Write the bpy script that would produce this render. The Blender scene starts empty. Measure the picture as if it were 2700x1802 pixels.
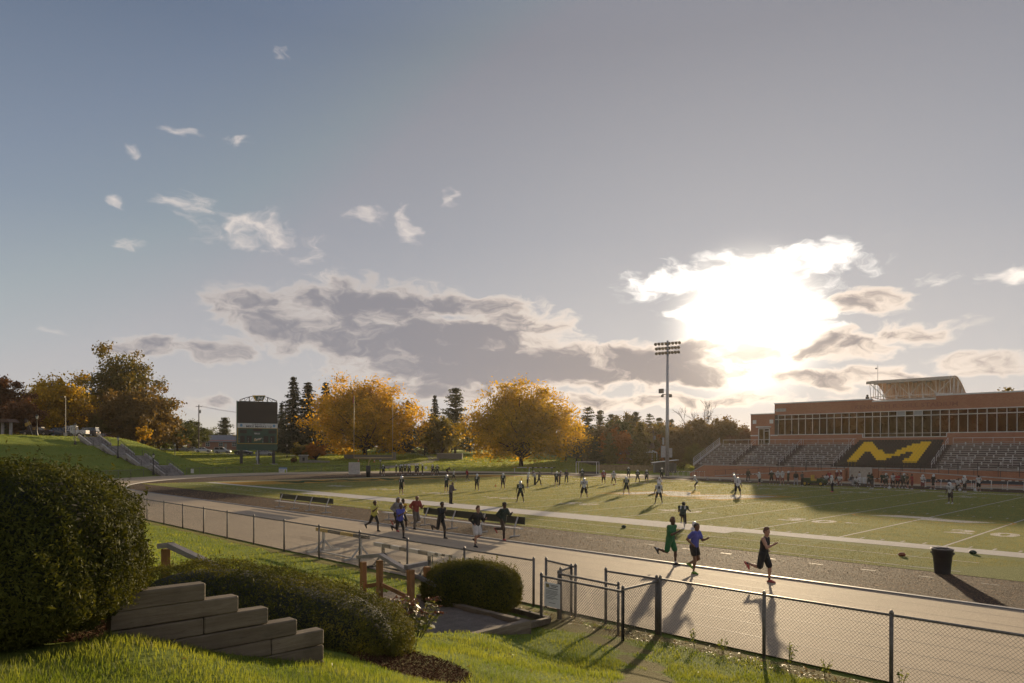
import bpy, math, random
import numpy as np
from mathutils import Vector, Matrix
random.seed(7); rng = np.random.default_rng(7)
sc = bpy.context.scene
COL = sc.collection
pi = math.pi
# ---------------------------------------------------------------- camera
FPX, HY, YAW, ROLL = 1848.66, 1189.07, -.7924, .0038
CAM = np.array([22.534, -36.1004, 4.245])
RT = np.array([math.cos(YAW), -math.sin(YAW), 0]); FW = np.array([math.sin(YAW), math.cos(YAW), 0])
cd = bpy.data.cameras.new('camera'); cam = bpy.data.objects.new('camera', cd); COL.objects.link(cam)
cd.lens = FPX * 36 / 2700; cd.sensor_width = 36; cd.shift_y = (HY - 901) / 2700
cd.clip_start = .05; cd.clip_end = 9000
cam.matrix_world = Matrix.Translation(CAM) @ Matrix.Rotation(-YAW, 4, 'Z') @ Matrix.Rotation(pi / 2, 4, 'X') @ Matrix.Rotation(ROLL, 4, 'Z')
sc.camera = cam
# ---------------------------------------------------------------- light
SUN_EL = math.radians(9.5)
SUN_H = np.array([-.4502, .8929])                       # horizontal direction towards the sun
SUN_DIR = np.array([SUN_H[0] * math.cos(SUN_EL), SUN_H[1] * math.cos(SUN_EL), math.sin(SUN_EL)])
ld = bpy.data.lights.new('sun', 'SUN'); sun = bpy.data.objects.new('sun', ld); COL.objects.link(sun)
ld.energy = 5.0; ld.angle = math.radians(1.0); ld.color = (1, .78, .50)
sun.rotation_euler = Vector(SUN_DIR).to_track_quat('Z', 'Y').to_euler()
sc.view_settings.view_transform = 'Standard'; sc.view_settings.look = 'None'
sc.view_settings.exposure = .64; sc.view_settings.gamma = 1; sc.view_settings.use_curve_mapping = False
sc.cycles.use_denoising = True
sc.cycles.max_bounces = 8; sc.cycles.transparent_max_bounces = 12
sc.cycles.sample_clamp_indirect = 4; sc.cycles.caustics_reflective = False; sc.cycles.caustics_refractive = False
# ---------------------------------------------------------------- sky
SKY_STRENGTH = .13
wd = bpy.data.worlds.new('World'); sc.world = wd; wd.use_nodes = True
nt = wd.node_tree; N = nt.nodes; L = nt.links; N.clear()
class NG:                                               # tiny node-graph helper
    def __init__(s, nt): s.nt = nt
    def n(s, t, **k):
        o = s.nt.nodes.new(t)
        for a, b in k.items(): setattr(o, a, b)
        return o
    def put(s, sock, v):
        if v is None: return
        if hasattr(v, 'links') or hasattr(v, 'is_linked'): s.nt.links.new(v, sock)
        else: sock.default_value = v
    def math(s, op, a, b=None, c=None, clamp=False):
        o = s.n('ShaderNodeMath', operation=op, use_clamp=clamp)
        for i, v in enumerate((a, b, c)): s.put(o.inputs[i], v)
        return o.outputs[0]
    def vec(s, op, a, b=None, c=None):
        o = s.n('ShaderNodeVectorMath', operation=op)
        for i, v in enumerate((a, b, c)):
            if v is not None: s.put(o.inputs[i], v)
        return o.outputs['Value'] if op in ('LENGTH', 'DOT_PRODUCT') else o.outputs[0]
    def rng(s, v, a, b, c=0., d=1., smooth=True):
        o = s.n('ShaderNodeMapRange', interpolation_type='SMOOTHSTEP' if smooth else 'LINEAR', clamp=True)
        for i, x in enumerate((v, a, b, c, d)): s.put(o.inputs[i], x)
        return o.outputs[0]
    def mix(s, f, a, b, blend='MIX'):
        o = s.n('ShaderNodeMix', data_type='RGBA', blend_type=blend)
        s.put(o.inputs[0], f)
        for i, v in ((6, a), (7, b)):
            s.put(o.inputs[i], (*v, 1) if isinstance(v, tuple) and len(v) == 3 else v)
        return o.outputs[2]
    def noise(s, vec, scale, detail=4, rough=.5, dist=0, out=0):
        o = s.n('ShaderNodeTexNoise')
        if vec is not None: s.put(o.inputs['Vector'], vec)
        o.inputs['Scale'].default_value = scale; o.inputs['Detail'].default_value = detail
        o.inputs['Roughness'].default_value = rough; o.inputs['Distortion'].default_value = dist
        return o.outputs[out]
def pix_dir(u, v):
    U, V = u - 1350, v - HY; c, s = math.cos(ROLL), math.sin(ROLL)
    a, b = c * U + s * V, -s * U + c * V
    return FW + RT * a / FPX - np.array([0, 0, 1]) * b / FPX
def az_el(u, v):                                        # azimuth (clockwise from +Y) and elevation, degrees
    d = pix_dir(u, v); return math.degrees(math.atan2(d[0], d[1])), math.degrees(math.atan2(d[2], math.hypot(d[0], d[1])))
g = NG(nt)
sky = g.n('ShaderNodeTexSky', sky_type='NISHITA', sun_disc=False, sun_elevation=SUN_EL,
          sun_rotation=math.atan2(SUN_H[0], SUN_H[1]), altitude=150, air_density=1.0, dust_density=2.0, ozone_density=1.6)
geo = g.n('ShaderNodeTexCoord').outputs['Generated']
sep = g.n('ShaderNodeSeparateXYZ'); L.new(geo, sep.inputs[0])
az = g.math('MULTIPLY', g.math('ARCTAN2', sep.outputs[0], sep.outputs[1]), 57.29578)
el = g.math('MULTIPLY', g.math('ARCSINE', sep.outputs[2]), 57.29578)
com = g.n('ShaderNodeCombineXYZ'); L.new(az, com.inputs[0]); L.new(el, com.inputs[1]); P0 = com.outputs[0]
# warp the coordinates so that the cloud banks get ragged outlines
def noise2(vec, detail, rough, out=0):
    o = g.n('ShaderNodeTexNoise', noise_dimensions='2D'); L.new(vec, o.inputs['Vector'])
    o.inputs['Scale'].default_value = 1; o.inputs['Detail'].default_value = detail; o.inputs['Roughness'].default_value = rough
    return o.outputs[out]
wn = noise2(g.vec('MULTIPLY', P0, (.17, .34, 0)), 3, .6, 1)
warp = g.vec('MULTIPLY', g.vec('SUBTRACT', wn, (.5, .5, .5)), (5.5, 2.6, 0))
PW = g.vec('ADD', P0, warp)
def blobs(lst):
    tot = None
    for (u, v, su, sv, w) in lst:
        a, e = az_el(u, v); a1, _ = az_el(u + su, v); _, e1 = az_el(u, v - sv)
        sa, se = abs(a1 - a), abs(e1 - e)
        q = g.vec('MULTIPLY_ADD', PW, (1 / sa, 1 / se, 0), (-a / sa, -e / se, 0))
        m = g.rng(g.vec('LENGTH', q), .15, 1.15, w, 0)
        tot = m if tot is None else g.math('MAXIMUM', tot, m)
    return tot
THIN = [(520, 535, 130, 75, .72), (650, 605, 240, 95, .8), (830, 640, 90, 70, .62), (955, 580, 75, 50, .66), (1065, 585, 62, 75, .8), (1210, 515, 32, 62, .55),
        (345, 640, 70, 42, .72), (480, 335, 90, 38, .66), (650, 380, 85, 45, .66), (750, 140, 60, 35, .45), (325, 535, 60, 28, .6), (335, 400, 55, 30, .5),
        (90, 860, 70, 22, .6), (860, 735, 90, 30, .66), (2650, 720, 120, 55, .85), (2490, 735, 150, 30, .6), (430, 990, 260, 22, .5)]
GREY = [(690, 815, 190, 80, .95), (960, 805, 300, 95, 1.05), (860, 880, 300, 85, .95), (1200, 800, 260, 60, .85), (1370, 860, 210, 62, .8), (1180, 905, 420, 92, 1.2), (1330, 970, 560, 84, 1.3),
        (1740, 962, 360, 78, 1.25), (1960, 925, 190, 42, .9), (2200, 915, 300, 50, .85), (2400, 880, 210, 45, .7), (2200, 1000, 420, 38, .8), (420, 922, 150, 40, .9), (590, 930, 100, 42, .8), (560, 1065, 110, 34, .75),
        (2290, 790, 170, 55, .8), (2620, 960, 260, 42, .7), (1650, 1060, 700, 34, .72), (1150, 1030, 330, 36, .8)]
SUNC = [(1990, 810, 330, 140, 1.05), (2080, 690, 360, 70, .72), (1790, 740, 270, 60, .7)]
thin, grey, sunc = blobs(THIN), blobs(GREY), blobs(SUNC)
nA = noise2(g.vec('MULTIPLY', PW, (.40, .80, 0)), 8, .58)
nB = noise2(g.vec('MULTIPLY', P0, (.07, .20, 0)), 3, .6)
nAs = g.math('MULTIPLY_ADD', nA, 1.5, -.75)
fill_cloud = g.rng(nB, .44, .66, 0, 1.05)                       # scattered cloud added outside the view to raise the fill light
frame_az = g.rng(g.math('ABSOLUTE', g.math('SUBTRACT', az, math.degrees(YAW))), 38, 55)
thin = g.math('MAXIMUM', thin, g.math('MULTIPLY', fill_cloud, frame_az))
nAs2 = g.math('MULTIPLY', nAs, .85)
dT = g.math('MULTIPLY', g.rng(g.math('ADD', thin, g.math('MULTIPLY', nAs2, 1.35)), .36, 1.25), g.rng(thin, .02, .25))
dG = g.math('MULTIPLY', g.rng(g.math('ADD', grey, g.math('MULTIPLY', nAs, .9)), .12, .72), g.rng(grey, .02, .2))
core = g.rng(g.math('ADD', grey, g.math('MULTIPLY', nAs, 1.0)), .22, 1.05)
dS = g.math('MULTIPLY', g.rng(g.math('ADD', sunc, g.math('MULTIPLY', nAs, 1.25)), .15, 1.2), g.rng(sunc, .02, .25))
# closeness to the sun
nrm = g.vec('NORMALIZE', geo); cs = g.vec('DOT_PRODUCT', nrm, tuple(SUN_DIR))
ang = g.math('MULTIPLY', g.math('ARCCOSINE', g.math('MINIMUM', cs, .999999)), 57.29578)
near = g.rng(ang, 3, 30, 1, 0)
glow = g.math('POWER', g.rng(ang, .2, 8.6, 1, 0), 2.4)
halo = g.math('POWER', g.rng(ang, 0, 52, 1, 0), 1.8)
# hazy base: the Nishita sky under the thin grey haze of the evening
low = g.vec('MINIMUM', sky.outputs[0], (3.6, 3.3, 3.1))
ramp = g.n('ShaderNodeValToRGB'); L.new(g.math('DIVIDE', el, 60., clamp=True), ramp.inputs[0])
cr = ramp.color_ramp; cr.elements[0].position = 0; cr.elements[0].color = (2.65, 2.55, 2.5, 1); cr.elements[1].position = 1; cr.elements[1].color = (.40, .60, 1.15, 1)
for p, c in ((.12, (1.98, 2.05, 2.22)), (.28, (1.14, 1.31, 1.64)), (.5, (.54, .68, 1.0))):
    e = cr.elements.new(p); e.color = (*c, 1)
base = g.mix(.82, low, ramp.outputs[0])
lit = g.mix(near, g.mix(frame_az, (4.3, 3.75, 3.4), (8.2, 7.2, 6.4)), (8.5, 7.6, 6.6))  # cloud outside the view is made brighter for extra fill light
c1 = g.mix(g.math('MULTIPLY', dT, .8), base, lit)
gcol = g.mix(core, g.mix(near, (3.5, 3.1, 2.8), (7.2, 5.9, 4.7)), g.mix(near, (1.22, 1.20, 1.36), (1.5, 1.32, 1.32)))
c3 = g.mix(g.math('MULTIPLY', dS, .95), c1, (9.5, 8.8, 8.0))
ha = g.n('ShaderNodeCombineXYZ')
for i, k in enumerate((.62, .52, .40)): L.new(g.math('MULTIPLY', halo, k), ha.inputs[i])
c3 = g.vec('ADD', c3, ha.outputs[0])
gl = g.n('ShaderNodeCombineXYZ')
for i, k in enumerate((16., 14.2, 11.5)): L.new(g.math('MULTIPLY', glow, k), gl.inputs[i])
c3 = g.vec('ADD', c3, gl.outputs[0])
c4 = g.mix(g.math('MULTIPLY', dG, .92), c3, gcol)
c4 = g.vec('ADD', c4, g.vec('MULTIPLY', gl.outputs[0], (.22, .2, .18)))
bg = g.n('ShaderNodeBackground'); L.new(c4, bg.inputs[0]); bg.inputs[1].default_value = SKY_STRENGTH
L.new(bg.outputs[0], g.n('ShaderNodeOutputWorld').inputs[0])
# ================================================================ helpers
def G(u, v, z=0.):                                      # photo pixel -> point on the level z
    d = pix_dir(u, v); return CAM + d * ((z - CAM[2]) / d[2])
def DP(u, v, D): return CAM + pix_dir(u, v) * D         # photo pixel at a depth
def PY(u, v, Y):
    d = pix_dir(u, v); return CAM + d * ((Y - CAM[1]) / d[1])
def raw_mesh(name, V, F, fmat=None):                    # F: (n,3) or (n,4) array, or list of tuples
    me = bpy.data.meshes.new(name)
    if isinstance(F, np.ndarray):
        V = np.asarray(V, np.float32); n, k = F.shape
        me.vertices.add(len(V)); me.vertices.foreach_set('co', V.ravel())
        me.loops.add(n * k); me.loops.foreach_set('vertex_index', F.astype(np.int32).ravel())
        me.polygons.add(n); me.polygons.foreach_set('loop_start', np.arange(0, n * k, k, dtype=np.int32))
        if fmat is not None: me.polygons.foreach_set('material_index', np.asarray(fmat, np.int32))
        me.update(calc_edges=True)
    else:
        me.from_pydata([tuple(map(float, v)) for v in V], [], F)
        if fmat is not None: me.polygons.foreach_set('material_index', list(fmat))
    return me
def link(name, me, parent=None, mats=(), smooth=False):
    o = bpy.data.objects.new(name, me); COL.objects.link(o)
    if parent is not None: o.parent = parent
    for m in (mats if isinstance(mats, (list, tuple)) else [mats]): me.materials.append(m)
    if smooth: me.polygons.foreach_set('use_smooth', [True] * len(me.polygons))
    return o
def tag(o, label=None, cat=None, group=None, kind=None):
    if label: o['label'] = label
    if cat: o['category'] = cat
    if group: o['group'] = group
    if kind: o['kind'] = kind
    return o
def thing(name, loc, label, cat, rz=0., group=None):
    o = bpy.data.objects.new(name, None); COL.objects.link(o); o.empty_display_size = .2
    o.location = [float(a) for a in loc]; o.rotation_euler = (0, 0, rz)
    return tag(o, label, cat, group)
def dup(root, loc, rz=None, label=None, scale=None):
    def cp(o, par):
        c = o.copy(); COL.objects.link(c); c.parent = par
        for ch in o.children: cp(ch, c)
        return c
    r = cp(root, None); r.location = [float(a) for a in loc]
    if rz is not None: r.rotation_euler = (0, 0, rz)
    if label: r['label'] = label
    if scale is not None: r.scale = scale if isinstance(scale, tuple) else (scale,) * 3
    return r
class MB:
    def __init__(s): s.v = []; s.f = []; s.m = []; s.cm = 0
    def add(s, vs, fs):
        o = len(s.v); s.v += [tuple(float(a) for a in v) for v in vs]
        s.f += [tuple(i + o for i in f) for f in fs]; s.m += [s.cm] * len(fs); return s
    def box(s, c, d, rz=0., M=None):
        x, y, z = (a / 2 for a in d)
        vs = [Vector((i, j, k)) for i in (-x, x) for j in (-y, y) for k in (-z, z)]
        R = Matrix.Rotation(rz, 3, 'Z') if M is None else M
        c = Vector([float(a) for a in c])
        return s.add([R @ v + c for v in vs], [(0, 1, 3, 2), (4, 6, 7, 5), (0, 4, 5, 1), (2, 3, 7, 6), (0, 2, 6, 4), (1, 5, 7, 3)])
    def b2(s, x0, x1, y0, y1, z0, z1): return s.box(((x0 + x1) / 2, (y0 + y1) / 2, (z0 + z1) / 2), (x1 - x0, y1 - y0, z1 - z0))
    def bar(s, a, b, w, h=None, up=(0, 0, 1)):
        a, b = Vector([float(q) for q in a]), Vector([float(q) for q in b]); h = h or w
        t = (b - a).normalized(); u = Vector(up)
        if abs(t.dot(u)) > .99: u = Vector((0, 1, 0))
        sd = t.cross(u).normalized(); u = sd.cross(t)
        vs = [p + sd * (i * w / 2) + u * (j * h / 2) for p in (a, b) for i, j in ((-1, -1), (1, -1), (1, 1), (-1, 1))]
        return s.add(vs, [(0, 1, 2, 3), (7, 6, 5, 4), (0, 4, 5, 1), (1, 5, 6, 2), (2, 6, 7, 3), (3, 7, 4, 0)])
    def tube(s, pts, r, n=6):
        pts = [Vector([float(q) for q in p]) for p in pts]; rs = r if isinstance(r, (list, tuple)) else [r] * len(pts)
        vs = []; fs = []; pu = None
        for i, p in enumerate(pts):
            t = (pts[min(i + 1, len(pts) - 1)] - pts[max(i - 1, 0)]).normalized()
            if pu is None: pu = Vector((0, 0, 1)) if abs(t.z) < .9 else Vector((1, 0, 0))
            sd = t.cross(pu).normalized(); pu = sd.cross(t).normalized()
            vs += [p + (sd * math.cos(2 * pi * k / n) + pu * math.sin(2 * pi * k / n)) * rs[i] for k in range(n)]
        for i in range(len(pts) - 1):
            for k in range(n):
                a, b = i * n + k, i * n + (k + 1) % n; fs.append((a, b, b + n, a + n))
        fs += [tuple(range(n))[::-1], tuple(range((len(pts) - 1) * n, len(pts) * n))]
        return s.add(vs, fs)
    def lathe(s, prof, n=12, c=(0, 0, 0)):
        vs = [(c[0] + r * math.cos(2 * pi * k / n), c[1] + r * math.sin(2 * pi * k / n), c[2] + z) for r, z in prof for k in range(n)]
        fs = [(i * n + k, i * n + (k + 1) % n, (i + 1) * n + (k + 1) % n, (i + 1) * n + k) for i in range(len(prof) - 1) for k in range(n)]
        fs += [tuple(range(n))[::-1], tuple(range((len(prof) - 1) * n, len(prof) * n))]
        return s.add(vs, fs)
    def prism(s, pts, a, b, axis=2):                    # polygon extruded along an axis
        def mk(p, h):
            return {2: (p[0], p[1], h), 1: (p[0], h, p[1]), 0: (h, p[0], p[1])}[axis]
        n = len(pts)
        return s.add([mk(p, a) for p in pts] + [mk(p, b) for p in pts],
                     [tuple(range(n))[::-1], tuple(range(n, 2 * n))] + [(i, (i + 1) % n, n + (i + 1) % n, n + i) for i in range(n)])
    def build(s, name, mats, parent=None, smooth=False, label=None):
        me = raw_mesh(name, s.v, s.f, s.m); o = link(name, me, parent, mats, smooth)
        if label: o['label'] = label
        return o
_mats = {}
def MAT(name, col, rough=.7, col2=None, scale=4., detail=5, mixr=(.35, .65), bump=0., bscale=40., metal=0., spec=.5, trans=0., tcol=None, attr=None, coat=0.):
    if name in _mats: return _mats[name]
    m = bpy.data.materials.new(name); m.use_nodes = True; t = m.node_tree; g = NG(t)
    b = t.nodes['Principled BSDF']; out = t.nodes['Material Output']
    b.inputs['Roughness'].default_value = rough; b.inputs['Metallic'].default_value = metal
    b.inputs['Specular IOR Level'].default_value = spec; b.inputs['Coat Weight'].default_value = coat
    co = g.n('ShaderNodeTexCoord').outputs['Object']
    if col2 is None: col2 = tuple(c * .82 for c in col)
    f = g.rng(g.noise(co, scale, detail, .6), *mixr)
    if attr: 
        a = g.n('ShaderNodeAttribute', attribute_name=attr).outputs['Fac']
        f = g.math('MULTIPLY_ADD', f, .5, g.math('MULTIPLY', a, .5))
    c = g.mix(f, tuple(col), tuple(col2)); t.links.new(c, b.inputs['Base Color'])
    if bump:
        bn = g.n('ShaderNodeBump'); bn.inputs['Strength'].default_value = bump; bn.inputs['Distance'].default_value = .02
        t.links.new(g.noise(co, bscale, 5, .65), bn.inputs['Height']); t.links.new(bn.outputs[0], b.inputs['Normal'])
    if trans:
        tr = g.n('ShaderNodeBsdfTranslucent'); ms = g.n('ShaderNodeMixShader'); ms.inputs[0].default_value = trans
        t.links.new(g.mix(1., c, tuple(tcol or (1.6, 1.4, .7)), 'MULTIPLY'), tr.inputs[0])
        t.links.new(b.outputs[0], ms.inputs[1]); t.links.new(tr.outputs[0], ms.inputs[2]); t.links.new(ms.outputs[0], out.inputs[0])
    _mats[name] = m; return m
_fontc = {}
def text_mesh(s, size=1., bold=.0, extrude=.0, align='CENTER', shear=0.):
    k = (s, size, bold, extrude, align, shear)
    if k in _fontc: return _fontc[k]
    cu = bpy.data.curves.new('lettering', 'FONT'); cu.body = s; cu.size = size; cu.offset = bold; cu.extrude = extrude
    cu.align_x = align; cu.align_y = 'BOTTOM_BASELINE'; cu.shear = shear; cu.resolution_u = 2
    o = bpy.data.objects.new('lettering', cu); COL.objects.link(o); bpy.context.view_layer.update()
    me = bpy.data.meshes.new_from_object(o.evaluated_get(bpy.context.evaluated_depsgraph_get()))
    me.materials.clear()
    bpy.data.objects.remove(o); bpy.data.curves.remove(cu)
    V = np.empty(len(me.vertices) * 3, np.float32); me.vertices.foreach_get('co', V)
    F = [tuple(p.vertices) for p in me.polygons]; bpy.data.meshes.remove(me)
    _fontc[k] = (V.reshape(-1, 3), F); return _fontc[k]
def put_text(mb, s, org, ex, ey, size, bold=0., w=None, shear=0., align='CENTER'):
    """flat lettering: org = middle of the base line, ex/ey = reading and up directions; w squeezes to a total width"""
    V, F = text_mesh(s, 1., bold, 0., align, shear); V = V.copy()
    sx = size if w is None else w / max(1e-6, V[:, 0].max() - V[:, 0].min())
    sy = size / .72
    ex, ey, org = (np.array(a, float) for a in (ex, ey, org))
    if w is not None: V[:, 0] -= (V[:, 0].max() + V[:, 0].min()) / 2
    P = org + V[:, :1] * sx * ex + V[:, 1:2] * sy * ey
    mb.add(P.tolist(), F)
# ================================================================ terrain, track, field
TCX, TCY, TR = -53.4, 24.4, 37.6                        # left bend of the track
def sstep(a, b, x): t = np.clip((x - a) / (b - a), 0, 1); return t * t * (3 - 2 * t)
def outside(x, y):                                      # metres outside the track fence
    bend = np.hypot((x - TCX) * 46.6 / 49., y - TCY) - 46.6
    return np.where(x < TCX, bend, np.abs(y - TCY) - 46.6)
_ny = np.array([-300, -60, -45, -37, -35.2, -33.6, -32, -30, -28, -26, -24, -22.9, -22.4])
_nz = np.array([4.2, 3.2, 2.9, 2.70, 2.60, 2.28, 1.78, 1.25, .80, .42, .13, .02, 0.])
def ZT(x, y):
    x = np.asarray(x, float); y = np.asarray(y, float)
    o = np.maximum(outside(x, y), 0)
    th = np.degrees(np.arctan2(y - TCY, x - TCX)) % 360
    k = sstep(182, 199, th) * (1 - sstep(300, 330, th))
    oo = np.clip(o - .3, 0, 20.0); fr = (oo / 5.67) % 1
    hill = .62 * 1.6 * (np.floor(oo / 5.67) + sstep(0, .55, fr)) + .38 * oo * 6.4 / 20. + .012 * np.maximum(o - 20.2, 0)
    low = .055 * np.minimum(o, 45) + .10 * np.sin(2 * pi * o / 9.) * sstep(0, 6, o) * (1 - sstep(35, 50, o)) + .022 * np.clip(o - 45, 0, 150)
    farside = .012 * np.clip(o - 30, 0, 200)
    left = hill * k + low * (1 - k)
    z = np.where(x < TCX, left, 0.)
    z = np.where((x < TCX) & (th < 150), low * sstep(100, 150, th) + farside * (1 - sstep(100, 150, th)), z)
    z = np.where((x >= TCX) & (y > TCY), farside, z)
    nearz = np.interp(y, _ny, _nz) * np.where(y < TCY, 1, 0)
    bl = sstep(-75, -30, x)
    z = np.where(y < TCY, np.where(x < TCX, left, hill * .8) * (1 - bl) + nearz * bl, z)
    pad = sstep(7.2, 8.0, x) * (1 - sstep(11.95, 12.05, x)) * sstep(-28.3, -27.9, y) * (1 - sstep(-25.35, -25.2, y))
    z = z * (1 - pad) + .46 * pad
    z = z + .18 * np.exp(-((x - 15.95) ** 2 / .45 + (y + 34.25) ** 2 / .55))
    und = .05 * np.sin(x * 1.3 + 1.7 * np.sin(y * .5)) * np.sin(y * 1.1) * sstep(0, 4, o) * (1 - sstep(30, 60, o))
    return z + und - .025 * (1 - sstep(.0, .6, o)) 
def T(u, v, t0=4., t1=900.):                            # photo pixel -> where its ray meets the terrain
    d = pix_dir(u, v); t = np.concatenate([np.arange(t0, 60, .05), np.arange(60, t1, .25)])
    p = CAM + d * t[:, None]; below = p[:, 2] < ZT(p[:, 0], p[:, 1])
    i = int(np.argmax(below)) if below.any() else len(t) - 1
    q = p[i]; q[2] = float(ZT(q[0], q[1])); return q
def axis(parts):
    out = []
    for a, b, s in parts: out.append(np.arange(a, b, s))
    return np.unique(np.concatenate(out + [np.array([parts[-1][1]])]))
gx = axis([(-4000, -600, 400), (-600, -260, 20), (-260, -140, 4), (-140, -84, 1.2), (-84, -24, 2.5), (-24, 4, .7), (4, 27, .22), (27, 60, 2), (60, 300, 20), (300, 4000, 400)])
gy = axis([(-4000, -300, 400), (-300, -80, 15), (-80, -40, 2.), (-40, -21.6, .22), (-21.6, 40, 1.2), (40, 110, 3), (110, 300, 12), (300, 4000, 350)])
XX, YY = np.meshgrid(gx, gy, indexing='ij'); ZZ = ZT(XX, YY)
nx, ny = XX.shape; idx = np.arange(nx * ny).reshape(nx, ny)
F = np.stack([idx[:-1, :-1], idx[1:, :-1], idx[1:, 1:], idx[:-1, 1:]], -1).reshape(-1, 4)
me = raw_mesh('ground', np.stack([XX, YY, ZZ], -1).reshape(-1, 3), F)
# bare earth: worn path by the gate, the strip under the fence and the beds
PATH = [G(1300, 1600, .2), np.array([14.0, -24.1, 0]), np.array([15.6, -26.2, 0]), np.array([17.4, -28.3, 0]), np.array([19.5, -30.5, 0])]
MUL1 = T(190, 1648); MUL2 = T(1075, 1748)
def seg_d(x, y, pts):
    d = np.full(np.shape(x), 1e9)
    for a, b in zip(pts[:-1], pts[1:]):
        ax, ay, bx, by = a[0], a[1], b[0], b[1]; l2 = (bx - ax) ** 2 + (by - ay) ** 2
        t = np.clip(((x - ax) * (bx - ax) + (y - ay) * (by - ay)) / l2, 0, 1)
        d = np.minimum(d, np.hypot(x - ax - t * (bx - ax), y - ay - t * (by - ay)))
    return d
def dirt(x, y):
    x = np.asarray(x, float); y = np.asarray(y, float)
    w = .25 * np.sin(x * 3.1 + y) + .2 * np.sin(y * 4.3 - x * 1.7) + .15 * np.sin(x * 9 + y * 7)
    d = 1 - sstep(.12, .62, seg_d(x, y, PATH) + w * .8)
    d = np.maximum(d, (1 - sstep(.10, .55, np.abs(y + 22.45) + w * .6)) * sstep(-30, -20, x))
    d = np.maximum(d, 1 - sstep(.6, 1.1, np.hypot((x - 11.4) * .6, (y + 23.5)) + w * .5))
    d = np.maximum(d, .9 * (1 - sstep(.4, .9, np.hypot((x - 12.9) / 1.4, (y + 22.9) / .8) + w * .5)))
    d = np.maximum(d, 1 - sstep(.85, 1.12, np.hypot((x - MUL1[0]) / 1.5, (y - MUL1[1]) / .8) + w * .2))    # mulch by the big yew
    d = np.maximum(d, 1 - sstep(.8, 1.1, np.hypot((x - MUL2[0]) / 1.0, (y - MUL2[1]) / .75) + w * .2))       # mulch by the hedge end
    return d
at = me.attributes.new('dirt', 'FLOAT', 'POINT'); at.data.foreach_set('value', dirt(XX, YY).ravel().astype(np.float32))
def ground_mat():
    m = bpy.data.materials.new('lawn'); m.use_nodes = True; t = m.node_tree; g = NG(t); b = t.nodes['Principled BSDF']
    co = g.n('ShaderNodeTexCoord').outputs['Object']
    n1 = g.noise(co, .35, 5, .6); n2 = g.noise(co, 9., 6, .7); n3 = g.noise(co, 60., 3, .6)
    c = g.mix(g.rng(n1, .3, .7), (.085, .125, .022), (.12, .145, .030))
    c = g.mix(g.rng(n2, .35, .75), c, (.060, .095, .018)); c = g.mix(g.rng(n3, .55, .8, 0, .5), c, (.17, .17, .05))
    a = g.n('ShaderNodeAttribute', attribute_name='dirt').outputs['Fac']
    d = g.mix(g.rng(n2, .3, .7), (.065, .040, .024), (.115, .074, .044)); d = g.mix(g.rng(g.noise(co, 45, 4, .7), .5, .7), d, (.05, .03, .02))
    af = g.rng(g.math('ADD', a, g.math('MULTIPLY_ADD', n2, .6, -.3)), .35, .75)
    t.links.new(g.mix(af, c, d), b.inputs['Base Color']); b.inputs['Roughness'].default_value = .9; b.inputs['Specular IOR Level'].default_value = .05
    b.inputs['Sheen Weight'].default_value = .35; b.inputs['Sheen Roughness'].default_value = .6; b.inputs['Sheen Tint'].default_value = (.45, .5, .12, 1)
    bn = g.n('ShaderNodeBump'); bn.inputs['Strength'].default_value = .8; bn.inputs['Distance'].default_value = .05
    t.links.new(g.noise(co, 30, 6, .75), bn.inputs['Height']); t.links.new(bn.outputs[0], b.inputs['Normal'])
    return m
tag(link('ground', me, None, ground_mat(), True), kind='structure')
# ---- track ring
def ring(off, x_end=46., n=48):                         # a line parallel to the track kerb
    p = [(x_end, TCY - TR - off)]
    for i in range(n + 1):
        a = -pi / 2 - pi * i / n; k = 1 + .05 * max(0, off) / 9. * abs(math.cos(a))
        p.append((TCX + (TR + off) * k * math.cos(a), TCY + (TR + off) * math.sin(a)))
    p.append((x_end, TCY + TR + off)); return p
def strip(a, b, z): 
    n = len(a); return [(x, y, z) for x, y in a] + [(x, y, z) for x, y in b], [(i, i + 1, n + i + 1, n + i) for i in range(n - 1)]
def surf_mat(name, c1, c2, scale, bump, bscale, rough, spec=.5, speck=None, sheen=None):
    m = bpy.data.materials.new(name); m.use_nodes = True; t = m.node_tree; g = NG(t); b = t.nodes['Principled BSDF']
    co = g.n('ShaderNodeTexCoord').outputs['Object']
    c = g.mix(g.rng(g.noise(co, scale, 6, .65), .3, .7), c1, c2)
    c = g.mix(g.rng(g.noise(co, .25, 4, .6), .35, .7, 0, .35), c, tuple(k * .7 for k in c1))
    vn = g.n('ShaderNodeTexVoronoi'); vn.inputs['Scale'].default_value = bscale; t.links.new(co, vn.inputs['Vector'])
    if speck:
        c = g.mix(g.rng(g.n('ShaderNodeSeparateXYZ') and vn.outputs['Color'], .72, .95, 0, 1), c, speck)
    t.links.new(c, b.inputs['Base Color'])
    b.inputs['Roughness'].default_value = rough; b.inputs['Specular IOR Level'].default_value = spec
    if sheen: b.inputs['Sheen Weight'].default_value = .4; b.inputs['Sheen Roughness'].default_value = .6; b.inputs['Sheen Tint'].default_value = (*sheen, 1)
    bn = g.n('ShaderNodeBump'); bn.inputs['Strength'].default_value = bump; bn.inputs['Distance'].default_value = .03
    h = g.math('ADD', vn.outputs['Distance'], g.noise(co, bscale * 2, 3, .6))
    t.links.new(h, bn.inputs['Height']); t.links.new(bn.outputs[0], b.inputs['Normal'])
    return m
m_track = surf_mat('track_surface', (.36, .285, .195), (.44, .35, .245), 14, .3, 90, .8, .15)
m_crumb = surf_mat('rubber_crumb', (.036, .025, .018), (.08, .05, .031), 6, 1.0, 16, .9, .12, (.26, .15, .07))
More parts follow.
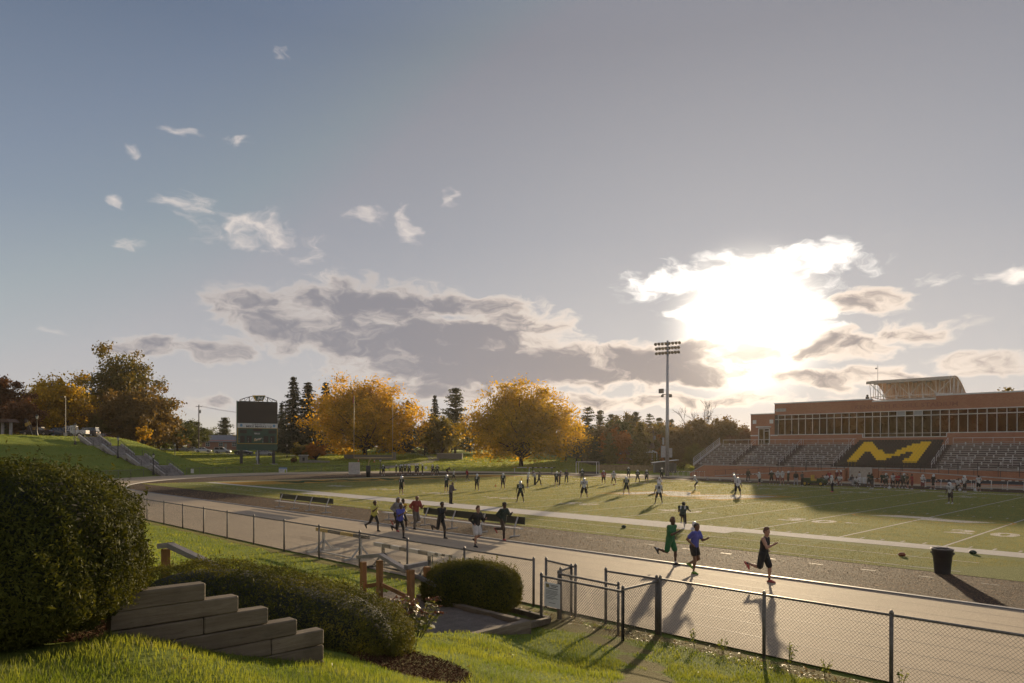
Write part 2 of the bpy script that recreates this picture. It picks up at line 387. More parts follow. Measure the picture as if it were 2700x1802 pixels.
m_turf = surf_mat('artificial_turf', (.095, .118, .034), (.135, .15, .048), 5, .9, 60, .95, .06, (.19, .18, .06), (.45, .45, .15))
me = raw_mesh('running_track', *strip(ring(0.0), ring(8.85), .012)); trk = tag(link('running_track', me, None, m_track), kind='structure')
mb = MB(); inn = ring(-.05)
mb.add([(x, y, .006) for x, y in inn], [tuple(range(len(inn)))[::-1]])
tag(mb.build('infield_apron', m_crumb), kind='structure')
mb = MB(); a, b = ring(-.08), ring(.05); n = len(a)
mb.add([(x, y, z) for q, z in ((a, .0), (a, .055), (b, .055), (b, .0)) for x, y in q],
       [(k * n + i, k * n + i + 1, (k + 1) * n + i + 1, (k + 1) * n + i) for k in range(3) for i in range(n - 1)])
tag(mb.build('track_kerb', MAT('kerb_aluminium', (.24, .24, .25), .6)), kind='structure')
mb = MB()
for k in range(1, 8):                                   # lane lines, worn thin
    mb.add(*strip(ring(k * 1.09), ring(k * 1.09 + .035), .016))
tag(mb.build('lane_lines', MAT('worn_lane_paint', (.20, .155, .105), .7, (.30, .235, .165), 1.2, 6, (.35, .6)), trk))
XL, XR = -68.58, 41.15
mb = MB(); tx = np.linspace(-71, 50, 61); ty = np.linspace(-8, 53.6, 41)   # slightly crowned turf
tv = [(x, y, .014 + .0) for x in tx for y in ty]
mb.add(tv, [(i * 41 + j, (i + 1) * 41 + j, (i + 1) * 41 + j + 1, i * 41 + j + 1) for i in range(60) for j in range(40)])
turf = tag(mb.build('turf_field', m_turf), kind='structure')
def paint(name, col, col2): return surf_mat(name, col, col2, 7, .8, 60, .9, .08)
m_white = paint('turf_white_paint', (.46, .43, .40), (.56, .53, .50)); m_gold = paint('turf_gold_paint', (.38, .215, .035), (.45, .26, .05)); m_green = paint('turf_green_paint', (.012, .055, .028), (.02, .075, .035))
PZ = .019
def rect(mb, x0, x1, y0, y1, z=PZ):
    nn = max(1, int((x1 - x0) / 8)); xs = np.linspace(x0, x1, nn + 1)
    for a, b in zip(xs[:-1], xs[1:]): mb.add([(a, y0, z), (b, y0, z), (b, y1, z), (a, y1, z)], [(0, 1, 2, 3)])
YD = .9144; FW_ = 48.77
ez = MB(); rect(ez, XL + .02, XL + 10 * YD - .06, .02, FW_ - .02, PZ - .0015); ez.build('end_zone_paint', m_gold, turf)
lt = MB(); put_text(lt, 'McDANIEL', (XL + 8.6 * YD - .3, 24.6, PZ + .002), (0, 1, 0), (-1, 0, 0), 6.0, .035, 35.); lt.build('end_zone_lettering', m_green, turf)
mb = MB(); rect(mb, XL - .9, XL, -.9, FW_ + .9); mb.build('end_line', m_white, turf)
mb = MB(); rect(mb, XL + .01, XL + 30 * YD, -.9, -.005); rect(mb, XL + 30 * YD, XL + 70 * YD + 9, -2.75, -.005); rect(mb, XL + 70 * YD + 9, 45, -1.65, -.005); mb.build('near_sideline', m_white, turf)
mb = MB(); rect(mb, XL + .01, 45, FW_ + .005, FW_ + .95); mb.build('far_sideline', m_white, turf)
ln = MB()
for k in range(0, 21):
    x = XL + (10 + 5 * k) * YD; w = .07 if k in (0, 20) else .055
    rect(ln, x - w, x + w, .0, FW_); 
for k in range(0, 101):
    x = XL + (10 + k) * YD
    if k % 5 == 0: continue
    for yy in (.15, 18.0, 30.2, FW_ - .75): ln.add([(x - .05, yy, PZ), (x + .05, yy, PZ), (x + .05, yy + .6, PZ), (x - .05, yy + .6, PZ)], [(0, 1, 2, 3)])
ln.build('yard_lines', m_white, turf)
xl = MB()                                               # lacrosse and soccer lines and dashes beyond the sideline
for yy, x0 in ((-4.55, -58), (-7.35, -47)): rect(xl, x0, 16, yy, yy + .10)
for i in range(40): rect(xl, -71 + i * 1.15, -70.45 + i * 1.15, -3.6, -3.45)
xl.build('turf_dashes', m_white, turf)
mb = MB()
for i in range(34): rect(mb, -44 + i * 1.85, -43.5 + i * 1.85, -9.35, -9.23, .011)
mb.build('apron_dashes', MAT('worn_white', (.24, .21, .18), .7, (.07, .055, .045), 3, 5, (.3, .6)), [o for o in COL.objects if o.name == 'infield_apron'][0])
nm = MB()
for k in range(1, 10):
    x = XL + (10 + 10 * k) * YD; d = str(min(k, 10 - k))
    for sgn, yb in ((1, 6.4), (-1, FW_ - 6.4)):
        for j, ch in ((-1, d), (1, '0')):
            put_text(nm, ch, (x + sgn * j * .95, yb, PZ), (sgn, 0, 0), (0, sgn, 0), 1.95, .035, 1.30)
        if k != 5:
            dx = -1 if k < 5 else 1; xx = x + dx * 2.1
            nm.add([(xx, yb + sgn * .95, PZ), (xx, yb + sgn * 1.5, PZ), (xx + dx * .95, yb + sgn * 1.22, PZ)], [(0, 1, 2)])
nm.build('yard_numbers', m_white, turf)
MSHAPE = [(-1, -.5), (-.72, .5), (-.36, .5), (-.02, -.02), (.52, .5), (1., .5), (.72, -.5), (.38, -.5), (.52, .02), (.12, -.36), (-.14, -.36), (-.48, .02), (-.62, -.5)]
lg = MB(); 
lg.add([(-13.72 + p[0] * 7.4, 24.4 + p[1] * 8.6, PZ + .003) for p in [(-1.08, -.6), (-.78, .6), (-.3, .6), (0, .16), (.5, .6), (1.12, .6), (.8, -.6), (.3, -.6), (.33, -.3), (.16, -.46), (-.2, -.46), (-.45, -.3), (-.55, -.6)]], [tuple(range(13))[::-1]])
lg.build('midfield_logo_outline', m_gold, turf)
lg = MB(); lg.add([(-13.72 + p[0] * 7., 24.4 + p[1] * 7.6, PZ + .006) for p in MSHAPE], [tuple(range(13))[::-1]])
lg.build('midfield_logo', m_white, turf)
lg = MB(); n = 40; cx, cy = 9.4, 14.1
ov = [(cx + 4.6 * math.cos(2 * pi * i / n), cy + 2.5 * math.sin(2 * pi * i / n)) for i in range(n)]; iv = [(cx + 4.4 * math.cos(2 * pi * i / n), cy + 2.33 * math.sin(2 * pi * i / n)) for i in range(n)]
lg.add([(x, y, PZ + .003) for x, y in ov + iv], [(i, (i + 1) % n, n + (i + 1) % n, n + i) for i in range(n)]); lg.build('oval_logo_ring', m_gold, turf)
lg = MB(); lg.add([(cx + a, cy + b, PZ + .003) for a, b in ((-3.6, -.2), (-2.2, 1.3), (.6, 1.0), (.2, .3), (3.6, .2), (2.2, -1.3), (-.4, -1.0), (-.1, -.3))], [tuple(range(8))[::-1]]); lg.build('oval_logo_mark', m_white, turf)
# ================================================================ stadium side
def brick_mat(name, c1, c2, mortar, sx=5., noisec=None):
    m = bpy.data.materials.new(name); m.use_nodes = True; t = m.node_tree; g = NG(t); b = t.nodes['Principled BSDF']
    co = g.n('ShaderNodeTexCoord').outputs['Object']; s = g.n('ShaderNodeSeparateXYZ'); t.links.new(co, s.inputs[0])
    c = g.n('ShaderNodeCombineXYZ'); t.links.new(g.math('ADD', s.outputs[0], s.outputs[1]), c.inputs[0]); t.links.new(s.outputs[2], c.inputs[1])
    br = g.n('ShaderNodeTexBrick'); t.links.new(c.outputs[0], br.inputs['Vector'])
    br.inputs['Scale'].default_value = 1; br.inputs['Brick Width'].default_value = .30; br.inputs['Row Height'].default_value = .10; br.inputs['Mortar Size'].default_value = .012
    for k, v in (('Color1', c1), ('Color2', c2), ('Mortar', mortar)): br.inputs[k].default_value = (*v, 1)
    col = g.mix(g.rng(g.noise(co, .5, 5, .6), .3, .7, 0, .45), br.outputs[0], tuple(k * .72 for k in c1))
    t.links.new(col, b.inputs['Base Color']); b.inputs['Roughness'].default_value = .85; b.inputs['Specular IOR Level'].default_value = .2
    bn = g.n('ShaderNodeBump'); bn.inputs['Strength'].default_value = .4; bn.inputs['Distance'].default_value = .01; t.links.new(br.outputs['Fac'], bn.inputs['Height']); bn.invert = True
    t.links.new(bn.outputs[0], b.inputs['Normal']); return m
m_brick = brick_mat('stadium_brick', (.40, .160, .085), (.31, .115, .06), (.38, .27, .20))
m_conc = MAT('pale_concrete', (.40, .375, .35), .85, (.30, .28, .26), 1.5, bump=.2)
m_frame = MAT('white_aluminium', (.62, .61, .60), .45, (.54, .53, .52), 2)
m_steel = MAT('galvanised_steel', (.36, .36, .36), .45, (.28, .28, .29), 6, metal=.6)
m_alu = MAT('bench_aluminium', (.50, .48, .46), .5, (.40, .38, .37), 3)
m_plank = MAT('bleacher_plank', (.40, .345, .32), .55, (.32, .27, .25), 3)
m_deck = MAT('stand_deck', (.085, .060, .055), .85, (.06, .042, .038), 2)
m_black = MAT('black_paint', (.018, .018, .02), .55, (.03, .03, .032), 5)
def glass_mat(name, col, rough=.12):
    m = MAT(name, col, rough, tuple(c * .5 for c in col), .35, 3, (.4, .6), metal=.65, spec=.8); return m
m_glass = glass_mat('reflection_tint_glass', (.11, .075, .035), .10); m_glass2 = MAT('blind_glass', (.30, .32, .33), .4)  # amber tint puts the reflection of autumn trees into the glass colour
YB = 80.
bld = thing('stadium_building', (-13, YB, 0), 'long red brick stadium building with a band of windows above the stands', 'building')
def off(o): o.location = (13, -YB, 0) if o.parent is bld else o.location; return o
def B(mb, name, mats, par=bld, smooth=False):
    o = mb.build(name, mats, par, smooth)
    if par is bld: o.location = (13, -YB, 0)
    return o
XE = 38.
w = MB(); w.b2(-31.3, -17.05, YB, YB + 15, 0, 7.1); w.b2(-17.05, -5.6, YB + .01, YB + 15, 0, 6.55); w.b2(-5.6, XE, YB, YB + 15, 0, 7.1)
B(w, 'lower_wall', m_brick)
w = MB(); w.b2(-31.3, -15.7, YB, YB + 15, 10.5, 12.36); w.b2(-15.7, -6.95, YB + .003, YB + 15, 10.5, 12.0); w.b2(-6.95, XE, YB, YB + 15, 10.5, 12.5); B(w, 'upper_wall', m_brick)
w = MB(); w.b2(-31.3, -30.75, YB + .002, YB + 14.9, 7.1, 10.5); w.b2(-31.2, XE - .2, YB + .8, YB + 14.8, 6.6, 10.49); B(w, 'wall_core', MAT('dark_interior', (.05, .035, .025), .9))
w = MB(); w.b2(-31.38, -15.7, YB - .08, YB + .5, 12.36, 12.55); w.b2(-15.7, -6.95, YB - .09, YB + .5, 12.0, 12.2); w.b2(-6.95, XE, YB - .08, YB + .5, 12.5, 12.7); w.b2(-31.38, -31.0, YB + .5, YB + 15, 12.36, 12.55); B(w, 'parapet_coping', m_frame)
w = MB(); w.b2(-35.6, -31.31, YB - .02, YB + 12, 0, 10.7); an = B(w, 'annex_wall', m_brick)
w = MB(); w.b2(-35.66, -31.31, YB - .08, YB + 12.05, 10.7, 10.85); w.b2(-35.63, -34.25, YB - .05, YB + .3, 6.95, 7.15); w.b2(-32.0, -30.7, YB - .055, YB + .3, 6.95, 7.15); B(w, 'annex_coping', m_frame)
w = MB(); w.b2(-34.1, -32.2, YB - .06, YB, 5.5, 8.15); dr = B(w, 'door', m_glass)
w = MB()
for x0, x1, z0, z1 in ((-34.2, -34.05, 5.4, 8.25), (-32.25, -32.1, 5.4, 8.25), (-34.2, -32.1, 8.15, 8.3), (-33.2, -33.08, 5.4, 8.2), (-34.2, -32.1, 6.3, 6.38), (-33.08, -32.25, 7.75, 7.85), (-33.08, -32.25, 5.4, 5.6)): w.b2(x0, x1, YB - .1, YB - .04, z0, z1)
B(w, 'door_frame', m_frame, bld)
w = MB(); w.b2(-34.45, -31.9, YB - .5, YB - .02, 8.42, 8.62); B(w, 'door_canopy', m_frame)
for xx in (-34.9, -31.85):
    w = MB(); w.b2(xx - .32, xx + .32, YB - .06, YB - .02, 9.1, 9.75); B(w, 'wall_vent', m_frame)
w = MB(); w.b2(-31.0, -29.3, YB - .05, YB - .0, 11.05, 11.6); w.b2(-31.3, -30.2, YB - .08, YB - .0, 11.2, 11.4); B(w, 'wall_sign', m_conc)
PW_ = 1.155
xs = [-30.7 + PW_ * i for i in range(int((20 + 30.7) / PW_) + 1)]
for i, (a, b) in enumerate(zip(xs[:-1], xs[1:])):
    bay = -17.1 < (a + b) / 2 < -5.6
    for z0, z1 in [(9.75, 10.45), (7.15, 9.7)] + ([(6.6, 7.1)] if bay else []):
        w = MB(); w.b2(a + .04, b - .04, YB + .20, YB + .22, z0, z1)
        B(w, 'window_pane', m_glass2 if (z0 == 9.75 and i in (16, 18)) else m_glass)
    w = MB(); w.b2(a - .035, a + .035, YB + .08, YB + .19, 6.55 if bay else 7.1, 10.5); B(w, 'mullion', m_frame)
w = MB(); w.b2(-30.75, 20, YB + .09, YB + .18, 9.68, 9.78); w.b2(-31.1, 20, YB - .12, YB + .02, 9.69, 9.79); w.b2(-30.75, 20, YB - .03, YB + .18, 10.42, 10.53)
w.b2(-30.75, -17.05, YB - .06, YB + .18, 7.04, 7.16); w.b2(-5.6, 20, YB - .06, YB + .18, 7.04, 7.16); w.b2(-17.1, -5.55, YB - .05, YB + .18, 6.48, 6.6); w.b2(-17.05, -5.6, YB + .07, YB + .18, 7.09, 7.15)
w.b2(-17.13, -17.03, YB - .04, YB + .18, 6.6, 7.04); w.b2(-5.62, -5.52, YB - .04, YB + .18, 6.6, 7.04); B(w, 'window_rails', m_frame)
w = MB(); put_text(w, 'KENNETH R. GILL STADIUM', (-11.2, YB - .03, 10.98), (1, 0, 0), (0, 0, 1), .62, .01, 14.1); B(w, 'wall_lettering', MAT('bronze_letters', (.24, .095, .06), .6))
m_truss = MAT('white_truss_paint', (.85, .83, .80), .5)
# curved canopy on the roof
cv = []
for k in range(13):
    t = k / 12; y = 80.6 + 9.6 * t; z = 15.2 + .55 * math.sin(min(1, t * 2.2) * pi / 2) - 3.0 * max(0, t - .22) ** 1.7 * 1.55
    cv.append((y, z))
w = MB()
n = len(cv); X0, X1 = -16.6, -5.2
for (xa, xb, dz) in ((X0, X1, 0.),):
    w.add([(x, y, z + d) for d in (0, -.16) for x in (xa, xb) for y, z in cv],
          [(i, i + 1, n + i + 1, n + i)[::-1] for i in range(n - 1)] + [(2 * n + i, 2 * n + i + 1, 3 * n + i + 1, 3 * n + i) for i in range(n - 1)]
          + [(i, i + 1, 2 * n + i + 1, 2 * n + i) for i in range(n - 1)] + [(n + i, n + i + 1, 3 * n + i + 1, 3 * n + i)[::-1] for i in range(n - 1)]
          + [(0, n, 3 * n, 2 * n), (n - 1, 2 * n - 1, 4 * n - 1, 3 * n - 1)])
can = B(w, 'canopy', MAT('canopy_sheet', (.70, .62, .54), .6, (.62, .54, .46), 1.0, trans=.22, tcol=(1., .95, .88)), bld)
w = MB(); w.b2(X0 - .1, X1 + .05, 80.35, 80.62, 14.85, 15.28); w.build('canopy_fascia', MAT('canopy_fascia', (.52, .45, .38), .6), can)
def cz(y): return float(np.interp(y, [a for a, b in cv], [b for a, b in cv]))
for xk, x in enumerate(np.linspace(X0 + .25, X1 - .2, 7)):
    w = MB(); w.tube([(x, y, z - .22) for y, z in cv], .075, 6); w.tube([(x, 81.5, 12.9), (x, 85.5, 12.75), (x, 90.2, 12.6)], .06, 6)
    for j in range(8):
        y0 = 81.3 + j * 1.15; w.tube([(x, y0, 12.85), (x, y0 + (.5 if j % 2 else -.4), cz(y0 + (.5 if j % 2 else -.4)) - .22)], .05, 5)
    w.tube([(x, 81.6, 12.0), (x, 81.5, 12.9)], .09, 6); w.tube([(x, 90.0, 12.0), (x, 90.2, cz(90.2))], .09, 6)
    w.build('truss_rib', m_truss, can)
for k, (a, b) in enumerate(zip(np.linspace(X0 + .25, X1 - .2, 7)[:-1], np.linspace(X0 + .25, X1 - .2, 7)[1:])):
    for pp in ([(a, 81.5, 12.9), (b, 81.2, 14.9)] if k % 2 else [(a, 81.2, 14.9), (b, 81.5, 12.9)], [(a, 81.5, 12.9), (b, 81.5, 12.9)], [(a, 85.5, 12.75), (b, 85.5, 12.75)], [(a, 88, 12.7), (b, 85.5, 12.75)], [(a, 85.5, 12.75), (b, 88, 12.7)]):
        w = MB(); w.tube(pp, .055, 5); w.build('truss_brace', m_truss, can)
    w = MB(); w.b2((a + b) / 2 - .3, (a + b) / 2 + .3, 80.7, 81.0, 14.72, 14.86); w.build('flood_lamp', m_steel, can)
w = MB(); w.tube([(-15.35, 81.4, 12), (-15.35, 81.4, 17.9)], .035, 5); w.lathe([(.01, -.1), (.16, -.05), (.16, .1), (.02, .16)], 8, (-15.6, 81.4, 17.3)); w.bar((-15.6, 81.4, 17.35), (-15.35, 81.4, 17.35), .04); B(w, 'antenna_mast', m_steel)
w = MB(); w.b2(-17.0, -16.6, 81.0, 81.5, 12.55, 12.95); w.lathe([(.02, 0), (.2, .08), (.16, .3), (.02, .36)], 8, (-16.8, 81.2, 12.95)); B(w, 'roof_camera', m_black)

# ---- grandstand
YF_, NR, RISE, RUN = 70., 12, .30, .74
gs = thing('grandstand', (-13, 70, 0), 'aluminium bleacher stand with yellow seats forming a giant M', 'grandstand')
def S(mb, name, mats, par=gs, smooth=False):
    o = mb.build(name, mats, par, smooth)
    if par is gs: o.location = (13, -70, 0)
    return o
GX0, GX1 = -41., 32.
w = MB(); w.b2(GX0 + 2.0, GX1, YF_, YF_ + .3, 0, 1.92); w.prism([(GX0 - .6, .5), (GX0 + 2, 1.915), (GX0 + 2, 0), (GX0 - .6, 0)][::-1], YF_ + .002, YF_ + .298, 1); S(w, 'front_wall', m_brick)
w = MB(); w.b2(GX0 + 2.0, GX1, YF_ - .06, YF_ + .4, 1.92, 2.06); w.bar((GX0 - .7, YF_ + .13, .52), (GX0 + 2, YF_ + .13, 1.99), .42, .12); S(w, 'wall_coping', m_conc)
w = MB()
for i in range(NR): w.b2(GX0, GX1, YF_ + .45 + i * RUN, YF_ + .45 + (i + 1) * RUN + (.6 if i == NR - 1 else 0), 1.0, 2.02 + i * RISE)
S(w, 'riser_deck', m_deck)
w = MB(); zt_ = 2.02 + (NR - 1) * RISE
w.bar((GX0 - .06, YF_ + .2, 2.0), (GX0 - .06, YF_ + .4 + NR * RUN, zt_ + .35), .12, .42); S(w, 'end_stringer', m_alu)
w = MB()
for h in (.5, .8, 1.1): w.tube([(GX0 - .1, YF_ + .2, 2.0 + h), (GX0 - .1, YF_ + .4 + NR * RUN, zt_ + .3 + h)], .03, 5)
for i in range(5):
    y = YF_ + .3 + i * 2.2; w.tube([(GX0 - .1, y, 1.9 + (y - YF_) * RISE / RUN), (GX0 - .1, y, 3.0 + (y - YF_) * RISE / RUN)], .03, 5)
S(w, 'end_railing', m_frame)
SECT = [(-40.7, -34.9), (-33.5, -26.9), (-25.5, -18.4), (-4.6, 8.4), (9.8, 22.)]
for a, b in SECT:
    br = MB()
    for i in range(NR):
        y = YF_ + .45 + i * RUN + .30; z = 2.02 + i * RISE
        w = MB(); w.b2(a, b, y, y + .27, z + .38, z + .43); S(w, 'bench_plank', m_plank)
        w = MB(); w.b2(a, b, y + .30, y + .34, z + .05, z + .24); S(w, 'kick_plate', m_plank)
        x = a + .7 + (i % 2) * .9
        while x < b - .3: br.b2(x - .05, x + .05, y - .01, y + .28, z, z + .40); x += 2.1
    tag(S(br, 'bench_brackets', m_frame), kind='stuff')
for xa in (-34.2, -26.2, -17.95, -5.1, 9.1):
    for q in range(4):
        y0 = YF_ + .7 + q * 2.25; z0 = 2.02 + (y0 - YF_ - .45) / RUN * RISE; y1 = y0 + 1.35; z1 = z0 + 1.35 / RUN * RISE
        w = MB(); w.tube([(xa, y0, z0), (xa, y0, z0 + .85), (xa, y1, z1 + .95), (xa, y1, z1)], .032, 6); w.tube([(xa, y0, z0 + .45), (xa, y1, z1 + .5)], .028, 5); S(w, 'aisle_handrail', m_frame)
for xc in (-31.5, -28.3, -23.6, -20.6, -1.4, 3.2, 12, 16):
    w = MB(); y = YF_ + .45 + 2 * RUN; z = 2.02 + 2 * RISE
    w.tube([(xc - .9, y, z + .75), (xc - 1., y, z + .85), (xc - .9, y, z + .98), (xc + .9, y, z + .98), (xc + 1., y, z + .85), (xc + .9, y, z + .75), (xc - .9, y, z + .75)], .03, 5)
    for dx in (-.5, .5): w.tube([(xc + dx, y, z - .3), (xc + dx, y, z + .98)], .03, 5)
    S(w, 'barrier_rail', m_frame)
w = MB(); w.tube([(GX0 + .5, YF_ + 9.35, zt_ + 1.0), (-17.8, YF_ + 9.35, zt_ + 1.0)], .035, 5); w.tube([(-4.6, YF_ + 9.35, zt_ + 1.0), (24, YF_ + 9.35, zt_ + 1.0)], .035, 5)
for x in list(np.arange(GX0 + .5, -18, 2.4)) + list(np.arange(-4.6, 24, 2.4)): w.tube([(x, YF_ + 9.35, zt_), (x, YF_ + 9.35, zt_ + 1.0)], .03, 5)
S(w, 'top_railing', m_frame)
# coloured seats forming the letter
st = MB(); st.box((0, 0, .40), (.43, .40, .05)); st.box((0, .19, .60), (.43, .05, .40)); st.box((0, .05, .2), (.08, .08, .4)); seat_me = raw_mesh('seat', st.v, st.f, st.m)
m_sy = MAT('yellow_seat', (.78, .52, .02), .5, (.68, .44, .02), 3); m_sb = MAT('black_seat', (.030, .022, .022), .5)
NCOL = 25; MX0, MX1 = -17.35, -5.75
for i in range(NR):
    t = 1 - (i - 1) / 9.5
    for j in range(NCOL):
        f = (j + .5) / NCOL
        ll = .075 <= f <= .165 + .03 * t; rl = .79 - .06 * t <= f <= .884
        bb = .164 + .46 * t; aa = .25 + .427 * (t - .5); cc = np.interp(t, [0, .17, .34, .6], [.79, .676, .625, .533]); dd = np.interp(t, [.54, .91], [.716, .508])
        yl = False
        if -.01 <= t <= 1.01:
            yl = ll or rl or (t <= .5 and (.075 <= f <= bb or cc <= f <= .884)) or (.5 < t < .6 and (aa <= f <= bb or cc <= f <= dd)) or (.6 <= t < .92 and aa <= f <= dd)
        o = bpy.data.objects.new('seat', seat_me); COL.objects.link(o); o.parent = gs
        o.location = (13 + MX0 + (MX1 - MX0) * f, .45 + i * RUN + .4, 2.02 + i * RISE)
        if not seat_me.materials: seat_me.materials.append(m_sb)
        o.material_slots[0].link = 'OBJECT'; o.material_slots[0].material = m_sy if yl else m_sb
w = MB()
w.tube([(-18.5, YF_ - .2, 2.95), (-4.5, YF_ - .2, 2.95)], .03, 5); w.tube([(-26, YF_ - .2, 2.5), (24, YF_ - .2, 2.5)], .025, 5)
for x in np.arange(-26, 24, 2.2): w.tube([(x, YF_ - .2, 1.2), (x, YF_ - .2, 2.95)], .035, 5)
S(w, 'black_front_railing', m_black)
# ramps in front of the wall
rp = thing('access_ramp', (-13, 68.6, 0), 'brick access ramps sloping down both ways from the pale door', 'ramp')
for nme, xa, xb in (('ramp_wall', -15.6, -36.), ('ramp_wall', -11.0, 20.)):
    w = MB(); w.prism([(xa, 0), (xb, 0), (xb, .25), (xa, 1.75)], 68.5, 69.7, 1); o = w.build(nme, m_brick, rp); o.location = (13, -68.6, 0)
    w = MB(); w.bar((xa, 68.46, 1.78), (xb, 68.46, .28), .14, .12); o = w.build('ramp_coping', m_conc, rp); o.location = (13, -68.6, 0)
    w = MB(); w.bar((xa, 68.46, 2.6), (xb, 68.46, 1.15), .05, .05)
    for q in range(12): f = q / 11; x = xa + (xb - xa) * f; w.bar((x, 68.46, 1.8 - 1.5 * f), (x, 68.46, 2.6 - 1.45 * f), .05)
    o = w.build('ramp_rail', m_black, rp); o.location = (13, -68.6, 0)
w = MB(); w.b2(-15.5, -13.2, 69.2, 69.95, 0, 2.0); w.b2(-13.2, -11.4, 69.3, 69.95, 0, 1.9)
o = w.build('ramp_landing', m_brick, rp); o.location = (13, -68.6, 0)
w = MB(); w.b2(-14.9, -12.3, 69.0, 69.19, .05, 1.95); dv = w.build('utility_door', MAT('cream_door', (.36, .32, .27), .7), rp); dv.location = (13, -68.6, 0)
w = MB(); w.b2(-15.1, -14.9, 68.95, 69.2, 0, 2.1); w.b2(-12.3, -12.1, 68.95, 69.2, 0, 2.1); w.b2(-14.9, -12.3, 68.96, 69.2, 1.95, 2.1); w.build('door_surround', m_conc, dv)
# ---- light tower
lb = G(1759, 1256); lt = thing('light_tower', lb, 'tall steel floodlight tower with three rows of lamps', 'light tower')
w = MB(); w.tube([(0, 0, 0), (0, 0, 8), (0, 0, 23.2)], [.34, .29, .17], 12); w.build('pole', m_steel, lt, True)
rr = Vector((RT[0], RT[1], 0))
for k, (z, wd_, sh) in enumerate(((22.75, 4.1, .2), (21.95, 3.8, .1), (21.15, 3.8, .1))):
    w = MB(); w.bar(rr * (-wd_ / 2) + Vector((0, 0, z)), rr * (wd_ / 2) + Vector((0, 0, z + .3)), .1); arm = w.build('crossarm', m_steel, lt)
    for j in range(8):
        f = -1 + 2 * j / 7; p = rr * (f * wd_ / 2) + Vector((0, 0, z + .15 + f * .15))
        w = MB(); dirn = Vector((.3, -.9, -.5)).normalized(); q = dirn.to_track_quat('Z', 'Y').to_matrix()
        w.lathe([(.05, -.26), (.16, -.18), (.26, .02), (.28, .09), (.25, .11), (.02, .07)], 10); 
        o = w.build('lamp_head', [MAT('lamp_shell_pale', (.26, .21, .17), .5)], arm, True); o.location = p + Vector((0, 0, -.18)); o.rotation_euler = q.to_euler()
w = MB(); w.bar(rr * -.9 + Vector((0, 0, 14.0)), rr * .7 + Vector((0, 0, 14.0)), .12)
for dx, s in ((-.95, .75), (-.75, .4), (.65, .45)): w.box(rr * dx + Vector((0, -.2, 14.0 + (.55 if dx == -.95 else -.3))), (s, s * .6, s))
w.build('side_flood_lights', MAT('lamp_shell', (.12, .11, .10), .5), lt)
w = MB(); w.box(rr * -.62 + Vector((0, -.1, 4.2)), (.7, .45, 2.0), .8); w.box(rr * -.62 + Vector((0, -.1, 6.0)), (.3, .3, 1.2), .8); w.box(rr * .6 + Vector((0, -.1, 4.0)), (.55, .4, 1.6), .8); w.build('control_boxes', MAT('grey_cabinet', (.38, .36, .36), .6), lt)
# ---- hockey goal on the far apron
def frame_goal(p, w_, h_, d_, rz, label):
    t = thing('sports_goal', p, label, 'goal', rz)
    for x in (-w_ / 2, w_ / 2):
        m = MB(); m.tube([(x, 0, 0), (x, 0, h_)], .05, 6); m.build('post', m_frame, t)
        m = MB(); m.tube([(x, 0, h_), (x, d_, h_), (x, d_, 0), (x, 0, .05)], .035, 6); m.build('side_frame', m_frame, t)
    m = MB(); m.tube([(-w_ / 2, 0, h_), (w_ / 2, 0, h_)], .05, 6); m.build('crossbar', m_frame, t)
    m = MB(); m.tube([(-w_ / 2, d_, h_), (w_ / 2, d_, h_)], .035, 6); m.tube([(-w_ / 2, d_, .4), (w_ / 2, d_, .4)], .03, 6); m.build('rear_bar', m_frame, t)
    m = MB(); m.box((0, d_ - .02, .22), (w_ - .1, .03, .44)); m.build('backboard', m_black, t)
    m = MB()
    for k in range(1, 24): m.bar((-w_ / 2 + w_ * k / 24, d_ + .01, .45), (-w_ / 2 + w_ * k / 24, d_ + .01, h_), .008)
    for k in range(1, 13): m.bar((-w_ / 2, d_ + .01, .45 + (h_ - .45) * k / 13), (w_ / 2, d_ + .01, .45 + (h_ - .45) * k / 13), .008)
    tag(m.build('net', MAT('dark_net', (.05, .05, .05), .8), t), kind='stuff'); return t
ga, gb = G(1519, 1250), G(1573, 1251)
frame_goal((ga + gb) / 2, float(np.linalg.norm(gb - ga)), 2.25, 1.4, math.atan2(gb[1] - ga[1], gb[0] - ga[0]), 'white framed goal with a dark net beside the far track')
# ---- hurdles
m_hw = MAT('hurdle_white', (.58, .56, .52), .5, (.48, .46, .43), 5); m_hk = MAT('hurdle_black', (.03, .03, .03), .5)
def hurdle(loc, rz, label, w_=1.2, h_=.95, group=None, grn=False):
    t = thing('hurdle', loc, label, 'hurdle', rz, group)
    m = MB()
    for i in range(7):
        m.cm = i % 2; m.b2(-w_ / 2 + w_ * i / 7, -w_ / 2 + w_ * (i + 1) / 7, -.015, .015, h_ - .08, h_)
    m.build('crossbar', [m_hw, m_hk], t)
    for s in (-1, 1):
        m = MB(); m.tube([(s * w_ * .46, 0, 0.03), (s * w_ * .46, 0, h_ - .08)], .02, 5); m.tube([(s * w_ * .46, -.02, .03), (s * w_ * .46, .65, .03)], .02, 5); m.build('leg', MAT('hurdle_green', (.04, .07, .05), .5) if grn else m_hw, t)
    m = MB(); m.tube([(-w_ * .46, .6, .03), (w_ * .46, .6, .03)], .02, 5); m.build('base_bar', m_hw, t); return t
HG = 'hurdles by the stand wall'
for u, v in ((2325, 1283), (2488, 1286), (2538, 1287), (2590, 1288), (2672, 1290), (1960, 1268), (1990, 1268)):
    p = G(u, v + 2); hurdle(p, random.uniform(-.08, .08), 'white and black striped hurdle standing near the brick stand wall', 2.3 if u > 2600 else 1.9, 1.05, HG)
for k in range(7):
    p = G(1768 + k * 13.5, 1259); hurdle(p, .05 * k, 'white hurdle in the row beside the floodlight tower', 1.2, 1.0, 'hurdles stored by the light tower')
